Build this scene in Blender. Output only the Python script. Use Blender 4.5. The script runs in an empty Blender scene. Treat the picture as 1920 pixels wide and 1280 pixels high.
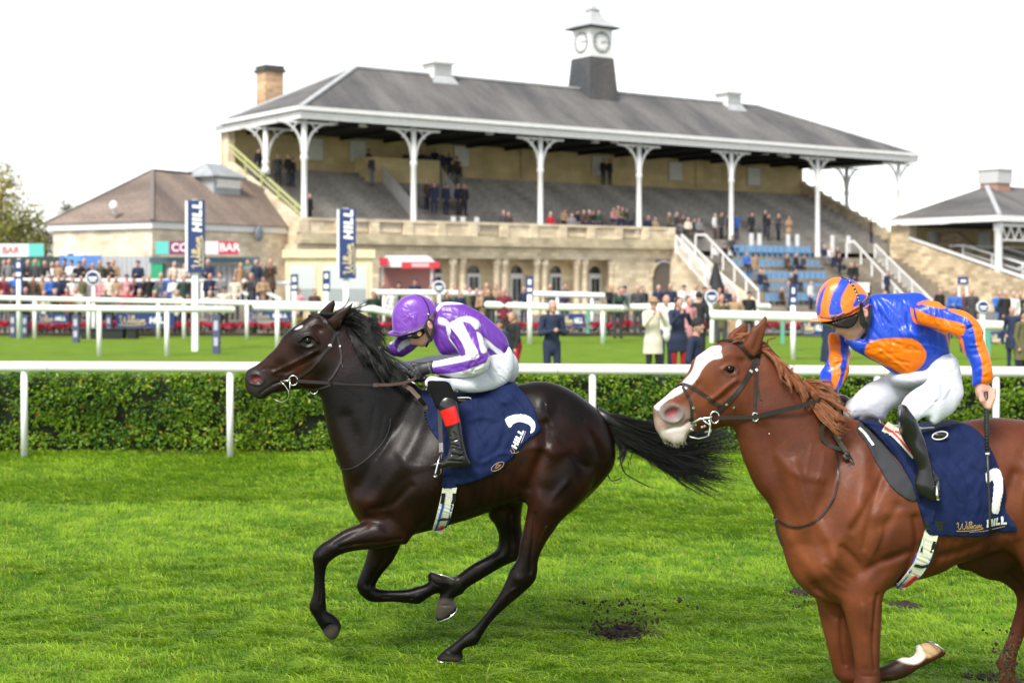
import bpy, math, random
import numpy as np
from mathutils import Vector, Matrix
C = bpy.context.scene
COL = C.collection
R = math.radians

# ------------------------------------------------------------------ camera
CAMH = 2.15; FPX = 2800.0; HOR = 524.0       # focal length and horizon in pixels of the 1920 px wide picture
cam_d = bpy.data.cameras.new('camera')
cam = bpy.data.objects.new('camera', cam_d); COL.objects.link(cam)
cam.location = (0, 0, CAMH); cam.rotation_euler = (R(90), 0, 0)
cam_d.sensor_width = 36.0; cam_d.lens = 36.0 * FPX / 1920.0
cam_d.shift_y = -(640.0 - HOR) / 1920.0
cam_d.clip_start = 0.5; cam_d.clip_end = 2000
cam_d.dof.use_dof = True; cam_d.dof.focus_distance = 7.9; cam_d.dof.aperture_fstop = 2.7
C.camera = cam

# ------------------------------------------------------------------ world, sun, exposure
SUN_EL, SUN_AZ = R(48), R(207)               # azimuth measured clockwise from +Y
w = bpy.data.worlds.new('World'); C.world = w; w.use_nodes = True
nt = w.node_tree; nt.nodes.clear()
sky = nt.nodes.new('ShaderNodeTexSky'); sky.sky_type = 'NISHITA'; sky.sun_disc = False
sky.sun_elevation = SUN_EL; sky.sun_rotation = SUN_AZ; sky.dust_density = 0.6; sky.air_density = 1.0; sky.ozone_density = 1.0
hs = nt.nodes.new('ShaderNodeHueSaturation'); hs.inputs['Saturation'].default_value = 0.22
bgn = nt.nodes.new('ShaderNodeBackground'); bgn.inputs['Strength'].default_value = 0.12
wo = nt.nodes.new('ShaderNodeOutputWorld')
nt.links.new(sky.outputs[0], hs.inputs['Color']); nt.links.new(hs.outputs[0], bgn.inputs['Color']); nt.links.new(bgn.outputs[0], wo.inputs['Surface'])
sd = bpy.data.lights.new('sun', 'SUN'); sd.energy = 2.3; sd.angle = R(20); sd.color = (1.0, 0.95, 0.87)
sun = bpy.data.objects.new('sun', sd); COL.objects.link(sun)
dirv = Vector((math.sin(SUN_AZ) * math.cos(SUN_EL), math.cos(SUN_AZ) * math.cos(SUN_EL), math.sin(SUN_EL)))
sun.rotation_euler = dirv.to_track_quat('Z', 'Y').to_euler()
C.view_settings.view_transform = 'Standard'; C.view_settings.look = 'None'
C.view_settings.gamma = 1.0; C.view_settings.use_curve_mapping = False
C.view_settings.exposure = 1.08
C.render.engine = 'CYCLES'
C.cycles.use_denoising = True
C.cycles.max_bounces = 6; C.cycles.transparent_max_bounces = 12

# ------------------------------------------------------------------ helpers
rng = np.random.default_rng(7)
random.seed(7)
def P(px, py, Y):
 return Vector(((px - 960.0) * Y / FPX, Y, CAMH - (py - HOR) * Y / FPX))
def PX(px, Y): return (px - 960.0) * Y / FPX
def PZ(py, Y): return CAMH - (py - HOR) * Y / FPX
def YG(py): return CAMH * FPX / (py - HOR)    # distance of a ground point seen at that row
def crop(ox, oy, s, pts): return [(ox + a / s, oy + b / s) for a, b in pts]

def tag(o, label=None, cat=None, group=None, kind=None):
 if label: o['label'] = label
 if cat: o['category'] = cat
 if group: o['group'] = group
 if kind: o['kind'] = kind
 return o
def empty(name, loc, label=None, cat=None, group=None, rz=0):
 o = bpy.data.objects.new(name, None); COL.objects.link(o); o.location = loc; o.rotation_euler = (0, 0, rz)
 o.empty_display_size = 0.1
 return tag(o, label, cat, group)
def link(name, me, parent=None, mats=(), loc=None, rz=0):
 o = bpy.data.objects.new(name, me); COL.objects.link(o)
 for m in mats: me.materials.append(m)
 if loc is not None: o.location = loc
 if rz: o.rotation_euler = (0, 0, rz)
 if parent is not None:
  o.parent = parent
 return o
def np_mesh(name, V, F, smooth=True, mat_idx=None):
 """V (n,3), F (m,3|4) arrays"""
 me = bpy.data.meshes.new(name)
 V = np.asarray(V, np.float32); F = np.asarray(F, np.int32)
 n, k = F.shape
 me.vertices.add(len(V)); me.vertices.foreach_set('co', V.ravel())
 me.loops.add(n * k); me.loops.foreach_set('vertex_index', F.ravel())
 me.polygons.add(n); me.polygons.foreach_set('loop_start', np.arange(0, n * k, k, dtype=np.int32))
 me.polygons.foreach_set('loop_total', np.full(n, k, np.int32))
 if mat_idx is not None: me.polygons.foreach_set('material_index', np.asarray(mat_idx, np.int32))
 me.polygons.foreach_set('use_smooth', np.full(n, smooth, bool))
 me.update(calc_edges=True)
 return me
class MB:
 """collects boxes, tubes, prisms; builds one mesh"""
 def __init__(s): s.v = []; s.f = []; s.m = []; s.sm = []
 def add(s, V, F, m=0, smooth=False):
  b = len(s.v); s.v += [tuple(p) for p in V]; s.f += [tuple(b + i for i in f) for f in F]; s.m += [m] * len(F); s.sm += [smooth] * len(F); return s
 def box(s, a, b, m=0, rz=0, c=None):
  x0, y0, z0 = a; x1, y1, z1 = b
  V = [(x0,y0,z0),(x1,y0,z0),(x1,y1,z0),(x0,y1,z0),(x0,y0,z1),(x1,y0,z1),(x1,y1,z1),(x0,y1,z1)]
  if rz:
   c = c or ((x0+x1)/2, (y0+y1)/2); cs, sn = math.cos(rz), math.sin(rz)
   V = [(c[0]+(x-c[0])*cs-(y-c[1])*sn, c[1]+(x-c[0])*sn+(y-c[1])*cs, z) for x,y,z in V]
  return s.add(V, [(0,3,2,1),(4,5,6,7),(0,1,5,4),(1,2,6,5),(2,3,7,6),(3,0,4,7)], m)
 def beam(s, p, q, wx, wz, m=0, up=(0,0,1)):
  p = Vector(p); q = Vector(q); d = (q - p).normalized(); u = Vector(up)
  sx = d.cross(u)
  if sx.length < 1e-4: sx = d.cross(Vector((0,1,0)))
  sx.normalize(); sz = sx.cross(d)
  V = []
  for c in (p, q):
   for a, b in ((-1,-1),(1,-1),(1,1),(-1,1)): V.append(c + sx*a*wx/2 + sz*b*wz/2)
  return s.add(V, [(0,3,2,1),(4,5,6,7),(0,1,5,4),(1,2,6,5),(2,3,7,6),(3,0,4,7)], m)
 def tube(s, pts, rad, n=8, m=0, caps=True, flat=1.0, up=None):
  pts = [Vector(p) for p in pts]; N = len(pts)
  if not hasattr(rad, '__len__'): rad = [rad] * N
  prev = None; rings = []
  for i, p in enumerate(pts):
   t = (pts[min(i+1, N-1)] - pts[max(i-1, 0)])
   if t.length < 1e-9: t = Vector((0,0,1))
   t.normalize()
   if prev is None:
    a = Vector(up) if up else (Vector((0,0,1)) if abs(t.z) < .9 else Vector((1,0,0)))
    u = (a - t * a.dot(t)).normalized()
   else:
    u = (prev - t * prev.dot(t))
    u = u.normalized() if u.length > 1e-6 else prev
   prev = u; v = t.cross(u)
   rings.append([p + (u*math.cos(2*math.pi*j/n) + v*math.sin(2*math.pi*j/n)*flat) * rad[i] for j in range(n)])
  V = [q for r in rings for q in r]; F = []
  for i in range(N-1):
   for j in range(n):
    F.append((i*n+j, i*n+(j+1)%n, (i+1)*n+(j+1)%n, (i+1)*n+j))
  s.add(V, F, m, True)
  if caps:
   b = len(s.v) - len(V)
   s.f.append(tuple(b + j for j in range(n))[::-1]); s.m.append(m); s.sm.append(False)
   s.f.append(tuple(b + (N-1)*n + j for j in range(n))); s.m.append(m); s.sm.append(False)
  return s
 def lathe(s, c, prof, n=16, m=0, smooth=True):
  """prof: (radius, z) from bottom to top about centre c"""
  V = []; F = []
  for r, z in prof:
   for j in range(n):
    a = 2*math.pi*j/n; V.append((c[0]+r*math.cos(a), c[1]+r*math.sin(a), c[2]+z))
  for i in range(len(prof)-1):
   for j in range(n): F.append((i*n+j, i*n+(j+1)%n, (i+1)*n+(j+1)%n, (i+1)*n+j))
  F.append(tuple(range(n))[::-1]); F.append(tuple((len(prof)-1)*n+j for j in range(n)))
  return s.add(V, F, m, smooth)
 def ball(s, c, r, n=12, m=0, sc=(1,1,1)):
  V = []; F = []; k = n//2
  for i in range(k+1):
   th = math.pi*i/k
   for j in range(n):
    a = 2*math.pi*j/n
    V.append((c[0]+r*sc[0]*math.sin(th)*math.cos(a), c[1]+r*sc[1]*math.sin(th)*math.sin(a), c[2]+r*sc[2]*math.cos(th)))
  for i in range(k):
   for j in range(n): F.append((i*n+j, (i+1)*n+j, (i+1)*n+(j+1)%n, i*n+(j+1)%n))
  return s.add(V, F, m, True)
 def prism(s, poly, d, m=0):
  """poly: 3D points (planar), d: extrusion vector"""
  n = len(poly); d = Vector(d); A = [Vector(p) for p in poly]
  V = A + [p + d for p in A]
  F = [tuple(range(n)), tuple(range(2*n-1, n-1, -1))] + [(i, i+n, (i+1)%n+n, (i+1)%n) for i in range(n)]
  return s.add(V, F, m)
 def xf(s, M):
  s.v = [tuple(M @ Vector(p)) for p in s.v]; return s
 def build(s, name, mats, parent=None, loc=None, rz=0, smooth_all=None):
  me = bpy.data.meshes.new(name); me.from_pydata(s.v, [], s.f)
  if not isinstance(mats, (list, tuple)): mats = [mats]
  for m_ in mats: me.materials.append(m_)
  me.polygons.foreach_set('material_index', s.m)
  me.polygons.foreach_set('use_smooth', s.sm if smooth_all is None else [smooth_all]*len(s.f))
  me.update()
  o = bpy.data.objects.new(name, me); COL.objects.link(o)
  if loc is not None: o.location = loc
  if rz: o.rotation_euler = (0,0,rz)
  if parent is not None: o.parent = parent
  return o
def local(o, root):
 """mesh object built in world space -> expressed relative to the root empty/object"""
 M = root.matrix_basis.copy(); q = root.parent
 while q: M = q.matrix_basis @ M; q = q.parent
 M = M.inverted()
 o.data.transform(M); o.parent = root
 return o
def copy_tree(o, parent=None):
 c = o.copy(); COL.objects.link(c)
 if parent is not None: c.parent = parent
 for ch in [x for x in bpy.data.objects if x.parent == o]: copy_tree(ch, c)
 return c

# ------------------------------------------------------------------ materials
MATS = {}
def mat(name, col, rough=0.6, metal=0.0, spec=0.5, noise=None, bump=None, coat=0.0, sheen=0.0, trans=0.0, attr=None, objcol=False, emit=None, sub=0.0):
 """noise=(scale, amount, detail) colour mottling; bump=(scale, strength, distance)"""
 if name in MATS: return MATS[name]
 m = bpy.data.materials.new(name); m.use_nodes = True; t = m.node_tree; N = t.nodes; L = t.links
 b = N['Principled BSDF']
 b.inputs['Base Color'].default_value = (*col, 1); b.inputs['Roughness'].default_value = rough
 b.inputs['Metallic'].default_value = metal; b.inputs['Specular IOR Level'].default_value = spec
 b.inputs['Coat Weight'].default_value = coat; b.inputs['Coat Roughness'].default_value = 0.25
 b.inputs['Sheen Weight'].default_value = sheen; b.inputs['Transmission Weight'].default_value = trans
 if sub: b.inputs['Subsurface Weight'].default_value = sub; b.inputs['Subsurface Radius'].default_value = (.02,.008,.004); 
 if emit: b.inputs['Emission Color'].default_value = (*emit[0], 1); b.inputs['Emission Strength'].default_value = emit[1]
 src = None
 if attr:
  a = N.new('ShaderNodeAttribute'); a.attribute_name = attr; src = a.outputs['Color']
 if objcol:
  a = N.new('ShaderNodeObjectInfo'); src = a.outputs['Color']
 tc = N.new('ShaderNodeTexCoord')
 if noise:
  nz = N.new('ShaderNodeTexNoise'); nz.inputs['Scale'].default_value = noise[0]; nz.inputs['Detail'].default_value = noise[2] if len(noise) > 2 else 4
  L.new(tc.outputs['Object'], nz.inputs['Vector'])
  mr = N.new('ShaderNodeMapRange'); mr.inputs['From Min'].default_value = .3; mr.inputs['From Max'].default_value = .7
  mr.inputs['To Min'].default_value = 1 - noise[1]; mr.inputs['To Max'].default_value = 1 + noise[1]
  L.new(nz.outputs['Fac'], mr.inputs['Value'])
  mx = N.new('ShaderNodeVectorMath'); mx.operation = 'SCALE'
  if src is None: mx.inputs[0].default_value = col
  else: L.new(src, mx.inputs[0])
  L.new(mr.outputs[0], mx.inputs['Scale']); src = mx.outputs[0]
 if src is not None: L.new(src, b.inputs['Base Color'])
 if bump:
  nb = N.new('ShaderNodeTexNoise'); nb.inputs['Scale'].default_value = bump[0]; nb.inputs['Detail'].default_value = 3
  L.new(tc.outputs['Object'], nb.inputs['Vector'])
  bp = N.new('ShaderNodeBump'); bp.inputs['Strength'].default_value = bump[1]; bp.inputs['Distance'].default_value = bump[2]
  L.new(nb.outputs['Fac'], bp.inputs['Height']); L.new(bp.outputs[0], b.inputs['Normal'])
 MATS[name] = m
 return m

# ------------------------------------------------------------------ implicit modelling (silhouette inflation + surface nets)
def spline(pts, n=5, closed=True):
 """Catmull-Rom through pts"""
 A = np.asarray(pts, float); N = len(A); out = []
 rngi = range(N) if closed else range(N - 1)
 for i in rngi:
  if closed: p0, p1, p2, p3 = A[(i-1) % N], A[i], A[(i+1) % N], A[(i+2) % N]
  else: p0, p1, p2, p3 = A[max(i-1, 0)], A[i], A[i+1], A[min(i+2, N-1)]
  for j in range(n):
   t = j / n
   out.append(0.5 * ((2*p1) + (p2-p0)*t + (2*p0-5*p1+4*p2-p3)*t*t + (3*p1-p0-3*p2+p3)*t**3))
 if not closed: out.append(A[-1])
 return np.array(out)
def seg_dist(X, Z, poly, closed=True):
 d = np.full(X.shape, 1e9); N = len(poly)
 for i in range(N if closed else N - 1):
  a = poly[i]; b = poly[(i+1) % N]; e = b - a; L2 = (e**2).sum() + 1e-12
  t = np.clip(((X-a[0])*e[0] + (Z-a[1])*e[1]) / L2, 0, 1)
  d = np.minimum(d, (X-a[0]-t*e[0])**2 + (Z-a[1]-t*e[1])**2)
 return np.sqrt(d)
def inside(X, Z, poly):
 c = np.zeros(X.shape, bool); N = len(poly)
 for i in range(N):
  a = poly[i]; b = poly[(i+1) % N]
  cond = (a[1] > Z) != (b[1] > Z)
  xi = (b[0]-a[0]) * (Z-a[1]) / (b[1]-a[1] + 1e-12) + a[0]
  c ^= cond & (X < xi)
 return c
def blur(A, s):
 r = int(3*s) + 1; k = np.exp(-np.arange(-r, r+1)**2 / (2*s*s)); k /= k.sum()
 B = np.pad(A, r, mode='edge')
 B = sum(k[i] * B[i:i+A.shape[0], :] for i in range(2*r+1))
 return sum(k[i] * B[:, i:i+A.shape[1]] for i in range(2*r+1))
def idw(X, Z, ctrl, p=3):
 """ctrl: (x, z, value) smooth scattered interpolation"""
 num = np.zeros(X.shape); den = np.zeros(X.shape)
 for x, z, v in ctrl:
  w_ = 1.0 / (((X-x)**2 + (Z-z)**2) ** (p/2) + 1e-5); num += w_*v; den += w_
 return num / den
class Grid:
 def __init__(s, lo, hi, h):
  s.h = h; s.lo = np.array(lo, float)
  s.n = np.ceil((np.array(hi) - s.lo) / h).astype(int) + 1
  s.x = s.lo[0] + np.arange(s.n[0])*h; s.y = s.lo[1] + np.arange(s.n[1])*h; s.z = s.lo[2] + np.arange(s.n[2])*h
  s.D = np.full(tuple(s.n), 0.5, np.float32)
  s.ID = None
 def rngs(s, lo, hi):
  a = np.clip(np.floor((np.array(lo)-s.lo)/s.h).astype(int), 0, s.n-1); b = np.clip(np.ceil((np.array(hi)-s.lo)/s.h).astype(int)+1, 1, s.n)
  return tuple(slice(i, j) for i, j in zip(a, b))
 def merge(s, sl, d, k=0.02, ident=None):
  D = s.D[sl]
  if ident is not None:
   if s.ID is None: s.ID = np.zeros(tuple(s.n), np.int8)
   I = s.ID[sl]; I[d < D] = ident
  if k > 0:
   hh = np.maximum(k - np.abs(D - d), 0) / k
   s.D[sl] = np.minimum(D, d) - hh*hh*k*0.25
  else: s.D[sl] = np.minimum(D, d)
 def sub(s, sl, d, k=0.01):
  D = s.D[sl]; hh = np.maximum(k - np.abs(D + d), 0) / k
  s.D[sl] = np.maximum(D, -d) + hh*hh*k*0.25
 def ell(s, c, r, k=0.02, rot=None, ident=None, subtract=False):
  """ellipsoid, rot = 3x3 rows of local axes"""
  m = max(r) + k + 3*s.h; c = np.array(c, float)
  sl = s.rngs(c - m, c + m)
  X = s.x[sl[0]][:, None, None]-c[0]; Y = s.y[sl[1]][None, :, None]-c[1]; Z = s.z[sl[2]][None, None, :]-c[2]
  if rot is not None:
   R_ = np.array(rot); A = R_[0][0]*X+R_[0][1]*Y+R_[0][2]*Z; B = R_[1][0]*X+R_[1][1]*Y+R_[1][2]*Z; G = R_[2][0]*X+R_[2][1]*Y+R_[2][2]*Z
  else: A, B, G = X+0*Y+0*Z, Y+0*X+0*Z, Z+0*X+0*Y
  k0 = np.sqrt((A/r[0])**2 + (B/r[1])**2 + (G/r[2])**2); k1 = np.sqrt((A/r[0]**2)**2 + (B/r[1]**2)**2 + (G/r[2]**2)**2) + 1e-9
  d = (k0*(k0-1)/k1).astype(np.float32)
  if subtract: s.sub(sl, d, k)
  else: s.merge(sl, d, k, ident)
 def cone(s, a, b, ra, rb, k=0.02, ident=None, flat=None):
  """rounded cone from a to b; flat=(axis vector, factor) squashes across that axis"""
  a = np.array(a, float); b = np.array(b, float); m = max(ra, rb) + k + 3*s.h
  sl = s.rngs(np.minimum(a, b)-m, np.maximum(a, b)+m)
  X = s.x[sl[0]][:, None, None]; Y = s.y[sl[1]][None, :, None]; Z = s.z[sl[2]][None, None, :]
  e = b-a; L2 = (e**2).sum()+1e-12
  t = np.clip(((X-a[0])*e[0]+(Y-a[1])*e[1]+(Z-a[2])*e[2])/L2, 0, 1)
  dx = X-a[0]-t*e[0]; dy = Y-a[1]-t*e[1]; dz = Z-a[2]-t*e[2]
  if flat is not None:
   u = np.array(flat[0], float); u /= np.linalg.norm(u); q = dx*u[0]+dy*u[1]+dz*u[2]; g = (1/flat[1]-1)*q
   dx = dx+g*u[0]; dy = dy+g*u[1]; dz = dz+g*u[2]
  d = (np.sqrt(dx*dx+dy*dy+dz*dz) - (ra+(rb-ra)*t)).astype(np.float32)
  s.merge(sl, d, k, ident)
 def chain(s, pts, rad, k=0.02, ident=None, flat=None):
  for i in range(len(pts)-1): s.cone(pts[i], pts[i+1], rad[i], rad[i+1], k, ident, flat)
 def mesh(s, iso=0.0):
  D = s.D - iso
  D[0], D[-1], D[:, 0], D[:, -1], D[:, :, 0], D[:, :, -1] = .1, .1, .1, .1, .1, .1
  S = D < 0
  nx, ny, nz = D.shape
  occ = S[:-1, :-1, :-1].astype(np.uint8)
  cnt = np.zeros((nx-1, ny-1, nz-1), np.uint8)
  for i in (0, 1):
   for j in (0, 1):
    for k in (0, 1): cnt += S[i:nx-1+i, j:ny-1+j, k:nz-1+k]
  act = (cnt > 0) & (cnt < 8)
  idx = np.argwhere(act); n = len(idx)
  vid = np.full(act.shape, -1, np.int32); vid[act] = np.arange(n)
  vals = {}
  for i in (0, 1):
   for j in (0, 1):
    for k in (0, 1): vals[(i, j, k)] = D[idx[:, 0]+i, idx[:, 1]+j, idx[:, 2]+k].astype(np.float64)
  acc = np.zeros((n, 3)); c = np.zeros(n)
  cs = list(vals)
  for a in cs:
   for ax in range(3):
    if a[ax] == 0:
     b = list(a); b[ax] = 1; b = tuple(b)
     va, vb = vals[a], vals[b]; m = (va < 0) != (vb < 0)
     t = np.where(m, va/np.where(m, va-vb, 1), 0)
     p = np.tile(np.array(a, float), (n, 1)); p[:, ax] = t
     acc += p*m[:, None]; c += m
  V = s.lo + (idx + acc/c[:, None])*s.h
  F = []
  for ax in range(3):
   o1, o2 = [(1, 2), (2, 0), (0, 1)][ax]
   sl0 = [slice(1, -1)]*3; sl1 = [slice(1, -1)]*3
   sl0[ax] = slice(0, -1); sl1[ax] = slice(1, None)
   A = S[tuple(sl0)]; B = S[tuple(sl1)]
   for flip, M in ((False, A & ~B), (True, ~A & B)):
    q = np.argwhere(M)
    if not len(q): continue
    off = np.ones(3, int); off[ax] = 0
    q = q + off
    def vv(d1, d2):
     r = q.copy(); r[:, o1] -= d1; r[:, o2] -= d2
     return vid[r[:, 0], r[:, 1], r[:, 2]]
    f = np.stack([vv(1, 1), vv(0, 1), vv(0, 0), vv(1, 0)], 1)
    F.append(f[:, ::-1] if flip else f)
  return V, np.concatenate(F)
 def sample(s, A, V):
  i = np.clip(np.round((V-s.lo)/s.h).astype(int), 0, s.n-1); return A[i[:, 0], i[:, 1], i[:, 2]]

class Slab:
 """a shape inflated from its side outline. poly: (x, z) metres; k: thickness ratio (const or [(x,z,v)...]); y0 likewise"""
 def __init__(s, g, poly, k=1.0, y0=0.0, smooth=True, wmax=None, sub=5, blurc=1.5):
  poly = spline(poly, sub) if smooth else np.array(poly, float)
  s.poly = poly; h = g.h; pad = 0.16
  lo = poly.min(0)-pad; hi = poly.max(0)+pad
  s.sx = slice(max(0, int((lo[0]-g.lo[0])/h)), min(g.n[0], int((hi[0]-g.lo[0])/h)+2))
  s.sz = slice(max(0, int((lo[1]-g.lo[2])/h)), min(g.n[2], int((hi[1]-g.lo[2])/h)+2))
  X, Z = np.meshgrid(g.x[s.sx], g.z[s.sz], indexing='ij'); s.X, s.Z = X, Z
  ins = inside(X, Z, poly); dd = seg_dist(X, Z, poly); s.s = np.where(ins, dd, -dd)
  # Poisson thickness
  u = np.where(ins, dd*0.5, 0.0); par = (np.add.outer(np.arange(X.shape[0]), np.arange(X.shape[1])) % 2).astype(bool)
  m = ins.copy(); m[0] = m[-1] = False; m[:, 0] = m[:, -1] = False
  M0 = m & par; M1 = m & ~par; om = 1.9
  L = min(max(X.shape), 240)
  om = 2/(1+math.sin(math.pi/L*1.3))
  for it in range(int(L*1.1)):
   for M in (M0, M1):
    nb = np.zeros_like(u); nb[1:-1, 1:-1] = (u[2:, 1:-1]+u[:-2, 1:-1]+u[1:-1, 2:]+u[1:-1, :-2])*.25
    u = np.where(M, u + om*(nb + .5*h*h - u), u)
  w_ = np.where(ins, dd**2, 0) + 1e-12
  Rr = (u + dd**2)/(2*dd+1e-6)
  Rm = blur(Rr*w_, 3)/blur(w_, 3)
  Rm = np.maximum(Rm, dd*ins)
  mi = ins.astype(float); R0 = (blur(Rm*mi, 9)+1e-4*.08)/(blur(mi, 9)+1e-4)
  Rm = np.where(ins, Rm, np.maximum(R0, .012))
  U = np.where(ins, dd*(2*Rm-dd), -dd*2*Rm - dd**2)
  if blurc: Ub = blur(U, blurc); wt = np.clip(s.s/(3*h), 0, 1); U = U*(1-wt)+Ub*wt
  kk = idw(X, Z, k) if hasattr(k, '__len__') else k
  U = U*np.where(ins, kk**2, 1)
  if wmax is not None:   # soft limit of half width
   wm = idw(X, Z, wmax) if hasattr(wmax, '__len__') else wmax
   hh = np.sqrt(np.maximum(U, 0)); hh = wm*np.tanh(hh/wm)
   U = np.where(ins, hh**2, U)
  s.U = U
  s.y0 = idw(X, Z, y0) if hasattr(y0, '__len__') else np.full(X.shape, float(y0))
  s.rel = np.zeros(X.shape)
  s.gu = np.sqrt(sum(q**2 for q in np.gradient(U, h)))
 def hgt(s): return np.sqrt(np.maximum(s.U, 0))
 def relief(s, line, w_, amt, closed=False):
  """raise (amt>0) or groove (amt<0) along a polyline in x,z"""
  L = spline(line, 4, closed) if len(line) > 2 else np.array(line, float)
  d = seg_dist(s.X, s.Z, L, closed); s.rel += amt*np.exp(-(d/w_)**2)
 def bump(s, c, r, amt, ang=0, flatp=2):
  ca, sa = math.cos(ang), math.sin(ang); dx = s.X-c[0]; dz = s.Z-c[1]
  a = (dx*ca+dz*sa)/r[0]; b = (-dx*sa+dz*ca)/r[1]
  s.rel += amt*np.exp(-(a*a+b*b)**(flatp/2))
 def d(s, g, grow=0.0, ypad=0.08, relw=1.0):
  h = s.hgt(); lo = (s.y0-h).min()-ypad; hi = (s.y0+h).max()+ypad
  j0 = max(0, int((lo-g.lo[1])/g.h)); j1 = min(g.n[1], int((hi-g.lo[1])/g.h)+2)
  Y = g.y[j0:j1][None, :, None]-s.y0[:, None, :]
  F = Y*Y - s.U[:, None, :]
  G = np.sqrt(4*Y*Y + s.gu[:, None, :]**2) + 1e-3
  D = F/G
  edge = np.clip(s.s/0.05, 0, 1)[:, None, :]
  D = D - (s.rel*relw)[:, None, :]*edge - grow
  return (s.sx, slice(j0, j1), s.sz), D.astype(np.float32)
 def at(s, x, z, A=None):
  A = s.hgt() if A is None else A
  i = int(round(np.clip((x-s.X[0, 0])/(s.X[1, 0]-s.X[0, 0]), 0, A.shape[0]-1))); j = int(round(np.clip((z-s.Z[0, 0])/(s.Z[0, 1]-s.Z[0, 0]), 0, A.shape[1]-1)))
  return A[i, j]
def vcol(me, V, colfun):
 a = me.color_attributes.new('Col', 'FLOAT_COLOR', 'POINT'); c = np.ones((len(V), 4), np.float32); c[:, :3] = colfun
 a.data.foreach_set('color', c.ravel())
def surf_y(g, x, z, side=-1, off=0.0):
 """first surface met coming from the near (-1) or far (+1) side of the field"""
 i = int(np.clip(round((x-g.lo[0])/g.h), 0, g.n[0]-1)); k = int(np.clip(round((z-g.lo[2])/g.h), 0, g.n[2]-1))
 col = g.D[i, :, k] - off
 j = np.where(col < 0)[0]
 if not len(j): return None
 if side < 0:
  j = j[0]
  if j == 0: return g.y[0]
  a, b = col[j-1], col[j]; return g.y[j-1] + g.h*a/(a-b)
 j = j[-1]; a, b = col[j], col[min(j+1, g.n[1]-1)]
 return g.y[j] + g.h*(a/(a-b) if a != b else 0)

# ------------------------------------------------------------------ horses
def coat_mat(name, rough, coat_w, nscale=220):
 m = mat(name, (1, 1, 1), rough=rough, attr='Col', noise=(14, 0.16, 6), coat=coat_w, spec=.12 if coat_w else .22)
 t = m.node_tree; N = t.nodes; L = t.links; b = N['Principled BSDF']
 tc = N.new('ShaderNodeTexCoord')
 mp = N.new('ShaderNodeMapping'); mp.inputs['Scale'].default_value = (1, 1, 1)
 L.new(tc.outputs['Object'], mp.inputs['Vector'])
 def nz(sc, det):
  n = N.new('ShaderNodeTexNoise'); n.inputs['Scale'].default_value = sc; n.inputs['Detail'].default_value = det; L.new(mp.outputs[0], n.inputs['Vector']); return n
 a = nz(9, 4); c = nz(nscale, 2); ms = N.new('ShaderNodeTexNoise'); ms.inputs['Scale'].default_value = 22; ms.inputs['Detail'].default_value = 3; ms.inputs['Distortion'].default_value = 1.5
 L.new(mp.outputs[0], ms.inputs['Vector'])
 def bump(src, st, dist, prev=None):
  bp = N.new('ShaderNodeBump'); bp.inputs['Strength'].default_value = st; bp.inputs['Distance'].default_value = dist
  L.new(src, bp.inputs['Height'])
  if prev: L.new(prev.outputs[0], bp.inputs['Normal'])
  return bp
 b1 = bump(a.outputs['Fac'], .25, .010); b2 = bump(ms.outputs['Fac'], .4, .004, b1); b3 = bump(c.outputs['Fac'], .5, .0015, b2)
 L.new(b3.outputs[0], b.inputs['Normal'])
 mr = N.new('ShaderNodeMapRange'); mr.inputs['To Min'].default_value = rough-.06; mr.inputs['To Max'].default_value = rough+.12
 L.new(ms.outputs['Fac'], mr.inputs['Value']); L.new(mr.outputs[0], b.inputs['Roughness'])
 return m
def hairmat(name, col, rough=.42): return mat(name, col, rough=rough, noise=(40, .35, 3), spec=.5)
def strands(mb, guides, count, rad=.0012, spread=.02, jit=.01, nseg=10, n=3, tmin=.6, m=0, gen=None, clump=14):
 """guides: list of polylines (each a list of 3D points); strands interpolate between neighbouring guides"""
 r_ = gen or rng
 G = [spline(g, 6, False) for g in guides]
 def samp(g, t):
  k = t*(len(g)-1); i = min(int(k), len(g)-2); f = k-i; return g[i]*(1-f)+g[i+1]*f
 for c_ in range(count):
  if c_ % clump == 0:
   u = r_.random()*(len(G)-1); i = min(int(u), len(G)-2) if len(G) > 1 else 0; f = u-i
   L0 = tmin+(1-tmin)*r_.random(); oc = r_.normal(0, 1, 3)*spread; ph = r_.random()*6.28; fr = 2+3*r_.random(); am = jit*r_.random()*1.2
   oc2 = r_.normal(0, 1, 3)*jit*1.5; cw = r_.uniform(.4, 1.3)
  L = L0*r_.uniform(.85, 1.0); od = r_.normal(0, 1, 3)*spread*.42*cw; o = oc; o2 = oc2+r_.normal(0, 1, 3)*jit*.18
  pts = []
  for s_ in range(nseg):
   t = s_/(nseg-1)*L
   p = samp(G[i], t)*(1-f) + samp(G[min(i+1, len(G)-1)], t)*f
   q = t**.8
   p = p + o*(.25+.75*q) + od*(.35+1.1*math.sin(min(1, t*1.15)*math.pi)*.8) + o2*q*q + np.array([math.sin(ph+fr*t*3), math.cos(ph*1.7+fr*t*3), math.sin(ph*2.3+fr*t*3)])*am*t
   pts.append(Vector(p))
  mb.tube(pts, [rad*(1-.75*(k/(nseg-1))**2) for k in range(nseg)], n=n, m=m, caps=False)
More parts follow.
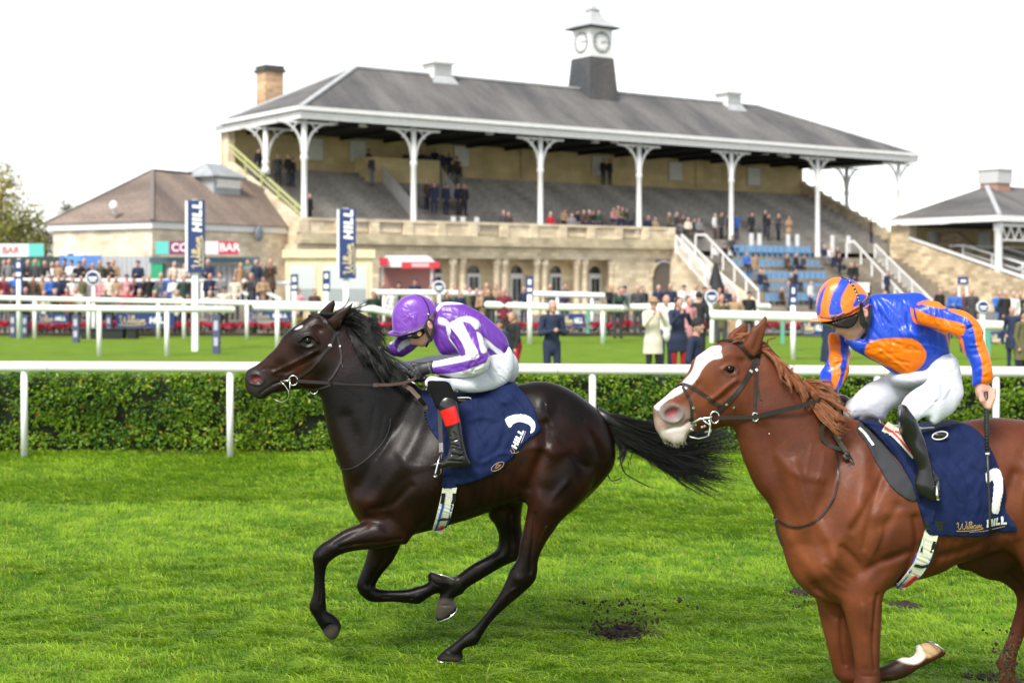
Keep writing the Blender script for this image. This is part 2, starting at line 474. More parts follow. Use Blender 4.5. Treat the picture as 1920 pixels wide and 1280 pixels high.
def ribbon(mb, pts, wid, thick, nrm=(0, -1, 0), m=0, closed=False):
 """flat strap along pts lying on a surface of normal nrm (single or per point)"""
 pts = [Vector(p) for p in pts]; N = len(pts); V = []; F = []
 if not hasattr(nrm[0], '__len__'): nrm = [nrm]*N
 for i, p in enumerate(pts):
  a = pts[(i-1) % N] if (closed or i > 0) else p; b = pts[(i+1) % N] if (closed or i < N-1) else p
  t = (b-a).normalized(); n_ = Vector(nrm[i]); n_ = (n_-t*n_.dot(t)).normalized(); s_ = t.cross(n_)
  w_ = wid[i] if hasattr(wid, '__len__') else wid
  V += [p-s_*w_/2, p+s_*w_/2, p+s_*w_/2+n_*thick, p-s_*w_/2+n_*thick]
 for i in range(N if closed else N-1):
  a = 4*i; b = 4*((i+1) % N)
  for j in range(4): F.append((a+j, b+j, b+(j+1) % 4, a+(j+1) % 4))
 if not closed: F += [(3, 2, 1, 0), tuple(4*(N-1)+j for j in range(4))]
 return mb.add(V, F, m, False)
def cv(pts, Y): return [(PX(a, Y), PZ(b, Y)) for a, b in pts]
def on_surf(g, pts, Y, off=.004, side=-1, sub=6, fallback=None):
 """px polyline -> 3D points lying on the near surface of field g (with normals)"""
 S = spline([(a, b) for a, b in pts], sub, False) if len(pts) > 2 else np.array([np.array(pts[0])*(1-t)+np.array(pts[1])*t for t in np.linspace(0, 1, 8)])
 out = []; nr = []; last = fallback
 for a, b in S:
  x, z = PX(a, Y), PZ(b, Y); y = surf_y(g, x, z, side)
  if y is None: y = last if last is not None else Y
  last = y; out.append([x, y, z])
 out = np.array(out)
 ys = out[:, 1].copy()
 for i in range(1, len(ys)-1): out[i, 1] = (ys[i-1]+2*ys[i]+ys[i+1])/4
 e = .012
 for x, y, z in out:
  q = [surf_y(g, x+dx, z+dz, side) for dx, dz in ((e, 0), (-e, 0), (0, e), (0, -e))]
  if None in q: nr.append((0, side, 0))
  else:
   n_ = Vector((-(q[0]-q[1])/(2*e)*side*-1, side, -(q[2]-q[3])/(2*e)*side*-1)); n_ = Vector(((q[0]-q[1])/(2*e), -1, (q[2]-q[3])/(2*e))) if side < 0 else Vector((-(q[0]-q[1])/(2*e), 1, -(q[2]-q[3])/(2*e)))
   nr.append(tuple(n_.normalized()))
 pts3 = [Vector(p)+Vector(n_)*off for p, n_ in zip(out, nr)]
 return pts3, nr

def eyeball(parent, g, px, py, Y, r, name='eye', bury=.35):
 x, z = PX(px, Y), PZ(py, Y); y = surf_y(g, x, z)
 mb = MB(); mb.ball((x, y+r*bury, z), r, 20)
 o = mb.build(name, mat('eye_black', (.003,.002,.0015), rough=.04, spec=.25)); local(o, parent); return o

class HorseField: pass

def horse_dark():
 Y = 8.4; H = 0.007
 root = empty('racehorse', (PX(860, Y), Y, 0), 'dark bay racehorse with black mane and flying tail leading at full gallop', 'horse')
 g = Grid((PX(440, Y-.3), Y-.42, -.02), (PX(1175, Y), Y+.42, PZ(545, Y)), H)
 c = lambda pts: cv(pts, Y)
 X_ = lambda a: PX(a, Y); Z_ = lambda b: PZ(b, Y)
 K = lambda L: [(X_(a), Z_(b), v) for a, b, v in L]
 # trunk and neck
 tr = [(640,598),(668,622),(700,655),(735,690),(770,715),(805,735),(845,745),(890,748),(935,738),(972,721),(1010,714.5),(1042,719),(1075,734),(1105,755),(1130,777),(1143,800),(1152,825),(1154.5,850),
          (1150,875),(1136,895),(1117,917),(1096,938),(1070,960),(1040,965),(1010,950),(985,940),(950,948),(917,959),(880,972),(850,981),(812,992),(775,1001),(745,1008),(715,1003),(693,990),(677,980),(666,966),(658,950),(651,932),(645,908),(641,885),(632,862),
          (621,832),(613,800),(606.5,768),(602,748),(596,735),(590,715),(600,680),(612,640)]
 T = Slab(g, c(tr), k=K([(640,640,.5),(650,740,.55),(700,790,.62),(740,900,.82),(800,900,.88),(900,870,.92),(1000,850,.95),(1080,840,.9),(1130,850,.8),(680,950,.8),(760,760,.5),(830,770,.62),(1000,740,.8)]), y0=Y,
             wmax=K([(640,640,.13),(650,740,.17),(740,900,.27),(800,900,.31),(900,870,.33),(1000,850,.33),(1080,840,.32),(1130,850,.26),(760,760,.15)]))
 rl = lambda L, w_, a: T.relief(c(L), w_*1.2, a*.85)
 rl([(655,780),(680,850),(672,915)], .035, -.012)            # jugular groove
 rl([(775,745),(745,800),(712,850),(678,905)], .03, -.016)   # front of shoulder
 rl([(800,770),(770,840),(728,905),(700,945)], .035, .012)   # spine of the shoulder blade
 rl([(845,800),(842,880),(822,950),(790,985)], .028, -.015)  # behind the shoulder
 rl([(700,945),(740,935),(775,900)], .018, -.012)
 rl([(735,960),(760,990)], .02, -.010)
 T.bump((X_(790), Z_(915)), (.14, .11), .028, R(60)); T.bump((X_(690), Z_(935)), (.07,.07), .022)
 rl([(992,905),(1003,870),(1018,835),(1022,790)], .026, -.024)   # flank
 rl([(975,900),(955,850),(965,800)], .03, -.008)
 T.bump((X_(1024), Z_(752)), (.035,.045), .016)                    # hip bone
 rl([(1024,755),(1030,790),(1060,835)], .018, .008)
 rl([(1035,800),(1075,850),(1098,868)], .016, -.009)
 rl([(1088,785),(1112,825),(1124,868),(1105,905)], .018, -.010)
 rl([(1105,905),(1075,930),(1048,955)], .018, -.008)
 T.bump((X_(1020), Z_(895)), (.06,.05), .014, R(50))
 for i in range(7):                                             # ribs, faint
  a = 880+i*17; rl([(a, 880),(a-7,930),(a-22,960)], .010, -.0022)
 for L in ([(690,830),(700,800),(706,760)],[(700,842),(716,812),(722,775)],[(712,852),(728,830),(740,800)],[(676,812),(680,780),(682,750)]): rl(L, .008, -.003)
 g.merge(*T.d(g), k=0)
 # head
 hd = [(608,590),(596,587),(581,592),(562,605),(545,617),(531,629),(523,643),(515,654),(503,665),(491.6,676),(479,685),(466,692.5),(459.5,700),(458,711),(460,722),(463.5,733.5),(470,740),(480,746),(489,748.5),(498,746.5),(508,739),(527,735),(548,731),(565,729.5),(582,733),(598,737),
          (615,733),(631,718),(641,695),(645,668),(644,638),(637,610),(624,596)]
 Hd = Slab(g, c(hd), k=K([(470,720,1.0),(500,710,.82),(540,690,.78),(580,640,.85),(610,660,.72),(620,620,.7),(600,720,.6)]), y0=Y,
              wmax=K([(470,720,.055),(490,715,.058),(520,695,.062),(550,665,.085),(575,640,.108),(610,660,.105),(620,710,.10),(560,715,.07),(620,610,.1)]))
 hr = lambda L, w_, a: Hd.relief(c(L), w_, a)
 hr([(600,655),(575,668),(545,683),(515,697)], .008, .007)     # facial crest
 hr([(600,664),(572,682),(540,697)], .012, -.006)
 hr([(543,712),(520,717),(502,727),(488,738)], .0055, -.011)   # mouth
 hr([(470,696),(500,690),(520,690)], .008, -.003)
 hr([(640,655),(643,690),(628,718),(600,731)], .010, .004)
 Hd.bump((X_(581), Z_(637)), (.030,.024), -.007)                 # eye socket
 hr([(566,638),(574,630),(584,627.5),(594,632),(600,640)], .007, .010)
 hr([(568,644),(580,650),(594,646)], .006, .005)
 Hd.bump((X_(600), Z_(618)), (.022,.018), -.009)                 # hollow above the eye
 hr([(585,612),(598,606),(611,612)], .007, .004)
 Hd.bump((X_(620), Z_(690)), (.07,.075), .008)
 hr([(520,660),(505,680),(497,690)], .008, -.003)
 for L in ([(560,690),(545,700),(530,702),(515,700)],[(545,700),(535,710)],[(580,680),(560,690)]): hr(L, .004, .003)
 # nostril rim
 nn = [(468,710),(470,702),(478,699),(488,701),(496,707),(497,714),(490,720),(480,719),(471,716)]
 Hd.relief(c(nn), .0065, .008, closed=True)
 g.merge(*Hd.d(g), k=.022)
 # legs
 NF, FF, NH, FH = -.13, .13, -.15, .15
 def leg(pts, off, k=.8, wm=None, yt=None, kk=.04, det=(), bumps=()):
  yy = Y+off
  y0 = [(PX(a, yy), PZ(b, yy), Y+o) for a, b, o in yt] if yt else yy
  S = Slab(g, cv(pts, yy), k=k, y0=y0, wmax=wm, sub=4)
  for L, w_, a in det: S.relief(cv(L, yy), w_, a*1.4)
  for p, r_, a, an in bumps: S.bump((PX(p[0], yy), PZ(p[1], yy)), r_, a, an)
  g.merge(*S.d(g, ypad=.05), k=kk); return S
 leg([(715,950),(735,962),(677,981),(647,991.5),(620,1008),(602,1019),(590,1032),(586.5,1045),(589,1060),(590,1085),(588,1110),(582,1128),(581,1140),(587,1151),(595,1165),(603,1178),(611,1190),(619,1197),(628,1197),(636,1187),(640,1172),(635,1160),(624,1150),(614,1144),(612,1132),(611.5,1110),(610,1085),(613,1062),(622,1049),(642,1037),(672,1031),(710,1028),(745,1022),(762,1020),(770,1007),(785,985),(790,950),(760,920),(730,925)],
  NF, k=.78, yt=[(740,980,-.10),(700,1000,-.13),(600,1040,-.15),(590,1100,-.15),(620,1180,-.14)],
  det=[([(755,1008),(715,1012),(670,1016),(640,1022)], .010, -.006),([(690,985),(660,1000),(630,1016)], .012, -.004),([(604,1060),(604,1095),(602,1125)], .0045, -.006),([(594,1062),(594,1100)], .006,.002),([(606,1178),(616,1168),(634,1164)],.004,-.005)],
  bumps=[((598,1038),(.025,.028),.008,0),((614,1046),(.010,.012),.006,0),((592,1141),(.02,.016),.004,0),((761,1012),(.02,.025),.012,0)])
 leg([(730,960),(706,985),(690,1030),(685,1050),(677,1072),(670.5,1088),(669,1101),(675,1114),(690,1126),(707,1129),(735,1128),(765,1130),(785,1131.5),(797,1124),(812,1114),(830,1105),(845,1094),(851,1087),(842,1081),(826,1077),(810,1071.5),(802,1078),(803,1089),(793,1096),(780,1099),(768,1103),(745,1105.5),(720,1105.5),(706,1102),(705,1094),(716,1076),(733,1056),(746,1034),(756,1010),(775,975)],
  FF, k=.8, yt=[(730,980,.10),(690,1060,.14),(700,1120,.14),(780,1115,.13)],
  det=[([(724,1040),(705,1070),(692,1095)], .010, -.006),([(715,1117),(750,1118),(775,1119)], .0045, -.005),([(808,1085),(822,1094),(838,1098)],.004,-.005)], bumps=[((684,1104),(.03,.025),.006,0),((785,1115),(.018,.018),.005,0)])
 leg([(1000,900),(992,915),(991,940),(987,965),(981,995),(975,1015),(970.5,1045),(956,1068),(951,1082),(941,1104),(922,1135),(893,1171),(870,1190),(846,1209),(835,1217),(822,1229),(819,1235),(826,1239),(845,1240.5),(861,1240.5),(868,1232),(867,1220),(874,1214),(887,1211),(898,1203),(905,1190),(922,1165),(950,1137),(980,1112),(1001,1091),(1007,1075),(1010,1047),(1022,1020),(1036,999),(1052,977),(1085,945),(1110,900),(1080,850),(1040,860)],
  NH, k=K([(1040,920,.9),(1010,1000,.8),(980,1080,.62),(920,1150,.72),(860,1220,.85)]), yt=[(1060,900,-.11),(1010,980,-.14),(980,1080,-.15),(850,1230,-.14)], kk=.05,
  det=[([(1003,960),(1000,1000),(996,1035),(994,1070)], .010, -.009),([(988,960),(984,1000)], .014, .006),([(1025,985),(1010,1025),(1003,1065)], .006, .006),([(985,1095),(950,1125),(915,1162),(898,1190)], .0045, -.007),([(975,1095),(940,1120),(905,1160)], .006, .003),([(838,1217),(852,1224),(867,1224)],.0035,-.005)],
  bumps=[((972,1082),(.025,.035),.008,R(60)),((892,1195),(.02,.02),.005,0),((1008,925),(.04,.05),.012,0)])
 leg([(930,900),(916,960),(927,980),(935,1003),(931,1027),(914,1041),(885,1057),(856,1079),(838,1098),(826,1115),(820,1131),(817,1150),(819,1161),(826,1163),(840,1157),(852,1147),(856,1139),(853,1128),(851,1121),(858,1116),(868,1111),(876,1101),(902,1085),(935,1065),(965,1051),(992,1046),(1000,1030),(992,1010),(981,1000),(977,975),(979,950),(985,900)],
  FH, k=.8, yt=[(950,950,.11),(940,1030,.14),(840,1120,.14)],
  det=[([(955,960),(957,1000),(958,1035)], .010, -.008),([(945,1055),(905,1075),(875,1095)], .0045, -.005),([(820,1132),(836,1131),(852,1131)],.0035,-.006)], bumps=[((935,1040),(.03,.025),.007,0),((866,1100),(.02,.02),.004,0)])
 # ears
 def ear(pts, off, kk, tilt=0):
  yy = Y+off; S = Slab(g, cv(pts, yy), k=.55, y0=yy, sub=4)
  S.relief(cv([(sum(p[0] for p in pts)/len(pts), sum(p[1] for p in pts)/len(pts)), pts[len(pts)//2]], yy), .008, -.006); g.merge(*S.d(g, ypad=.03), k=kk)
 ear([(612,600),(617,597),(623,592),(635,582),(652,573.5),(663,565),(659,578),(651,591),(642,605),(632,618),(622,615)], -.055, .012)
 ear([(592,600),(598,587),(611,573),(619,566),(627,562),(628.5,573),(625,584),(628,595),(615,602)], .05, .012)
 # nostril hole
 yn = surf_y(g, X_(482), Z_(709)); g.ell((X_(481.5), yn-.001, Z_(709)), (.027,.016,.019), k=.005, rot=[(.95,0,.3),(0,1,0),(-.3,0,.95)], subtract=True)
 hf = HorseField(); hf.g = g; hf.Y = Y; hf.root = root
 D0 = g.D.copy()
 V, F = g.mesh(); g.D = D0
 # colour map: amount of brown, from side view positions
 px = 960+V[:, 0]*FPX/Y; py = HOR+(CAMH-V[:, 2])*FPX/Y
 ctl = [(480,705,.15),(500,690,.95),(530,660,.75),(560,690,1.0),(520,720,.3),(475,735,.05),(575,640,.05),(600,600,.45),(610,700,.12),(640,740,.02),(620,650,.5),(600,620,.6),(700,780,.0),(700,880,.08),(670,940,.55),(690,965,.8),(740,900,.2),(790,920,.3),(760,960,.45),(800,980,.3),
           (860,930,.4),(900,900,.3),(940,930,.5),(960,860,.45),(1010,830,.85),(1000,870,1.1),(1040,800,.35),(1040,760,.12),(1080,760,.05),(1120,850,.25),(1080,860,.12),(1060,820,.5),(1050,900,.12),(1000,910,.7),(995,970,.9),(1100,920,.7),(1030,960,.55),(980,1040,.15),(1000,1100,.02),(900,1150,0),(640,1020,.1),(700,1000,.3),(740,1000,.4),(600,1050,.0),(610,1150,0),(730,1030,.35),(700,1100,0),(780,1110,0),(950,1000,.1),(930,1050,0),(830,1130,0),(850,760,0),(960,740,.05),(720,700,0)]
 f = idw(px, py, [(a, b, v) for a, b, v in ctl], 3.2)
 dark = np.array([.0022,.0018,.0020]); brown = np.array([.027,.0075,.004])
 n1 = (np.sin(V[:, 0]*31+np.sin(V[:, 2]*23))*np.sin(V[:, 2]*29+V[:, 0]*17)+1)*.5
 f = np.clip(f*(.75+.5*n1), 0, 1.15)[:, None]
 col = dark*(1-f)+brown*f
 def blend(mask, c_, w_): 
  nonlocal col
  mm = np.clip(mask, 0, 1)[:, None]*w_; col = col*(1-mm)+np.array(c_)*mm
 def polymask(poly, soft=1.5):
  poly = spline(poly, 4); i_ = inside(px, py, poly); d_ = seg_dist(px, py, poly); return np.clip(np.where(i_, d_, -d_)/soft*.5+.5, 0, 1)
 near = V[:, 1] < Y
 blend(polymask([(555,617),(562,612),(569,609.5),(569,613),(562,616)], 1.2), (.6,.58,.56), 1)
 blend(polymask([(463,700),(475,692),(500,697),(505,712),(520,715),(500,735),(490,748),(470,742),(458,722)], 12), (.030,.026,.027), .8)
 blend(polymask([(471,711),(474,704),(482,701),(490,703),(494,709),(490,714),(482,716),(475,715)], 3), (.11,.03,.034), 1)
 for hp in ([(603,1180),(612,1168),(637,1160),(645,1180),(628,1202)],[(800,1068),(815,1068),(856,1086),(845,1100),(832,1092),(812,1088)],[(816,1132),(854,1131),(860,1140),(830,1168),(812,1160)],[(815,1236),(838,1216),(868,1221),(870,1244),(825,1244)]):
  blend(polymask(hp, 3), (.055,.045,.038), .9)
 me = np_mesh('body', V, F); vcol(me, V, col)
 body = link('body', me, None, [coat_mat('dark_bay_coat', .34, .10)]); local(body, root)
 # eyes
 e = eyeball(root, g, 581, 638, Y, .024, bury=.5)
 mb = MB(); mb.ball((X_(581)+.002, 2*Y-surf_y(g, X_(581), Z_(638))-.006, Z_(638)), .021, 14); local(mb.build('eye', MATS['eye_black']), root)
 # mane
 hm = hairmat('black_hair', (.0065,.006,.006), .38); r1 = np.random.default_rng(3)
 def gd(L): return [Vector((PX(a, Y+o), Y+o, PZ(b, Y+o))) for a, b, o in L]
 mb = MB()
 G = [gd([(636,598,-.01),(650,588,-.03),(668,590,-.05),(685,600,-.06),(700,622,-.07)]),
         gd([(644,606,-.01),(662,592,-.05),(690,606,-.09),(706,630,-.11),(712,655,-.11)]),
         gd([(655,615,-.01),(675,610,-.07),(700,625,-.11),(718,655,-.12),(722,685,-.12)]),
         gd([(668,628,-.01),(690,635,-.09),(715,660,-.13),(728,690,-.13),(745,708,-.12)]),
         gd([(690,650,-.01),(712,665,-.1),(735,690,-.14),(750,708,-.14),(768,716,-.12)]),
         gd([(715,675,-.01),(735,690,-.1),(755,706,-.14),(772,715,-.14),(790,722,-.12)])]
 strands(mb, G, 800, rad=.0016, spread=.018, jit=.022, nseg=11, gen=r1, tmin=.5)
 G2 = [gd([(644,604,0),(655,625,-.08),(668,655,-.11),(682,690,-.12)]), gd([(662,622,0),(678,650,-.09),(692,680,-.12),(706,712,-.13)]),
          gd([(690,650,0),(705,675,-.1),(718,700,-.13),(735,722,-.14)]), gd([(725,682,0),(740,700,-.1),(752,716,-.13),(770,735,-.13)])]
 strands(mb, G2, 600, rad=.0018, spread=.014, jit=.012, nseg=8, gen=r1, tmin=.45)
 # windblown tufts and forelock
 G3 = [gd([(612,592,0),(632,590,-.02),(652,582,-.03),(668,574,-.03),(683,566,-.02)]), gd([(618,590,0),(640,596,-.03),(660,590,-.05),(682,583,-.06),(700,590,-.06)]), gd([(630,590,0),(650,585,-.03),(672,578,-.04),(690,580,-.04),(702,600,-.04)])]
 strands(mb, G3, 240, rad=.0012, spread=.010, jit=.03, nseg=12, gen=r1, tmin=.4)
 G4 = [gd([(690,600,-.06),(703,606,-.07),(712,618,-.07),(711,640,-.07)]), gd([(700,625,-.07),(712,632,-.08),(716,648,-.08),(708,665,-.08)]), gd([(730,690,-.1),(745,705,-.12),(757,712,-.12),(764,708,-.12)])]
 strands(mb, G4, 120, rad=.0012, spread=.02, jit=.03, nseg=8, gen=r1, tmin=.5)
 G5 = [gd([(598,590,0),(606,588,-.02),(618,590,-.04),(630,596,-.05)]), gd([(600,596,0),(612,592,-.03),(626,588,-.04),(642,584,-.04)])]
 strands(mb, G5, 120, rad=.0014, spread=.006, jit=.006, nseg=6, gen=r1)
 local(mb.build('mane', hm), root)
 # tail
 mb = MB(); t0 = (1128,780)
 def tg(L): return [Vector((PX(a, Y+o), Y+o, PZ(b, Y+o))) for a, b, o in L]
 T_ = [tg([(1128,777,0),(1160,783,0),(1200,796,.02),(1250,806,.05),(1300,806,.08),(1345,796,.1),(1375,800,.1)]),
          tg([(1130,782,0),(1160,792,0),(1205,812,.02),(1255,828,.05),(1310,828,.08),(1350,820,.1),(1385,822,.1)]),
          tg([(1132,788,0),(1162,802,0),(1205,826,.02),(1255,850,.04),(1310,858,.06),(1355,860,.07),(1392,868,.07)]),
          tg([(1134,794,0),(1162,812,0),(1200,836,.01),(1245,862,.03),(1295,884,.05),(1345,898,.05),(1386,900,.05)]),
          tg([(1136,800,0),(1160,820,0),(1190,836,.0),(1230,858,.02),(1275,890,.03),(1320,915,.03),(1355,935,.03)])]
 strands(mb, T_, 2400, rad=.0016, spread=.018, jit=.035, nseg=13, gen=r1, tmin=.6, clump=5)
 T2 = [tg([(1140,810,0),(1158,830,0),(1165,845,0),(1160,860,-.01),(1152,868,-.01)]), tg([(1140,805,0),(1162,826,0),(1176,840,0),(1172,852,-.01),(1160,862,-.01)])]
 strands(mb, T2, 220, rad=.0017, spread=.008, jit=.012, nseg=8, gen=r1)
 for L in ([(1165,820,0),(1160,850,0),(1167,880,0),(1180,895,0),(1205,905,0),(1232,912,0),(1262,906,0)],[(1170,822,0),(1185,840,0),(1180,870,0),(1190,890,0),(1215,900,0)],[(1140,880,0),(1138,890,0),(1150,902,0),(1170,903,0),(1190,900,0)],[(1185,830,0),(1195,846,0),(1212,860,0),(1222,880,0),(1245,900,0)],[(1190,832,0),(1208,842,0),(1225,862,0),(1248,880,0),(1280,898,0)]):
  strands(mb, [tg(L), tg([(a+3, b-3, o) for a, b, o in L])], 16, rad=.0014, spread=.003, jit=.012, nseg=16, gen=r1)
 dock = MB()
 mb.tube(tg([(1118,772,0),(1140,786,0),(1165,800,0),(1195,815,.01)]), [.035,.036,.03,.016], 12)
 mb.tube(tg([(1135,790,0),(1165,808,0),(1205,826,.01),(1250,838,.04),(1300,845,.06)]), [.03,.04,.043,.03,.008], 12, flat=.5)
 local(mb.build('tail', hm), root)
 # shoes
 mm = mat('shoe_aluminium', (.7,.7,.7), .25, metal=1)
 def shoe(L, off): mb = MB(); mb.tube([Vector((PX(a, Y+off+o), Y+off+o, PZ(b, Y+off+o))) for a, b, o in L], .004, 6); local(mb.build('horseshoe', mm), root)
 shoe([(807,1071,0),(820,1075,-.04),(838,1080,-.055),(852,1087,-.03),(856,1089,0)], .13)
 shoe([(818,1162,0),(827,1164,-.03),(842,1158,-.055),(854,1147,-.05),(857,1139,-.02)], .15)
 shoe([(819,1236,0),(823,1240,-.03),(832,1241,-.045)], -.15)
 return hf

def horse_chestnut():
 Y = 6.8; H = 0.0068
 root = empty('racehorse', (PX(1750, Y), Y, 0), 'chestnut racehorse with broad white blaze galloping just behind the dark one', 'horse')
 g = Grid((PX(1205, Y-.25), Y-.40, -.02), (PX(2150, Y), Y+.40, PZ(575, Y)), H)
 c = lambda pts: cv(pts, Y)
 X_ = lambda a: PX(a, Y); Z_ = lambda b: PZ(b, Y)
 K = lambda L: [(X_(a), Z_(b), v) for a, b, v in L]
 tr = [(1425,640),(1455,662),(1485,698),(1515,732),(1550,762),(1590,782),(1630,792),(1680,800),(1740,800),(1801,791),(1832,785.5),(1871,783),(1920,787),(1985,797),(2050,825),(2100,870),(2125,930),(2120,990),(2085,1045),(2030,1075),(1960,1070),(1915,1050),(1885,1030),(1850,1036),(1820,1046),
          (1787,1056),(1765,1069),(1735,1080),(1690,1092),(1662,1102),(1610,1122),(1575,1130),(1545,1124),(1523,1118),(1502,1100),(1484,1077),(1472,1044),(1461,1002),(1452,969),(1439,942),(1416,912),(1401,879),(1390,850),(1381,815),(1372,795),(1368,760),(1385,700)]
 T = Slab(g, c(tr), k=K([(1420,700,.5),(1440,800,.52),(1500,900,.62),(1530,1040,.8),(1620,950,.85),(1750,950,.88),(1850,920,.9),(1980,920,.9),(2080,930,.8),(1600,820,.5)]), y0=Y,
             wmax=K([(1420,700,.13),(1450,800,.16),(1530,950,.23),(1530,1060,.25),(1640,960,.29),(1750,950,.31),(1980,900,.31),(1600,810,.14)]))
 rl = lambda L, w_, a: T.relief(c(L), w_, a*1.25)
 q = lambda L: crop(1300, 800, 2.666, L)
 rl([(1425,800),(1445,870),(1470,940),(1490,1010)], .035, -.014)
 rl(q([(1010,400),(900,520),(790,640),(690,790)]), .0, 0) if 0 else None
 rl([(1575,840),(1545,900),(1520,960),(1510,1010)], .035, -.012)
 rl([(1610,850),(1590,920),(1560,990),(1545,1040)], .04, .014)
 rl(q([(880,260),(800,380),(740,470)]), .022, -.008)
 rl(q([(960,360),(900,470),(870,600)]), .02, -.007)
 rl(q([(770,735),(850,655),(930,620),(1010,590)]), .02, -.014)
 rl(q([(760,730),(700,700),(640,640),(620,560)]), .025, -.010)
 rl(q([(590,760),(630,815),(700,860),(750,905)]), .016, -.016)
 rl(q([(540,610),(600,700),(680,770),(760,800)]), .03, -.008)
 rl(q([(470,600),(520,700),(590,790)]), .03, -.010)
 rl(q([(1050,420),(1060,540),(1020,680),(985,760)]), .022, -.016)
 rl(q([(1180,610),(1300,580),(1420,520),(1470,480)]), .022, -.010)
 rl([(1875,880),(1850,950),(1840,1010)], .03, -.016); rl([(1905,850),(1885,920),(1880,990)], .03, .012)
 rl([(1893,840),(1910,870),(1925,900)], .02, -.007)
 T.bump((X_(1615), Z_(1010)), (.10,.09), .020); T.bump((X_(1530), Z_(1060)), (.07,.06), .024); T.bump((X_(1580), Z_(960)), (.07,.12), .014, R(-20))
 T.bump((X_(1487), Z_(960)), (.05,.10), .012)
 rl([(1480,860),(1500,930),(1530,990),(1545,1030)], .02, .007)
 rl([(1640,880),(1610,950),(1600,1010)], .016, -.007); rl([(1560,1010),(1590,1040),(1600,1080)], .014, -.009); rl([(1535,1050),(1560,1075),(1590,1090)], .012, -.006); rl([(1450,850),(1480,880),(1530,890)], .02, .005); rl([(1560,870),(1545,930),(1530,960)], .012, -.005)
 for L in ([(1500,880),(1507,850),(1512,830)],[(1518,895),(1530,868),(1534,845)],[(1590,980),(1600,950),(1612,930)],[(1610,1030),(1625,1000),(1632,975)]): rl(L, .007, .0022)
 for i in range(7):
  a = 1710+i*20; rl([(a, 985),(a-8,1025),(a-20,1060)], .011, -.002)
 g.merge(*T.d(g), k=0)
 b = lambda L: crop(1220, 580, 5.3333, L)
 hd = b([(860,285),(760,290),(660,330),(600,372),(540,415),(460,470),(415,515),(400,560),(382,610),(335,690),(240,780),(150,868),(62,942),(28,975),(22,1020),(27,1060),(30,1110),(50,1200),(85,1255)]) + \
         [(1240,822),(1252,827),(1264,832),(1276,832),(1286,824),(1291,812),(1302,808),(1318,808),(1333,806),(1352,801),(1373,797),(1390,795),(1404,785),(1416,765),(1421,735),(1421,700),(1417,670),(1406,648)]
 Hd = Slab(g, c(hd), k=K([(1245,790,.85),(1290,760,.75),(1340,700,.8),(1380,740,.7),(1390,680,.7),(1260,820,.7)]), y0=Y,
              wmax=K([(1240,770,.058),(1260,815,.05),(1290,740,.07),(1330,680,.105),(1380,720,.112),(1400,760,.10),(1330,790,.06),(1390,650,.10)]))
 hr = lambda L, w_, a: Hd.relief(c(L), w_, a)
 hr(b([(830,690),(720,770),(640,850),(560,900)]), .009, .008); hr(b([(860,740),(740,830),(640,900)]), .012, -.007)
 hr(b([(360,1110),(300,1160),(230,1170),(150,1195)]), .006, -.011); hr(b([(400,1105),(360,1110)]), .006, -.01)
 hr([(1418,690),(1416,745),(1402,780),(1375,792)], .010, .005)
 Hd.bump((X_(1364), Z_(692)), (.032,.026), -.008)
 hr(b([(690,590),(730,560),(780,548),(830,565),(850,610)]), .0065, .011); hr(b([(700,610),(740,640),(800,645),(840,625)]), .006, .006)
 Hd.bump((X_(1388), Z_(676)), (.024,.02), -.010); hr(b([(700,470),(790,440),(880,470)]), .012, .004)
 Hd.bump((X_(1390), Z_(745)), (.06,.08), .009)
 hr(b([(480,720),(400,830),(340,900)]), .010, -.004)
 nn = b([(75,1010),(90,965),(150,942),(220,945),(280,970),(305,1020),(290,1080),(230,1115),(160,1105),(100,1060)])
 Hd.relief(c(nn), .0065, .010, closed=True)
 g.merge(*Hd.d(g), k=.024)
 def leg(pts, off, k=.8, yt=None, kk=.045, det=(), bumps=()):
  yy = Y+off; y0 = [(PX(a, yy), PZ(b_, yy), Y+o) for a, b_, o in yt] if yt else yy
  S = Slab(g, cv(pts, yy), k=k, y0=y0, sub=4)
  for L, w_, a in det: S.relief(cv(L, yy), w_, a*1.4)
  for p, r_, a, an in bumps: S.bump((PX(p[0], yy), PZ(p[1], yy)), r_, a, an)
  g.merge(*S.d(g, ypad=.05), k=kk); return S
 # far foreleg, folded
 leg([(1600,1040),(1545,1080),(1528,1112),(1531,1132),(1540,1170),(1551,1212),(1559,1245),(1564,1264),(1577,1279),(1600,1289),(1625,1284),(1650,1276),(1680,1270),(1700,1262),(1717,1250),(1735,1241),(1749,1234),(1767,1225),(1770,1218),(1756,1207),(1738,1201.5),(1723,1204),(1714,1208),(1714,1220),(1705,1229),(1690,1229),(1675,1235),(1652,1247),(1630,1252),(1612,1246),(1606,1220),(1604,1160),(1610,1110)],
  .11, k=.85, yt=[(1590,1080,.08),(1580,1150,.10),(1590,1270,.11),(1700,1245,.08)], det=[([(1570,1150),(1572,1200),(1580,1240)], .008, -.007),([(1530,1125),(1560,1150)], .012, -.005),([(1625,1266),(1670,1255)], .005, -.005),([(1717,1213),(1732,1218),(1745,1226)], .004,-.007)],
  bumps=[((1582,1268),(.04,.03),.010,0),((1600,1118),(.05,.05),.008,0)])
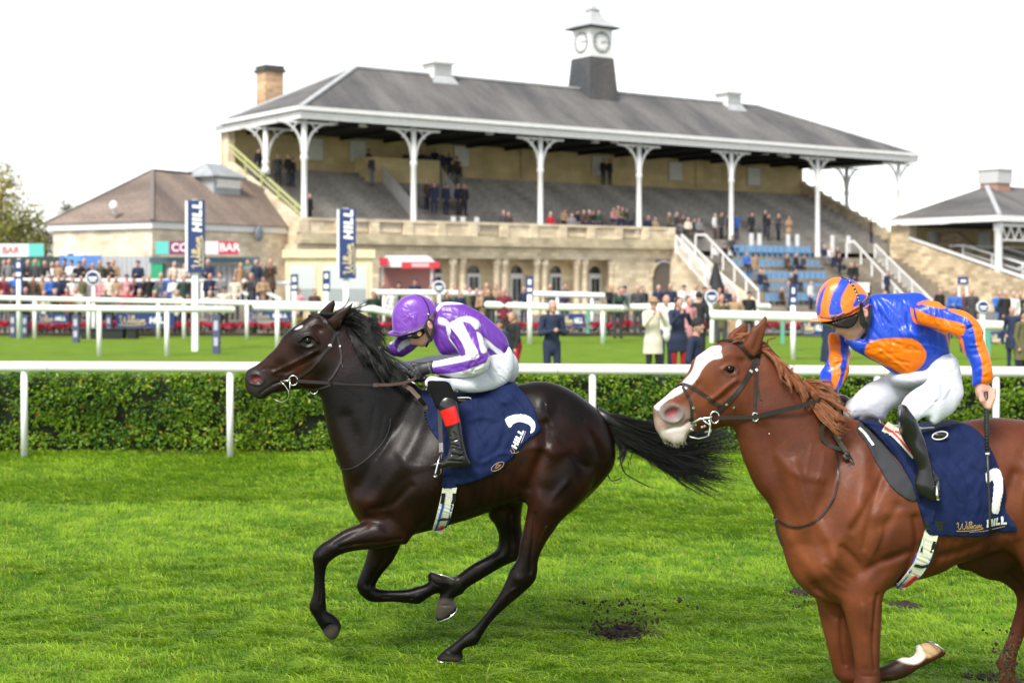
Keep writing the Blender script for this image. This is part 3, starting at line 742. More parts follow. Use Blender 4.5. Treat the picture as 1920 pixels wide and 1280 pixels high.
 # near foreleg, straight
 leg([(1625,1010),(1590,1060),(1583,1100),(1582,1135),(1591,1175),(1599,1212),(1603,1245),(1602,1270),(1600,1300),(1606,1320),(1611,1345),(1609,1368),(1604,1382),(1592,1396),(1588,1409),(1634,1409),(1640,1392),(1636,1370),(1634,1345),(1640,1320),(1650,1300),(1651,1270),(1649,1247),(1650,1225),(1652,1187),(1654,1150),(1656,1117),(1664,1096),(1690,1060),(1670,1010)],
  -.12, k=.82, yt=[(1640,1020,-.07),(1620,1120,-.11),(1625,1300,-.12)], det=[([(1640,1110),(1634,1160),(1633,1210),(1636,1250)], .009, -.009),([(1612,1130),(1616,1190),(1618,1240)], .012, .004),([(1627,1120),(1630,1170)], .010, .004),([(1610,1262),(1640,1262)], .005, -.004)],
  bumps=[((1626,1285),(.04,.04),.008,0),((1655,1085),(.03,.05),.010,0),((1605,1070),(.05,.06),.010,0)])
 leg([(1800,1000),(1788,1056),(1815,1067),(1845,1082),(1872,1088),(1890,1099),(1902,1111),(1906,1130),(1899,1162),(1888,1200),(1876,1225),(1868,1245),(1873,1262),(1870,1285),(1862,1310),(1862,1330),(1905,1330),(1908,1300),(1905,1275),(1904,1248),(1908,1222),(1915,1205),(1924,1180),(1938,1150),(1952,1120),(1958,1085),(1950,1030),(1940,980),(1870,960)],
  .14, k=.75, yt=[(1850,1020,.08),(1900,1100,.13),(1890,1200,.14)], det=[([(1880,1060),(1910,1090),(1918,1120)], .012, -.008),([(1908,1150),(1898,1200),(1890,1235)], .006, -.006)])
 leg([(1900,960),(1884,1000),(1896,1014),(1909,1042),(1925,1080),(1945,1120),(1970,1170),(1990,1230),(2000,1300),(2006,1350),(1996,1385),(1985,1409),(2040,1409),(2050,1380),(2042,1340),(2035,1290),(2042,1230),(2058,1180),(2068,1120),(2105,1050),(2122,980),(2080,900),(1980,890)],
  -.14, k=.8, yt=[(2000,980,-.10),(1990,1150,-.14)], kk=.05)
 def ear(pts, off, kk, ins=None):
  yy = Y+off; S = Slab(g, cv(pts, yy), k=.6, y0=yy, sub=4)
  if ins: S.relief(cv(ins, yy), .010, -.012)
  g.merge(*S.d(g, ypad=.03), k=kk)
 ear([(1392,648),(1398,636),(1404,624),(1409,614),(1420,608),(1428,600),(1433,593),(1437,590.5),(1438,602),(1436,616),(1433,629),(1429,643),(1424,660),(1414,670),(1402,664)], -.05, .012, [(1412,655),(1418,640),(1430,610)])
 ear([(1355,642),(1363,632),(1374,619),(1385,611),(1395,605),(1398,603),(1402,614),(1400,626),(1393,640),(1375,650)], .045, .014, [(1380,632),(1392,615)])
 yn = surf_y(g, X_(1257), Z_(772)); g.ell((X_(1256), yn, Z_(773)), (.033,.020,.024), k=.006, rot=[(.93,0,.36),(0,1,0),(-.36,0,.93)], subtract=True)
 hf = HorseField(); hf.g = g; hf.Y = Y; hf.root = root
 D0 = g.D.copy(); V, F = g.mesh(); g.D = D0
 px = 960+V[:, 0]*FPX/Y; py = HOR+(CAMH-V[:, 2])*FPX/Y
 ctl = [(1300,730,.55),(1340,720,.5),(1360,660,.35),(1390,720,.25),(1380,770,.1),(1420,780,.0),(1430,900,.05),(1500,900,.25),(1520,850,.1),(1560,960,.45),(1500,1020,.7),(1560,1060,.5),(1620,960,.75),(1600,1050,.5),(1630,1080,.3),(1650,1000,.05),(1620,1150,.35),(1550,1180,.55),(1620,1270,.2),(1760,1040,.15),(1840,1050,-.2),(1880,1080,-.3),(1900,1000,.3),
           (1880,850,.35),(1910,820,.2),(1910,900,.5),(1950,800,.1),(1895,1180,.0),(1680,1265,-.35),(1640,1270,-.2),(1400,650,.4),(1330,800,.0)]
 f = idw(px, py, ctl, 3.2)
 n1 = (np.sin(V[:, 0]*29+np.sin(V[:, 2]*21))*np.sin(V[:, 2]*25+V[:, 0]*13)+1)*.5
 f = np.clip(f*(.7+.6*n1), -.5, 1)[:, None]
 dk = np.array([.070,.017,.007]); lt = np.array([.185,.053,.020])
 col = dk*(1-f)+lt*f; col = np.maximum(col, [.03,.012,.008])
 def pm(poly, soft=1.5):
  poly = spline(poly, 4); i_ = inside(px, py, poly); d_ = seg_dist(px, py, poly); return np.clip(np.where(i_, d_, -d_)/soft*.5+.5, 0, 1)
 def blend(mask, c_, w_=1):
  nonlocal col
  mm = np.clip(mask, 0, 1)[:, None]*w_; col = col*(1-mm)+np.array(c_)*mm
 blend(pm(b([(20,960),(100,1000),(330,960),(400,1040),(380,1110),(420,1200),(300,1340),(100,1300),(10,1200)]), 9), (.23,.17,.15), .85)
 blend(pm(b([(100,1190),(200,1170),(330,1150),(390,1130),(395,1180),(350,1240),(340,1330),(180,1330),(90,1250)]), 5), (.62,.54,.52), .85)
 blend(pm(b([(30,1100),(90,1080),(120,1130),(90,1200),(40,1190)]), 6), (.42,.28,.22), .7)
 blend(pm(b([(685,362),(600,372),(545,410),(455,480),(410,600),(370,660),(320,720),(300,745),(240,790),(150,865),(60,940),(35,975),(75,1000),(90,960),(160,900),(230,860),(310,810),(390,745),(440,690),(490,600),(545,530),(600,495),(690,470),(680,420)]), 1.3), (.82,.80,.78))
 blend(pm(b([(70,1010),(90,960),(160,935),(240,945),(300,985),(310,1050),(260,1115),(160,1120),(90,1070)]), 3), (.19,.165,.16), .9)
 blend(pm(b([(130,1015),(160,985),(220,968),(262,985),(255,1020),(225,1055),(185,1068),(145,1050)]), 2.5), (.24,.06,.07))
 blend(pm([(1672,1237),(1690,1228),(1705,1226),(1712,1215),(1716,1204),(1727,1208),(1737,1222),(1741,1236),(1718,1250)], 2), (.66,.60,.52))
 blend(pm([(1736,1206),(1750,1208),(1765,1218),(1770,1226),(1745,1238),(1738,1225)], 2), (.42,.28,.15))
 blend(pm([(1712,1205),(1724,1202),(1732,1210),(1726,1222),(1716,1222)], 3), (.22,.17,.11), .8)
 blend(pm(b([(690,600),(730,560),(800,555),(850,600),(830,640),(750,650)]), 4), (.05,.03,.025), .6)
 for hp in ([(1588,1384),(1642,1384),(1645,1412),(1585,1412)],[(1858,1300),(1910,1300),(1910,1335),(1858,1335)],[(1980,1386),(2055,1386),(2055,1412),(1980,1412)]): blend(pm(hp, 3), (.10,.08,.06))
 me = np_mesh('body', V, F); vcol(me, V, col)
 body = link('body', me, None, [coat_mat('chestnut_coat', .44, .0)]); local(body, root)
 eyeball(root, g, 1364.5, 690.5, Y, .023, bury=.42)
 mb = MB(); mb.ball((X_(1364.5), 2*Y-surf_y(g, X_(1364.5), Z_(690.5))-.008, Z_(690.5)), .023, 14); local(mb.build('eye', MATS['eye_black']), root)
 hm = hairmat('ginger_hair', (.26,.092,.034), .45); r1 = np.random.default_rng(5)
 gd = lambda L: [Vector((PX(a, Y+o), Y+o, PZ(b_, Y+o))) for a, b_, o in L]
 mb = MB()
 strands(mb, [gd([(1420,655,-.02),(1440,664,-.06),(1460,690,-.09),(1476,722,-.11)]), gd([(1440,662,0),(1466,684,-.06),(1480,708,-.09),(1490,738,-.11)]), gd([(1470,690,0),(1490,708,-.07),(1502,730,-.10),(1510,752,-.12)]),
                 gd([(1490,712,0),(1508,722,-.07),(1520,742,-.12),(1530,764,-.13)]), gd([(1505,730,0),(1522,728,-.06),(1540,742,-.12),(1552,770,-.14)])], 520, rad=.0018, spread=.010, jit=.012, nseg=9, gen=r1)
 strands(mb, [gd([(1495,735,0),(1512,718,-.03),(1534,716,-.06),(1556,726,-.09),(1568,742,-.11)]), gd([(1505,745,0),(1525,730,-.06),(1550,735,-.1),(1572,755,-.13),(1590,780,-.14)]),
                 gd([(1515,750,-.03),(1535,758,-.10),(1558,778,-.14),(1582,800,-.17),(1602,796,-.15)]), gd([(1515,755,-.05),(1530,772,-.13),(1548,790,-.17),(1568,803,-.19),(1590,795,-.18)])], 480, rad=.0018, spread=.010, jit=.016, nseg=10, gen=r1)
 strands(mb, [gd([(1460,690,0),(1472,694,-.02),(1480,690,-.03),(1487,678,-.03)]), gd([(1470,700,0),(1480,702,-.03),(1488,692,-.04),(1480,675,-.04)])], 50, rad=.0012, spread=.010, jit=.02, nseg=8, gen=r1, tmin=.4)
 strands(mb, [gd([(1424,652,-.03),(1432,650,-.05),(1446,640,-.06),(1462,628,-.06)]), gd([(1424,656,-.03),(1436,656,-.06),(1448,656,-.07),(1456,668,-.07)])], 36, rad=.0011, spread=.005, jit=.012, nseg=7, gen=r1, tmin=.4)
 # forelock lying between the ears
 strands(mb, [gd([(1425,628,-.01),(1408,622,-.03),(1385,628,-.04),(1368,640,-.03)]), gd([(1422,640,-.03),(1404,634,-.06),(1385,636,-.07),(1372,644,-.06)])], 160, rad=.0014, spread=.005, jit=.006, nseg=7, gen=r1)
 local(mb.build('mane', hm), root)
 mb = MB()
 for i in range(46):
  a = r1.uniform(1243, 1284); z0 = 829-abs(a-1266)*.25; y_ = Y+r1.uniform(-.03,.03)
  mb.tube([Vector((PX(a, y_), y_, PZ(z0-4, y_))), Vector((PX(a+r1.uniform(-2,3), y_), y_-.003, PZ(z0+r1.uniform(2,5), y_))), Vector((PX(a+r1.uniform(-2,6), y_), y_-.005, PZ(z0+r1.uniform(5,13), y_)))], [.0007,.0006,.0003], 3, caps=False)
 o = mb.build('whiskers', mat('pale_whisker', (.5,.42,.36), .5)); o['kind'] = 'stuff'; local(o, root)
 mb = MB(); mb.tube([Vector((X_(a), Y+o, Z_(b_))) for a, b_, o in [(2085,850,0),(2140,870,0),(2210,930,0),(2250,1000,0)]], [.03,.035,.03,.01], 8)
 strands(mb, [gd([(2100,860,0),(2170,880,0),(2260,930,.02),(2330,1010,.02)]), gd([(2100,870,0),(2150,900,0),(2210,970,.02),(2260,1060,.02)])], 500, rad=.002, spread=.02, jit=.03, nseg=10, gen=r1)
 local(mb.build('tail', hm), root)
 mb = MB(); mb.tube([Vector((PX(a, Y+o), Y+o, PZ(b_, Y+o))) for a, b_, o in [(1737,1202,.10),(1748,1203,.05),(1760,1210,.02),(1769,1219,.03),(1768,1225,.08)]], .004, 6)
 local(mb.build('horseshoe', MATS.get('shoe_aluminium') or mat('shoe_aluminium', (.7,.7,.7), .25, metal=1)), root)
 return hf

# ------------------------------------------------------------------ jockeys and tack
def fold_mat(name, col, rough, attr=None, bs=(18, .5, .006), coat=0.0, sheen=0.0, spec=.5, stretch=(1, 1, 1)):
 m = mat(name, col, rough=rough, attr=attr, coat=coat, sheen=sheen, spec=spec)
 t = m.node_tree; N = t.nodes; L = t.links; b = N['Principled BSDF']
 tc = N.new('ShaderNodeTexCoord'); mp = N.new('ShaderNodeMapping'); mp.inputs['Scale'].default_value = stretch; mp.inputs['Rotation'].default_value = (0, .6, 0)
 L.new(tc.outputs['Object'], mp.inputs['Vector'])
 n = N.new('ShaderNodeTexNoise'); n.inputs['Scale'].default_value = bs[0]; n.inputs['Detail'].default_value = 3; n.inputs['Distortion'].default_value = .8
 L.new(mp.outputs[0], n.inputs['Vector'])
 bp = N.new('ShaderNodeBump'); bp.inputs['Strength'].default_value = bs[1]; bp.inputs['Distance'].default_value = bs[2]
 L.new(n.outputs['Fac'], bp.inputs['Height']); L.new(bp.outputs[0], b.inputs['Normal'])
 return m
def pmask(px, py, poly, soft=1.2, sub=4):
 poly = spline(poly, sub) if sub else np.array(poly, float)
 return np.clip(np.where(inside(px, py, poly), 1, -1)*seg_dist(px, py, poly)/soft*.5+.5, 0, 1)
def decal(name, g, polys, Y, m, parent, step=.003, off=.003, smooth_y=True):
 """thin print lying on the near surface of field g: cells of a fine grid that fall inside px polygons"""
 V = []; F = []; idx = {}
 ycache = {}
 def yy(x, z):
  k = (round(x/g.h), round(z/g.h))
  if k not in ycache: ycache[k] = surf_y(g, k[0]*g.h, k[1]*g.h)
  return ycache[k]
 def ys(x, z):
  fx = x/g.h; fz = z/g.h; i = math.floor(fx); j = math.floor(fz); u = fx-i; v = fz-j
  q = [yy((i+a)*g.h, (j+b)*g.h) for a, b in ((0,0),(1,0),(0,1),(1,1))]
  if None in q:
   q = [a for a in q if a is not None]
   return sum(q)/len(q) if q else Y
  return q[0]*(1-u)*(1-v)+q[1]*u*(1-v)+q[2]*(1-u)*v+q[3]*u*v
 for poly in polys:
  A = np.array(cv(poly, Y)); lo = A.min(0)-step; hi = A.max(0)+step
  nx = int((hi[0]-lo[0])/step)+1; nz = int((hi[1]-lo[1])/step)+1
  X, Z = np.meshgrid(lo[0]+(np.arange(nx)+.5)*step, lo[1]+(np.arange(nz)+.5)*step, indexing='ij')
  I = inside(X, Z, A)
  for i, j in np.argwhere(I):
   f = []
   for di, dj in ((0,0),(1,0),(1,1),(0,1)):
    k = (id(poly), i+di, j+dj)
    if k not in idx:
     x = lo[0]+(i+di)*step; z = lo[1]+(j+dj)*step
     idx[k] = len(V); V.append((x, ys(x, z)-off, z))
    f.append(idx[k])
   F.append(f)
 o = link(name, np_mesh(name, np.array(V), np.array(F), True), None, [m]); return local(o, parent)
def cutp(g, poly, Y):
 X, Z = np.meshgrid(g.x, g.z, indexing='ij'); P_ = spline(cv(poly, Y), 4); s2 = np.where(inside(X, Z, P_), -1, 1)*seg_dist(X, Z, P_); g.D = np.maximum(g.D, s2[:, None, :].astype(np.float32))
def garment(root, name, lo, hi, h, fill, m, colfun=None, Y=0, iso=0, keep=False):
 g = Grid(lo, hi, h); fill(g)
 D0 = g.D.copy() if keep else None
 V, F = g.mesh(iso)
 if keep: g.D = D0
 me = np_mesh(name, V, F)
 if colfun is not None:
  px = 960+V[:, 0]*FPX/Y; py = HOR+(CAMH-V[:, 2])*FPX/Y
  vcol(me, V, colfun(px, py, V))
 o = local(link(name, me, None, [m]), root)
 return (o, g) if keep else o
def wrinkles(S, Y, lines, w_=.006, a=.004):
 for L in lines: S.relief(cv(L, Y), w_, a if random.random() < .5 else -a)
def rand_wr(S, Y, x0, y0, x1, y1, ang, n, w_=.006, a=.004, ln=20, seed=1):
 r_ = random.Random(seed)
 for _ in range(n):
  x = r_.uniform(x0, x1); y = r_.uniform(y0, y1); t = R(ang+r_.uniform(-22, 22)); l = ln*r_.uniform(.5, 1.3); c_ = r_.uniform(-3, 3)
  S.relief(cv([(x-l*math.cos(t)/2, y-l*math.sin(t)/2), (x+c_, y+c_), (x+l*math.cos(t)/2, y+l*math.sin(t)/2)], Y), w_*r_.uniform(.7, 1.4), a*r_.choice([-1, 1, -1]))
SKIN = lambda: mat('skin', (.54, .29, .225), .55, noise=(30, .08), sub=.15)
def fist(g, palm, pr, knuckles, tips, r, thumb, ident=None):
 g.ell(palm, pr, k=.012, ident=ident)
 for a, b in zip(knuckles, tips):
  a = np.array(a); b = np.array(b); mid = (a+b)/2 + np.array([-.006, -.012, .004])
  g.chain([a, mid, b], [r, r*.95, r*.8], k=.005, ident=ident)
 g.chain(thumb, [r*1.15, r*1.05, r*.85], k=.008, ident=ident)

def jockey_purple(hf):
 Y = hf.Y; hg = hf.g
 root = empty('person', (PX(850, Y), Y, PZ(740, Y)), 'jockey in purple silks with white stripes crouched low over the dark bay racehorse', 'person')
 c8 = lambda L: crop(690, 540, 6.4, L); c2 = lambda L: crop(560, 700, 4, L)
 torso = c8([(790,330),(800,230),(835,185),(900,168),(1000,165),(1080,172),(1160,195),(1300,262),(1400,330),(1530,440),(1640,560),(1688,660),(1690,720),(1660,780),(1600,830),(1530,865),(1450,880),(1300,860),(1100,812),(980,806),(900,800),(850,770),(810,700),(780,640),(765,560),(755,470),(760,400)])
 narm = c8([(960,400),(1040,355),(1130,335),(1230,335),(1310,370),(1350,430),(1352,500),(1385,560),(1400,640),(1430,700),(1462,780),(1470,850),(1450,930),(1400,990),(1320,1025),(1200,1045),(1080,1052),(980,1042),(880,1022),(800,1005),(755,985),(738,930),(742,890),(770,862),(860,850),(1000,815),(1110,790),(1100,745),(1060,670),(1000,590),(955,500)])
 farm = c8([(800,420),(700,420),(560,540),(460,575),(380,572),(330,580),(280,640),(240,665),(190,740),(150,790),(200,835),(300,830),(390,840),(450,810),(520,765),(590,705),(680,690),(800,600)])
 nthigh = c8([(1690,690),(1740,770),(1758,860),(1748,980),(1705,1080),(1640,1145),(1540,1195),(1400,1222),(1260,1228),(1150,1215),(1080,1200),(1020,1225),(960,1175),(880,1150),(800,1142),(725,1142),(712,1090),(735,1050),(790,1020),(900,1040),(1000,1055),(1150,1050),(1330,1000),(1450,930),(1480,860),(1580,820),(1650,760)])
 fthigh = c8([(1200,840),(950,800),(860,795),(700,820),(600,845),(480,872),(380,870),(320,890),(290,930),(330,970),(420,1020),(520,1030),(700,1010),(1000,1010),(1200,980)])
 shin = c2([(972,70),(1040,62),(1115,75),(1150,130),(1190,210),(1215,320),(1228,420),(1240,490),(1256,560),(1270,610),(1296,688),(1240,700),(1150,702),(1080,712),(1020,708),(990,700),(985,690),(1005,668),(1050,655),(1090,640),(1118,590),(1130,530),(1112,440),(1085,355),(1045,260),(1000,170),(978,110)])
 bx = lambda poly, y0, y1, p=.03: ((PX(min(a for a, b in poly), Y)-p, Y+y0, PZ(max(b for a, b in poly), Y)-p), (PX(max(a for a, b in poly), Y)+p, Y+y1, PZ(min(b for a, b in poly), Y)+p))
 yt_arm = [(PX(890, Y), PZ(605, Y), Y-.15), (PX(910, Y), PZ(670, Y), Y-.22), (PX(815, Y), PZ(690, Y), Y-.15)]
 yf_arm = [(PX(800, Y), PZ(620, Y), Y+.12), (PX(730, Y), PZ(660, Y), Y+.10)]
 sx, sz = PX(838, Y), PZ(770, Y)
 ysh0 = (surf_y(hg, sx, sz) or Y-.24) - .075
 ysh = min(surf_y(hg, PX(a, Y), PZ(b, Y)) or Y for a, b in ((850,800),(860,830),(865,860),(840,860))) - .070
 ysh0 = min(ysh0, ysh+.05)
 ysl = [(PX(815, Y), PZ(712, Y), ysh0), (PX(840, Y), PZ(770, Y), (ysh+ysh0)/2-.01), (PX(860, Y), PZ(840, Y), ysh), (PX(850, Y), PZ(875, Y), ysh)]
 yth = [(PX(930, Y), PZ(700, Y), Y-.08), (PX(870, Y), PZ(715, Y), Y-.17), (PX(815, Y), PZ(712, Y), ysh0+.01)]
 def f_jacket(g, grow=0, hd=True):
  T = Slab(g, cv(torso, Y), k=.72, y0=Y, wmax=.205)
  rand_wr(T, Y, 830, 590, 960, 690, 60, 20, .007, .003, 46, 2); rand_wr(T, Y, 820, 580, 880, 620, 20, 10, .006, .003, 20, 3)
  T.relief(cv(c8([(1340,440),(1360,540),(1390,620)]), Y), .01, -.012)
  g.merge(*T.d(g, grow), k=0)
  A = Slab(g, cv(narm, Y), k=.85, y0=yt_arm)
  rand_wr(A, Y, 838, 610, 890, 660, 50, 18, .006, .005, 18, 4); rand_wr(A, Y, 880, 640, 920, 690, -40, 14, .006, .005, 18, 5); rand_wr(A, Y, 810, 680, 900, 700, 5, 12, .006, .003, 30, 6)
  A.relief(cv(c8([(1000,480),(1050,560),(1110,640),(1140,720)]), Y), .006, -.006)
  g.merge(*A.d(g, grow), k=.012)
  B = Slab(g, cv(farm, Y), k=.9, y0=yf_arm); rand_wr(B, Y, 715, 635, 780, 660, 60, 12, .006, .004, 16, 7); g.merge(*B.d(g, grow), k=.02)
 white = [[(1000,405),(1060,375),(1130,382),(1200,500),(1245,590),(1305,680),(1345,765),(1338,800),(1250,825),(1120,862),(1000,890),(870,912),(768,928),(762,862),(850,848),(1000,815),(1110,792),(1192,772),(1150,640),(1060,520),(1000,440)],
             [(810,1012),(1000,1000),(1200,950),(1350,885),(1420,862),(1460,790),(1480,900),(1400,1000),(1250,1050),(1050,1062),(900,1035)],
             [(1060,375),(1100,345),(1230,335),(1330,390),(1350,450),(1300,485),(1240,410),(1130,385)],
             [(1310,510),(1360,540),(1400,610),(1380,640),(1432,700),(1425,745),(1370,745),(1345,640)],
             [(1370,590),(1420,600),(1520,690),(1645,785),(1600,822),(1500,740),(1390,660)],
             [(815,245),(860,188),(900,160),(1050,160),(1150,190),(1050,196),(930,200),(880,225),(840,280)],
             [(855,345),(960,378),(1010,440),(1002,540),(960,560),(950,470),(930,440),(852,420)],
             [(960,470),(990,480),(1005,600),(1102,740),(1112,800),(1040,690),(978,600)],
             [(775,605),(800,650),(850,750),(905,812),(865,795),(815,730),(768,650)],
             [(345,730),(395,645),(500,612),(520,660),(440,710),(360,770)],[(430,840),(540,770),(620,695),(660,700),(560,780),(470,835)],[(240,665),(330,590),(345,600),(270,680)]]
 def col_j(px, py, V):
  m_ = np.zeros(len(px))
  for p in white: m_ = np.maximum(m_, pmask(px, py, c8(p), .9, 2))
  a = np.array([.125,.03,.32]); b = np.array([.66,.67,.70]); return a*(1-m_[:, None])+b*m_[:, None]
 allp = torso+narm+farm
 lo, hi = bx(allp, -.36, .3)
 sm = fold_mat('silk', (1,1,1), .34, attr='Col', bs=(7, .55, .013), sheen=.0, spec=.5, stretch=(3.4, 1.6, .8))
 garment(root, 'jacket', lo, hi, .0048, f_jacket, sm, col_j, Y)
 def f_thigh(g, grow=0):
  A = Slab(g, cv(nthigh, Y), k=.8, y0=yth); rand_wr(A, Y, 870, 660, 960, 720, 55, 15, .005, .0045, 38, 8); rand_wr(A, Y, 810, 700, 850, 720, 70, 7, .006, .004, 16, 9)
  A.relief(cv(c8([(1520,980),(1560,1060),(1600,1110)]), Y), .004, -.004); A.relief(cv(c8([(1570,960),(1610,1040),(1640,1090)]), Y), .004, -.004)
  g.merge(*A.d(g, grow), k=0)
  B = Slab(g, cv(fthigh, Y+.16), k=.8, y0=Y+.16); g.merge(*B.d(g, grow), k=.01)
  g.ell((PX(930, Y), Y+.06, PZ(690, Y)), (.13,.14,.12), k=.03); g.ell((PX(870, Y), Y+.06, PZ(698, Y)), (.10,.12,.06), k=.03)
 lo, hi = bx(nthigh+fthigh, -.40, .32)
 bm = fold_mat('white_breeches', (.56,.58,.66), .6, bs=(20, .6, .008))
 garment(root, 'breeches', lo, hi, .0055, f_thigh, bm)
 # lower leg: sock and boot with its red top, plus the far leg
 def f_boot(g, grow=0):
  A = Slab(g, cv(shin, Y-.3), k=.85, y0=ysl, wmax=.055)
  for L in ([(1130,470),(1180,455),(1225,440)],[(1135,490),(1175,485),(1215,500)],[(1120,520),(1180,510),(1240,530)],[(1130,560),(1180,555),(1250,570)],[(1160,540),(1200,575),(1250,560)],[(1110,600),(1170,600),(1240,605)],[(1120,400),(1160,430)],[(1180,400),(1210,430)]):
   A.relief(cv(c2(L), Y), .0045, -.006)
  A.relief(cv(c2([(1010,690),(1100,685),(1180,690),(1285,680)]), Y), .004, -.004)
  g.merge(*A.d(g, grow), k=0)
 def f_boot_far(g, grow=0):
  yf = 2*Y-ysh0; g.chain([(PX(830, Y), yf, PZ(722, Y)), (PX(852, Y), yf+.01, PZ(775, Y)), (PX(865, Y), yf+.01, PZ(845, Y))], [.055,.045,.034], k=.02)
  g.cone((PX(866, Y), yf+.01, PZ(855, Y)), (PX(825, Y), yf+.01, PZ(868, Y)), .034, .022, .02)
 def col_boot(px, py, V):
  c_ = np.tile(np.array([.008,.008,.009]), (len(px), 1))
  red = pmask(px, py, c2([(1030,262),(1190,205),(1222,322),(1085,368)]), .8, 0)[:, None]
  return c_*(1-red)+np.array([.72,.012,.015])*red
 lo, hi = bx(shin, ysh-Y-.09, ysh0-Y+.09)
 boot = garment(root, 'boot', lo, hi, .0042, f_boot, mat('patent_leather', (.8,.8,.8), .2, attr='Col', coat=.15, spec=.4), col_boot, Y)
 sock = c2([(970,62),(1040,60),(1118,72),(1152,128),(1192,208),(1120,236),(1042,262),(998,175),(974,110)])
 def f_sock(g): A = Slab(g, cv(sock, Y-.3), k=.85, y0=ysl, wmax=.056); g.merge(*A.d(g, .003), k=0)
 garment(root, 'sock', *bx(sock, ysh-Y-.09, ysh0-Y+.09), .0045, f_sock, fold_mat('black_knit', (.006,.006,.007), .9, bs=(40,.3,.003), spec=.1))
 lo2, hi2 = bx(shin, -(ysh-Y)-.09, -(ysh-Y)+.10, .06)
 garment(root, 'boot', lo2, hi2, .008, f_boot_far, mat('black_leather', (.01,.01,.011), .25, coat=.2))
 # head and hands: the body itself, with the limbs under the clothes
 face = c8([(445,555),(480,585),(507,603),(510,625),(500,648),(512,672),(540,686),(556,682),(566,690),(580,688),(592,694),(600,692),(618,700),(650,708),(680,700),(705,680),(728,650),(748,600),(790,520),(815,420),(810,300),(640,200),(460,250),(370,420)])
 def f_body(g):
  Hd = Slab(g, cv(face, Y), k=.8, y0=Y, wmax=.078)
  Hd.relief(cv(c8([(566,688),(590,682),(612,684)]), Y), .0035, -.004)
  Hd.relief(cv(c8([(545,640),(560,660)]), Y), .006, .003); Hd.relief(cv(c8([(560,655),(590,640),(640,640)]), Y), .008, -.003)
  g.merge(*Hd.d(g), k=0)
  e = (PX(690+757/6.4, Y), Y-.072, PZ(540+440/6.4, Y))
  g.ell(e, (.017,.012,.028), k=.006, rot=[(.95,0,.3),(0,1,0),(-.3,0,.95)]); g.ell((e[0]-.003, e[1]-.014, e[2]), (.008,.008,.014), k=.004, subtract=True)
  # limbs and trunk under the clothes
  S_ = Slab(g, cv(torso, Y), k=.7, y0=Y, wmax=.19); g.merge(*S_.d(g, -.015), k=.03)
  for p, y0, kk in ((narm, yt_arm, .8), (farm, yf_arm, .8), (nthigh, yth, .75)):
   S_ = Slab(g, cv(p, Y), k=kk, y0=y0); g.merge(*S_.d(g, -.012), k=.02)
  g.chain([(PX(826, Y-.3), ysh0, PZ(728, Y-.3)), (PX(846, Y-.3), (ysh+ysh0)/2, PZ(775, Y-.3)), (PX(858, Y-.3), ysh, PZ(845, Y-.3))], [.028,.024,.018], k=.01)
  g.ell((PX(930, Y), Y+.06, PZ(690, Y)), (.11,.12,.10), k=.03)
  g.chain([(PX(900, Y), Y+.12, PZ(692, Y)), (PX(850, Y+.16), Y+.16, PZ(684, Y+.16)), (PX(775, Y+.16), Y+.16, PZ(687, Y+.16)), (PX(852, Y), 2*Y-ysh, PZ(790, Y))], [.05,.04,.03,.02], k=.01)
 lo, hi = bx(allp+nthigh+face+shin, -.40, .34)
 garment(root, 'body', lo, hi, .0058, f_body, SKIN())
 # gloved hands
 def q(L, o): return [np.array((PX(a, Y), Y+o_, PZ(b, Y))) for (a, b), o_ in zip(c8(L), o)]
 def f_glove(g):
  w0, w1 = q([(780,930),(700,945)], [-.15,-.15]); g.cone(w0, w1, .036, .034, .01, flat=((0,1,0), .8))
  p = q([(650,960)], [-.14])[0]; g.ell(p, (.048,.026,.036), k=.015, rot=[(.96,0,.25),(0,1,0),(-.25,0,.96)])
  kn = q([(560,945),(585,975),(610,1000),(640,1020)], [-.155,-.16,-.16,-.155]); tp = q([(520,1045),(570,1068),(612,1085),(655,1090)], [-.13,-.135,-.135,-.13])
  for a, b in zip(kn, tp):
   g.chain([a, (a+b)/2+np.array([-.008,-.010,.0]), b, b+np.array([.018,.012,.008])], [.0125,.012,.0105,.009], k=.005)
  th = q([(640,910),(560,905),(515,950)], [-.11,-.10,-.11]); g.chain(th, [.015,.0135,.011], k=.008)
 gl = c8([(460,860),(820,860),(820,1130),(460,1130)])
 lo, hi = bx(gl, -.22, -.04)
 o = garment(root, 'glove', lo, hi, .0036, f_glove, fold_mat('dark_glove', (.020,.020,.024), .5, bs=(60, .3, .002)))
 def f_glove2(g):
  a, b = q([(620,1050),(560,1070)], [.02,.02]); g.cone(a, b, .03, .03, .01)
  for i in range(4):
   s_ = q([(560+22*i,1060),(535+28*i,1100)], [-.01,-.0]); g.chain([s_[0], s_[1], s_[1]+np.array([.012,.02,.012])], [.012,.011,.009], k=.004)
  g.chain([a+np.array([0,0,.02]), b+np.array([-.02,0,.028])], [.014,.012], k=.006)
 lo, hi = bx(c8([(480,980),(720,980),(720,1150),(480,1150)]), -.06, .1)
 garment(root, 'glove', lo, hi, .005, f_glove2, MATS['dark_glove'])
 mb = MB(); cuff = q([(745,872),(752,905),(765,950),(782,1003)], [-.15-.03,-.15-.045,-.15-.045,-.15-.03])
 ribbon(mb, cuff, .010, .003, (0,-1,0)); local(mb.build('cuff_band', mat('grey_elastic', (.10,.10,.11), .6)), root)
 # helmet with silk cover and peak
 dome = c8([(318,540),(298,500),(287,400),(290,300),(330,205),(395,135),(480,90),(580,76),(680,98),(760,150),(815,215),(838,270),(830,320),(775,350),(740,400),(720,440),(640,490),(560,520),(450,545),(380,552)])
 domx = dome[:13]+c8([(838,270),(850,420),(800,580),(670,690),(480,690),(360,640)])
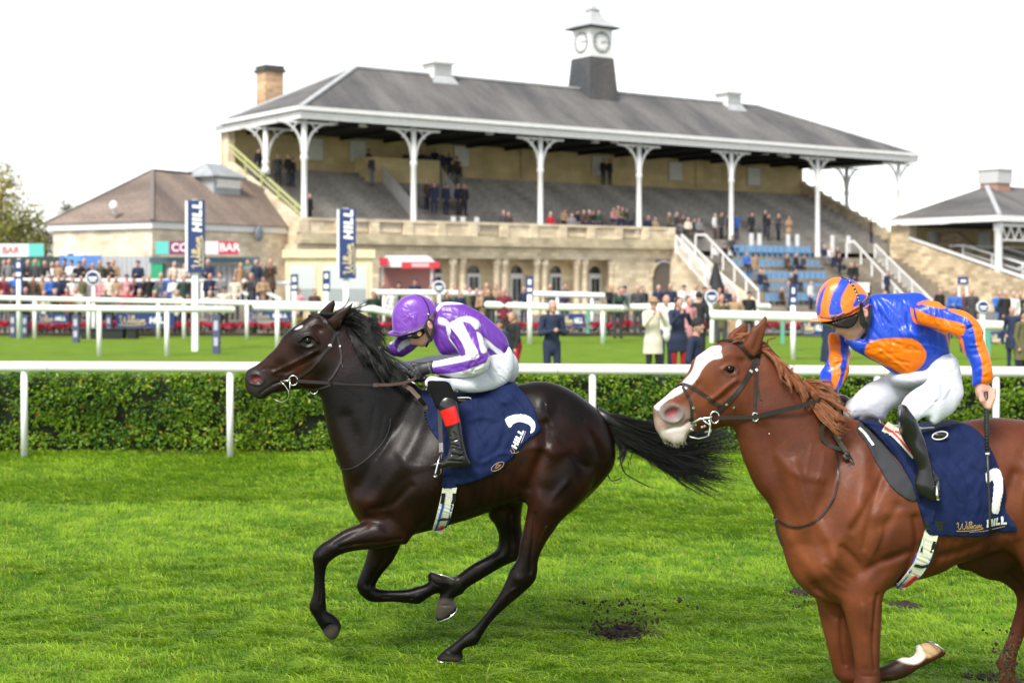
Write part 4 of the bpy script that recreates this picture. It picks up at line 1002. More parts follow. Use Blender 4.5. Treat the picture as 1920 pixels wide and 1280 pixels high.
 peak = c8([(250,528),(300,508),(420,520),(560,500),(700,440),(712,455),(640,505),(540,545),(430,572),(330,580),(262,562),(246,545)])
 def f_helm(g):
  A = Slab(g, cv(domx, Y), k=.92, y0=Y, wmax=.108); rand_wr(A, Y, 742, 575, 790, 612, 70, 26, .003, .0018, 9, 12); rand_wr(A, Y, 745, 560, 800, 600, 10, 10, .004, .0015, 16, 13)
  g.merge(*A.d(g), k=0); cutp(g, dome, Y)
  B = Slab(g, cv(peak, Y), k=1.0, y0=Y); B.U = np.where(B.U > 0, np.maximum(B.U, (.085*np.clip((B.s)/.004, 0, 1))**2), B.U); B.gu = np.sqrt(sum(q_**2 for q_ in np.gradient(B.U, g.h)))
  g.merge(*B.d(g), k=.004)
  b = q([(410,160)], [0])[0]; g.ell(b, (.012,.012,.009), k=.008)
 lo, hi = bx(dome+peak, -.13, .13)
 helm, hgd = garment(root, 'helmet', lo, hi, .0042, f_helm, fold_mat('purple_silk', (.15,.033,.36), .30, bs=(70, .35, .003), sheen=.2), keep=True)
 mb = MB(); p, n_ = on_surf(hgd, c8([(318,522),(420,530),(560,500),(660,450),(735,385),(770,330),(838,275)]), Y, .001); ribbon(mb, p, .011, .002, n_)
 local(mb.build('helmet_band', mat('band_grey', (.07,.065,.07), .6)), helm)
 mb = MB(); p, n_ = on_surf(hgd, c8([(560,80),(640,100),(700,170),(735,250),(742,320)]), Y, .001); ribbon(mb, p, .006, .002, n_)
 p2 = q([(742,320),(735,370),(700,430),(690,470)], [-.11]*4); ribbon(mb, p2, .008, .003)
 ribbon(mb, q([(742,370),(790,400),(800,470),(775,560),(735,640),(700,700)], [-.09,-.088,-.084,-.08,-.074,-.03]), .012, .003)
 ribbon(mb, q([(690,480),(720,530),(745,590)], [-.092,-.086,-.08]), .017, .003)
 local(mb.build('chin_strap', mat('strap_black', (.008,.008,.009), .45)), root)
 mb = MB(); b = q([(738,310)], [-.118])[0]; mb.ball(b, .0065, 8, sc=(1,.5,1)); local(mb.build('stud', mat('steel', (.6,.6,.6), .25, metal=1)), helm)
 gg = c8([(395,572),(470,562),(560,530),(640,490),(690,470),(700,500),(690,545),(640,590),(590,612),(540,608),(490,592),(440,590)])
 def f_gog(g):
  A = Slab(g, cv(gg, Y), k=1.0, y0=Y); w_ = .074*np.clip(1.15-(np.abs(A.X-PX(760, Y)))/.12*.45, .3, 1); A.U = np.where(A.U > 0, (w_*np.clip(A.s/.006, 0, 1)**.5+.006)**2, A.U); A.gu = np.sqrt(sum(q_**2 for q_ in np.gradient(A.U, g.h)))
  g.merge(*A.d(g), k=0)
 lo, hi = bx(gg, -.1, .1); gog, ggd = garment(root, 'goggles', lo, hi, .0035, f_gog, mat('goggle_lens', (.004,.003,.003), .12, spec=.3), keep=True)
 decal('goggle_badge', ggd, [crop(690,540,6.4,[(625+27*math.cos(t), 540+30*math.sin(t)) for t in np.linspace(0, 6.2, 14)])], Y, mat('gold_print', (.42,.24,.06), .4), gog, step=.0012, off=.002)
 # whip
 wroot = empty('whip', (PX(730, Y), Y-.12, PZ(665, Y)), "black riding whip with white tip mark, held in purple jockey's gloved hand", 'whip')
 mb = MB(); mb.tube(q([(40,620),(250,765),(540,950),(700,1060)], [-.10,-.13,-.16,-.16]), [.0045,.006,.0085,.008], 8); local(mb.build('shaft', mat('whip_black', (.02,.02,.022), .4)), wroot)
 mb = MB(); ribbon(mb, q([(150,690),(175,707)], [-.135,-.136]), .012, .004); local(mb.build('tip_mark', mat('white_paint', (.75,.75,.75), .5)), wroot)
 mb = MB(); a = q([(700,1060),(712,1072)], [-.16,-.16]); mb.ball(a[0], .012, 10); local(mb.build('whip_knob', MATS['patent_leather'] if 0 else mat('black_leather', (.01,.01,.011), .25, coat=.2)), wroot)
 hf.ysh = ysh
 return root

def cloth_on(hf, poly, name, label, group, extra=None, th=.014, wr=()):
 """saddle cloth: the horse's own field offset outwards and cut to the outline"""
 Y = hf.Y; g0 = hf.g; A = np.array(cv(poly, Y)); lo = A.min(0)-.04; hi = A.max(0)+.04
 g = Grid((lo[0], g0.y[0], lo[1]), (hi[0], g0.y[-1], hi[1]), g0.h)
 # resample the horse field (same spacing, shifted origin)
 off = np.round((g.lo-g0.lo)/g0.h).astype(int); g.lo = g0.lo+off*g0.h
 g.x = g.lo[0]+np.arange(g.n[0])*g.h; g.y = g.lo[1]+np.arange(g.n[1])*g.h; g.z = g.lo[2]+np.arange(g.n[2])*g.h
 for ax in range(3):
  m_ = min(g.n[ax], g0.n[ax]-off[ax]); g.n[ax] = m_
 g.x = g.x[:g.n[0]]; g.y = g.y[:g.n[1]]; g.z = g.z[:g.n[2]]
 g.D = g0.D[off[0]:off[0]+g.n[0], off[1]:off[1]+g.n[1], off[2]:off[2]+g.n[2]].copy()
 if extra: extra(g)
 X, Z = np.meshgrid(g.x, g.z, indexing='ij'); P_ = spline(cv(poly, Y), 4)
 rel = np.zeros(X.shape)
 for L, w_, a in wr:
  d = seg_dist(X, Z, spline(cv(L, Y), 3, False), False); rel += a*np.exp(-(d/w_)**2)
 n1 = np.sin(X*38+4*np.sin(Z*17))*np.sin(Z*31+3*np.sin(X*23)); rel += .0022*n1
 g.D = g.D - th - rel[:, None, :].astype(np.float32)
 s2 = np.where(inside(X, Z, P_), -1, 1)*seg_dist(X, Z, P_)
 g.D = np.maximum(g.D, s2[:, None, :].astype(np.float32))
 g.D = np.maximum(g.D, -(g0.D[off[0]:off[0]+g.n[0], off[1]:off[1]+g.n[1], off[2]:off[2]+g.n[2]]+.03))   # hollow inside
 D0 = g.D.copy(); V, F = g.mesh(); g.D = D0
 root = empty(name, (float(PX(sum(p[0] for p in poly)/len(poly), Y)), Y, PZ(max(p[1] for p in poly), Y)), label, 'saddle cloth', group)
 me = np_mesh('cloth', V, F); o = link('cloth', me, None, [fold_mat('navy_cloth', (.0045,.012,.058), .75, bs=(14, .8, .014), sheen=.0, spec=.2, stretch=(1, 1, .6))]); local(o, root)
 return root, g
def letters(word, x0, y0, x1, y1, hgt, sl=.18):
 """block capitals laid along the line (x0,y0)-(x1,y1); returns polygons in px"""
 G = {'H': (1.0, [[(0,0),(.32,0),(.32,1),(0,1)],[(.68,0),(1,0),(1,1),(.68,1)],[(.32,.37),(.68,.37),(.68,.63),(.32,.63)]]), 'I': (.34, [[(0,0),(.34,0),(.34,1),(0,1)]]), 'L': (.78, [[(0,0),(.78,0),(.78,.27),(.33,.27),(.33,1),(0,1)]]),
         '_': (0, [])}
 tot = sum(G[c][0]+.14 for c in word)-.14; L = math.hypot(x1-x0, y1-y0); ux, uy = (x1-x0)/L, (y1-y0)/L; vx, vy = uy, -ux
 if True: vx, vy = uy, -ux
 out = []; cx = 0
 for c in word:
  for poly in G[c][1]:
   out.append([(x0+ux*((cx+a+b*sl)/tot*L)+vx*b*hgt, y0+uy*((cx+a+b*sl)/tot*L)+vy*b*hgt) for a, b in poly])
  cx += G[c][0]+.14
 return out
def script_word(px, py, w_, h_, ang=0):
 """cursive 'William' as polylines in px, baseline start at px,py"""
 S = [[(.00,.75),(.03,.95),(.08,.9),(.06,.4),(.10,.05),(.17,.3),(.22,.85),(.22,.3),(.27,.05),(.34,.4),(.37,.98),(.33,1.05)],[(.36,.1),(.40,.5),(.39,.1),(.43,.08)],[(.43,.08),(.50,.9),(.47,.95),(.46,.2),(.49,.05)],[(.49,.05),(.57,.9),(.54,.95),(.53,.2),(.56,.05)],[(.56,.05),(.61,.5),(.60,.1),(.63,.08)],
         [(.75,.45),(.68,.5),(.65,.2),(.70,.04),(.75,.4),(.75,.08),(.79,.08)],[(.79,.08),(.81,.5),(.81,.05),(.86,.5),(.88,.45),(.88,.05),(.93,.5),(.95,.45),(.95,.08),(1.0,.1)],[(-.03,-.12),(.3,-.18),(.8,-.14),(1.02,.0)],[(.405,.72),(.41,.76)],[(.61,.72),(.615,.76)]]
 ca, sa = math.cos(ang), math.sin(ang)
 return [[(px+(a*w_)*ca+(b*h_)*sa, py+(a*w_)*sa-(b*h_)*ca) for a, b in s_] for s_ in S]
def strokes(name, g, lines, Y, m, parent, r=.0016, off=.003):
 mb = MB()
 for L in lines:
  p, _ = on_surf(g, L, Y, off, sub=4); mb.tube(p, r, 4)
 return local(mb.build(name, m), parent)

def tack_dark(hf):
 Y = hf.Y; g = hf.g; c2 = lambda L: crop(560, 700, 4, L); c1 = lambda L: crop(440, 560, 6.4, L)
 cloth = c2([(925,130),(985,125),(1060,150),(1180,140),(1300,120),(1450,95),(1560,62),(1610,68),(1665,112),(1720,165),(1758,230),(1785,300),(1795,345),(1814,392),(1770,430),(1710,468),(1660,520),(1615,580),(1560,632),(1500,682),(1440,722),(1330,762),(1225,792),(1195,788),(1190,812),(1140,818),(1095,816),(1092,760),(1098,700),(1092,600),(1080,500),(1030,440),(990,380),(965,300),(940,220)])
 def extra(g_):
  g_.ell((PX(905, Y), Y, PZ(765, Y)), (.24,.17,.085), k=.05); g_.ell((PX(950, Y), Y, PZ(745, Y)), (.10,.15,.075), k=.05)
 wr = [(c2(L), w_, a) for L, w_, a in [([(1330,180),(1340,330),(1400,480)],.02,.006),([(1500,140),(1560,300),(1530,460)],.016,-.006),([(1450,130),(1500,180),(1560,200)],.012,.005),([(1540,440),(1480,560),(1380,600)],.014,-.006),([(1400,620),(1500,560),(1600,560)],.012,.006),
          ([(1240,480),(1290,600),(1350,660)],.016,-.005),([(1110,740),(1160,730),(1200,740)],.010,-.008),([(1140,770),(1150,810)],.008,.006),([(1600,170),(1680,260),(1720,340)],.016,.006),([(1620,440),(1580,520),(1620,560)],.01,-.006),([(1290,330),(1370,300),(1480,320)],.014,.005)]]
 root, gc = cloth_on(hf, cloth, 'saddle_cloth', "navy saddle cloth with white number and HILL lettering on the dark bay horse", 'saddle cloths on the racehorses', extra, wr=wr)
 wp = mat('white_print', (.78,.78,.78), .6)
 decal('number', gc, [spline(c2([(1550,322),(1580,296),(1640,282),(1700,285),(1750,315),(1770,355),(1762,395),(1735,415),(1738,372),(1712,348),(1652,335),(1610,350),(1582,376)]), 3)], Y, wp, root, step=.003)
 x0, y0 = c2([(1632,530)])[0]; x1, y1 = c2([(1690,400)])[0]
 decal('lettering', gc, letters('HILL', x0, y0, x1, y1, 10.5, .1), Y, wp, root, step=.0013)
 strokes('underline', gc, [c2([(1645,545),(1700,402)])], Y, wp, root, r=.0015)
 gp = mat('gold_thread', (.45,.30,.12), .5)
 strokes('script_lettering', gc, [c2([(1600,520),(1620,545),(1600,560),(1590,535)]), c2([(1610,560),(1640,555),(1650,545)])], Y, gp, root, r=.0014)
 em = [c2([(1495+45*math.cos(t)-10*math.sin(t), 655+30*math.sin(t)-14*math.cos(t)) for t in np.linspace(0, 6.28, 16)]), c2([(1480,660),(1495,640),(1515,650)]), c2([(1478,668),(1500,660),(1520,640)])]
 strokes('emblem', gc, em, Y, gp, root, r=.0018)
 # saddle: seat, girth, stirrup
 sroot = empty('saddle', (PX(870, Y), Y, PZ(760, Y)), 'small black race saddle with white girth under the purple jockey', 'saddle', 'race saddles')
 mb = MB(); lt = mat('black_leather', (.01,.01,.011), .25, coat=.2)
 gs = Grid((PX(790, Y), Y-.2, PZ(800, Y)), (PX(985, Y), Y+.2, PZ(690, Y)), .007)
 gs.ell((PX(880, Y), Y, PZ(752, Y)), (.17,.13,.045), k=.02); gs.ell((PX(812, Y), Y, PZ(738, Y)), (.05,.09,.05), k=.03); gs.ell((PX(925, Y), Y, PZ(735, Y)), (.05,.10,.03), k=.03)
 gs.ell((PX(862, Y), Y-.135, PZ(747, Y)), (.075,.02,.018), k=.01)
 V, F = gs.mesh(); local(link('seat', np_mesh('seat', V, F), None, [lt]), sroot)
 mb = MB(); mb.tube([Vector((PX(a, Y), Y-.155, PZ(b, Y))) for a, b in c2([(1170,168),(1230,164),(1280,164),(1300,172)])], .004, 6); local(mb.build('seat_trim', mat('white_paint', (.75,.75,.75), .5)), sroot)
 for nm, pts, wd, mt, of in (('girth', [(1150,800),(1135,880),(1115,960),(1090,1050),(1055,1140),(1040,1160)], .078, mat('girth_white', (.62,.63,.52), .7, bump=(300,.4,.002)), .006),
       ('girth_stripe', [(1100,930),(1082,990),(1058,1070),(1025,1150)], .012, mat('girth_blue', (.02,.06,.42), .6), .010),
       ('girth_stripe', [(1160,930),(1145,1000),(1125,1070),(1095,1135)], .010, mat('girth_blue', (.02,.06,.42), .6), .010),
       ('girth_strap', [(1095,850),(1092,900),(1085,925)], .02, mat('strap_black', (.008,.008,.009), .45), .012),
       ('girth_strap', [(1180,850),(1175,900),(1165,925)], .02, mat('strap_black', (.008,.008,.009), .45), .012),
       ('girth_keeper', [(1060,1050),(1100,1045),(1142,1038)], .014, mat('strap_black', (.008,.008,.009), .45), .014),
       ('girth_tab', [(1050,1145),(1070,1125),(1085,1105)], .028, mat('girth_red', (.5,.02,.03), .6), .014)):
  mb = MB(); p, n_ = on_surf(g, c2(pts), Y, of); ribbon(mb, p, wd, .004, n_); local(mb.build(nm, mt), sroot)
 mb = MB(); ys = hf.ysh
 mb.tube([Vector((PX(a, Y), ys+o, PZ(b, Y))) for (a, b), o in zip(c2([(1090,540),(1070,600),(1052,680),(1046,702)]), (0,-.035,-.052,-.05))], [.004,.004,.005,.006], 8)
 mb.tube([Vector((PX(a, Y), ys+o, PZ(b, Y))) for (a, b), o in zip(c2([(1090,540),(1090,600),(1085,680),(1080,710)]), (0,.03,.045,.045))], .004, 8)
 mb.tube([Vector((PX(a, Y), ys+o, PZ(b, Y))) for (a, b), o in zip(c2([(1046,704),(1062,712),(1080,712)]), (-.05,0,.045))], .007, 8)
 local(mb.build('stirrup_iron', mat('steel', (.6,.6,.6), .25, metal=1)), sroot)
 mb = MB(); ribbon(mb, [Vector((PX(a, Y), ys+o, PZ(b, Y))) for (a, b), o in zip(c2([(1070,170),(1078,360),(1085,480),(1088,545)]), (.06,.05,.03,0))], .022, .004); local(mb.build('stirrup_leather', lt), sroot)
 # bridle
 br = empty('bridle', (PX(560, Y), Y, PZ(700, Y)), 'dark leather bridle and reins with steel bit rings on the dark bay horse', 'bridle', 'bridles on the racehorses')
 dl = mat('bridle_leather', (.018,.014,.013), .5, spec=.3); stl = mat('steel', (.6,.6,.6), .25, metal=1)
 def strap(name, pts, wd, m_=dl, par=br, off=.003, side=-1, th=.003):
  mb = MB(); p, n_ = on_surf(g, pts, Y, off, side); ribbon(mb, p, wd, th, n_); return local(mb.build(name, m_), par)
 strap('browband', c1([(890,215),(960,200),(1040,225),(1110,285),(1180,360),(1250,425)]), .018)
 strap('cheek_strap', c1([(1225,400),(1180,520),(1150,580),(1070,670),(960,800),(860,880),(760,940)]), .017)
 strap('throat_lash', c1([(1245,440),(1275,560),(1300,700),(1270,800),(1200,920),(1150,970)]), .012)
 strap('headpiece', c1([(1250,425),(1270,330),(1290,250)]), .015)
 strap('strap_end', c1([(1090,650),(1055,700),(1030,750)]), .009); strap('strap_end', c1([(1300,740),(1325,820)]), .006)
 for p_ in ([(1140,560),(1165,545),(1175,570)],[(1270,570),(1290,560)]): strap('buckle', c1(p_), .010, stl, off=.007, th=.002)
 yb = (surf_y(g, PX(545, Y), PZ(712, Y)) or Y)-.012
 def loop(name, cx, cy, rx, ry, r_, a0=0, a1=2*math.pi, o=0, m_=stl, par=br, tilt=0):
  mb = MB(); pts = [Vector((PX(440+(cx+rx*math.cos(t)*math.cos(tilt)-ry*math.sin(t)*math.sin(tilt))/6.4, Y), yb+o, PZ(560+(cy+rx*math.cos(t)*math.sin(tilt)+ry*math.sin(t)*math.cos(tilt))/6.4, Y))) for t in np.linspace(a0, a1, 22)]
  mb.tube(pts, r_, 6, caps=False); return local(mb.build(name, m_), par)
 loop('bit_ring', 725, 970, 52, 58, .0042); loop('bit_ring', 1218, 1010, 30, 45, .0045, o=-.01)
 loop('bit_ring', 960, 1085, 48, 50, .0035, a0=.1, a1=2.6, o=.03)
 mb = MB(); mb.tube([Vector((PX(a, Y), yb+o, PZ(b, Y))) for (a, b), o in zip(c1([(575,975),(640,972),(700,965)]), (.012,-.006,-.01))], [.006,.006,.008], 8); mb.tube([Vector((PX(a, Y), yb+o, PZ(b, Y))) for (a, b), o in zip(c1([(690,970),(685,1060),(690,1140)]), (-.01,-.008,-.004))], .004, 6); local(mb.build('bit_bar', stl), br)
 mb = MB(); mb.tube([Vector((PX(a, Y), yb+o, PZ(b, Y))) for (a, b), o in zip(c1([(575,975),(630,1030),(670,1090),(680,1150),(650,1200),(580,1232),(510,1215),(430,1150)]), (-.005,-.01,-.01,-.01,.0,.02,.04,.06))], .003, 6); local(mb.build('bit_hoop', stl), br)
 strap('chin_strap', c1([(760,1000),(820,1040),(900,1070),(1000,1075),(1100,1050),(1180,1020)]), .010)
 # reins: flat in air from the ring to the hand
 mb = MB(); ribbon(mb, [Vector((PX(a, Y), y_, PZ(b, Y))) for (a, b), y_ in zip(c1([(770,975),(950,985),(1190,1000),(1450,1003),(1710,1002)]), (yb-.004, yb-.008, yb-.012, Y-.17, Y-.20))], [.018,.018,.016,.009,.009], .003); local(mb.build('rein', dl), br)
 brn = mat('brown_rein', (.06,.03,.02), .5)
 mb = MB(); ribbon(mb, [Vector((PX(a, Y), y_, PZ(b, Y))) for (a, b), y_ in zip(crop(690,540,6.4,[(105,1130),(300,1128),(450,1110),(560,1075),(600,1050)]), (Y-.20,Y-.20,Y-.19,Y-.18,Y-.17))], .016, .004); ribbon(mb, [Vector((PX(a, Y), Y-.203, PZ(b, Y))) for a, b in crop(690,540,6.4,[(102,1132),(165,1130)])], .020, .005); local(mb.build('rein', brn), br)
 yq = surf_y(g, PX(800, Y), PZ(750, Y))-.02
 mb = MB(); ribbon(mb, [Vector((PX(a, Y), y_, PZ(b, Y))) for (a, b), y_ in zip(c2([(800,70),(860,100),(920,160),(955,220),(965,255)]), (Y-.16,Y-.18,Y-.2,yq-.015,yq-.02))], .024, .006); local(mb.build('rein_loop', brn), br)
 mb = MB()
 for i in range(5): mb.tube([Vector((PX(a, Y), yq-.025, PZ(b, Y))) for a, b in c2([(950+i*4,270+i*24),(975+i*4,262+i*24),(995+i*3,285+i*24),(970+i*4,292+i*24)])], .006, 6)
 local(mb.build('rein_knot', mat('strap_black', (.008,.008,.009), .45)), br)
 # neck strap
 mg = empty('martingale', (PX(680, Y), Y, PZ(850, Y)), 'thin dark neck strap lying round the chest of the dark bay horse', 'neck strap', 'neck straps on the racehorses')
 mb = MB(); p, n_ = on_surf(g, c2([(700,320),(690,400),(650,490),(580,570),(500,640),(420,685),(330,705)]), Y, .003); ribbon(mb, p, .007, .003, n_)
 p = [Vector((PX(a, Y), Y+.02, PZ(b, Y))) for a, b in c2([(340,712),(300,695),(280,660),(285,615),(300,640),(320,690)])]; mb.tube(p, .004, 6); local(mb.build('strap', mat('strap_black', (.008,.008,.009), .45)), mg)
 mb = MB(); p = [Vector((PX(a, Y), Y-.02, PZ(b, Y))) for a, b in c2([(335,710),(350,800),(365,900),(398,990)])]; ribbon(mb, p, .012, .004, (-1,0,0)); local(mb.build('strap', MATS['strap_black']), mg)
 mb = MB(); p, n_ = on_surf(g, c2([(325,700),(345,710)]), Y, .006); ribbon(mb, p, .012, .004, n_); local(mb.build('buckle', stl), mg)

def jockey_orange(hf):
 Y = hf.Y; hg = hf.g
 root = empty('person', (PX(1700, Y), Y, PZ(790, Y)), 'jockey in blue silks with orange disc and striped cap riding the chestnut racehorse', 'person')
 c6 = lambda L: crop(1500, 500, 5.3333, L); c5 = lambda L: crop(1500, 500, 2.56, L)
 torso = c6([(655,420),(680,330),(720,285),(800,270),(900,268),(1000,266),(1130,258),(1210,268),(1290,330),(1380,400),(1460,480),(1500,560),(1500,660),(1490,760),(1492,880),(1440,925),(1350,985),(1270,1030),(1200,1070),(1140,1110),(1078,1148),(1000,1105),(890,1040),(800,975),(700,925),(620,880),(560,850),(500,800),(445,740),(470,700),(560,700),(610,690),(640,600),(645,500)])
 narm = c6([(1100,560),(1060,500),(1050,420),(1100,380),(1180,345),(1280,345),(1350,400),(1430,415),(1510,440),(1600,515),(1655,600),(1668,640),(1660,680),(1690,760),(1718,860),(1735,960),(1742,1060),(1725,1110),(1690,1135),(1620,1150),(1572,1165),(1550,1130),(1550,1050),(1540,960),(1510,880),(1470,820),(1440,740),(1430,690),(1340,640),(1200,600)])
 farm = c6([(640,720),(560,800),(575,870),(560,920),(530,980),(525,1050),(480,1120),(440,1180),(390,1230),(385,1260),(330,1285),(270,1265),(210,1225),(175,1180),(195,1120),(220,1060),(270,1000),(310,930),(325,850),(328,760),(345,690),(380,665),(440,680),(520,660)])
 nth = c5([(715,425),(738,470),(748,530),(752,600),(725,640),(680,685),(625,712),(580,735),(560,722),(548,700),(510,705),(485,725),(455,750),(425,735),(410,700),(412,655),(440,615),(490,575),(540,545),(600,500),(660,460)])
 fth = c5([(520,520),(470,510),(425,520),(370,545),(320,570),(270,615),(235,655),(212,690),(218,722),(250,738),(300,730),(370,745),(410,735),(440,690),(560,620),(620,560)])
 shin = c5([(440,712),(465,678),(512,664),(535,690),(560,720),(578,758),(600,810),(618,870),(632,930),(640,960),(645,1000),(655,1040),(680,1092),(668,1118),(640,1128),(605,1110),(570,1085),(556,1050),(562,1010),(572,970),(545,900),(515,850),(490,800),(462,760)])
 bx = lambda poly, y0, y1, p=.03: ((PX(min(a for a, b in poly), Y)-p, Y+y0, PZ(max(b for a, b in poly), Y)-p), (PX(max(a for a, b in poly), Y)+p, Y+y1, PZ(min(b for a, b in poly), Y)+p))
 S_ = lambda pts, Yy=Y: [(PX(a, Yy), PZ(b, Yy), Yy+o) for a, b, o in pts]
 ya = S_([(1720,590,-.15),(1800,620,-.24),(1815,700,-.26),(1810,740,-.24)])
 yf = S_([(1600,640,.14),(1565,690,.06),(1545,730,-.02)])
 zs = [surf_y(hg, PX(a, Y), PZ(b, Y)) or Y for a, b in ((1720,860),(1735,900),(1745,925),(1710,830))]
 ysh = min(zs)-.060; ysh0 = ysh+.03
 ysl = [(PX(1690, Y), PZ(785, Y), ysh0), (PX(1725, Y), PZ(840, Y), ysh+.01), (PX(1745, Y), PZ(915, Y), ysh)]
 yn = [(PX(1770, Y), PZ(690, Y), Y-.08), (PX(1700, Y), PZ(740, Y), Y-.20), (PX(1672, Y), PZ(775, Y), ysh0)]
 def f_jacket(g, grow=0):
  T = Slab(g, cv(torso, Y), k=.72, y0=Y, wmax=.205)
  rand_wr(T, Y, 1635, 565, 1700, 640, 65, 16, .006, .0035, 55, 22); rand_wr(T, Y, 1640, 640, 1760, 690, 20, 14, .006, .003, 55, 23); rand_wr(T, Y, 1600, 630, 1640, 660, 0, 8, .006, .003, 24, 24)
  T.relief(cv(c6([(650,740),(800,850),(950,970),(1070,1065)]), Y), .005, .004)
  g.merge(*T.d(g, grow), k=0)
  A = Slab(g, cv(narm, Y), k=.85, y0=ya); rand_wr(A, Y, 1705, 575, 1780, 620, 80, 22, .005, .005, 22, 25); rand_wr(A, Y, 1775, 600, 1825, 700, -15, 26, .006, .005, 22, 26)
  A.relief(cv(c6([(1440,670),(1500,600),(1560,560)]), Y), .008, -.008)
  g.merge(*A.d(g, grow), k=.012)
  B = Slab(g, cv(farm, Y), k=.8, y0=yf); rand_wr(B, Y, 1545, 640, 1600, 730, -10, 26, .006, .0055, 24, 27); g.merge(*B.d(g, grow), k=.02)
 org = [[(628,830),(640,775),(680,738),(660,725),(710,735),(760,715),(900,704),(1060,710),(1150,760),(1208,840),(1216,900),(1185,980),(1125,1038),(1060,1062),(980,1062),(900,1012),(800,972),(700,915),(640,872)],
           [(1058,405),(1095,432),(1200,480),(1350,520),(1472,570),(1452,660),(1400,672),(1250,605),(1100,560),(1068,500)],
           [(1420,680),(1450,690),(1475,800),(1502,885),(1475,835),(1440,740)],
           [(1350,420),(1430,412),(1510,436),(1605,512),(1665,610),(1665,690),(1695,760),(1722,860),(1740,960),(1745,1070),(1700,1115),(1622,1142),(1620,1060),(1612,900),(1580,790),(1560,700),(1540,600),(1512,520),(1440,475)],
           [(1125,372),(1200,338),(1320,332),(1362,400),(1280,412),(1195,392)],
           [(1570,1150),(1620,1122),(1710,1105),(1720,1140),(1575,1175)],
           [(362,660),(440,685),(452,820),(425,960),(402,1000),(420,1060),(380,1150),(300,1232),(212,1205),(222,1180),(300,1150),(330,1040),(308,975),(330,830),(328,740)],
           [(515,900),(560,850),(585,860),(570,920),(525,1000),(530,1060),(445,1190),(425,1165),(460,1070),(480,1000)],[(300,1290),(330,1262),(392,1245),(392,1280),(340,1300)]]
 def pm(px, py, polys, cr=c6):
  m_ = np.zeros(len(px))
  for p in polys: m_ = np.maximum(m_, pmask(px, py, cr(p), .9, 2))
  return m_[:, None]
 OR = np.array([.80,.17,.003]); BL = np.array([.006,.05,.48])
 def col_j(px, py, V):
  m_ = pm(px, py, org); return BL*(1-m_)+OR*m_
 allp = torso+narm+farm; lo, hi = bx(allp, -.36, .28)
 garment(root, 'jacket', lo, hi, .0048, f_jacket, MATS.get('silk') or fold_mat('silk', (1,1,1), .34, attr='Col', bs=(7, .55, .013), sheen=.0, spec=.5, stretch=(3.4, 1.6, .8)), col_j, Y)
 def f_th(g, grow=0):
  A = Slab(g, cv(nth, Y), k=.72, y0=yn); rand_wr(A, Y, 1690, 680, 1790, 760, -35, 16, .005, .0045, 40, 28); rand_wr(A, Y, 1665, 750, 1700, 780, 50, 9, .005, .004, 14, 29); g.merge(*A.d(g, grow), k=0)
  B = Slab(g, cv(fth, Y+.1), k=.75, y0=Y+.12); rand_wr(B, Y, 1590, 720, 1640, 780, -60, 9, .006, .004, 22, 30); g.merge(*B.d(g, grow), k=.01)
  g.ell((PX(1765, Y), Y+.04, PZ(700, Y)), (.09,.14,.11), k=.03); g.ell((PX(1712, Y), Y+.04, PZ(708, Y)), (.10,.11,.055), k=.03)
 lo, hi = bx(nth+fth, -.42, .34); garment(root, 'breeches', lo, hi, .0055, f_th, MATS.get('white_breeches') or fold_mat('white_breeches', (.56,.58,.66), .6, bs=(20, .6, .008)))
 def f_boot(g, grow=0):
  A = Slab(g, cv(shin, Y-.3), k=.9, y0=ysl, wmax=.055)
  for L in ([(530,830),(560,820),(600,830)],[(540,850),(575,845),(610,860)],[(560,960),(600,950),(640,955)],[(570,980),(610,975),(645,985)],[(575,1005),(610,1000),(645,1010)],[(540,870),(570,900),(600,890)],[(585,940),(600,990),(620,1010)],[(600,1060),(640,1075),(672,1085)]): A.relief(cv(c5(L), Y), .0045, -.006)
  g.merge(*A.d(g, grow), k=0)
 def col_b(px, py, V):
  m_ = pm(px, py, [[(425,650),(530,640),(582,756),(490,800)]], c5); w_ = pm(px, py, [[(500,708),(520,705),(520,716),(502,718)]], c5)
  c_ = np.array([.008,.008,.009])*(1-m_)+np.array([.010,.011,.020])*m_; return c_*(1-w_)+np.array([.6,.6,.6])*w_
 lo, hi = bx(shin, ysh-Y-.09, ysh0-Y+.09); garment(root, 'boot', lo, hi, .0045, f_boot, MATS.get('patent_leather') or mat('patent_leather', (.8,.8,.8), .2, attr='Col', coat=.15, spec=.4), col_b, Y)
 yfb = 2*Y-ysh0
 def f_bf(g): g.chain([(PX(1600, Y), yfb, PZ(770, Y)), (PX(1640, Y), yfb, PZ(830, Y)), (PX(1665, Y), yfb, PZ(900, Y))], [.055,.045,.034], k=.02); g.cone((PX(1666, Y), yfb, PZ(910, Y)), (PX(1635, Y), yfb, PZ(935, Y)), .034, .022, .02)
 garment(root, 'boot', (PX(1570, Y), yfb-.09, PZ(960, Y)), (PX(1700, Y), yfb+.09, PZ(740, Y)), .008, f_bf, mat('black_leather', (.01,.01,.011), .2, coat=.4))
 face = c6([(300,560),(350,590),(362,625),(352,652),(356,672),(382,682),(404,680),(420,692),(438,698),(444,712),(456,716),(468,726),(500,740),(540,744),(576,724),(608,690),(640,640),(668,560),(678,420),(650,300),(560,190),(400,190),(250,300),(220,450)])
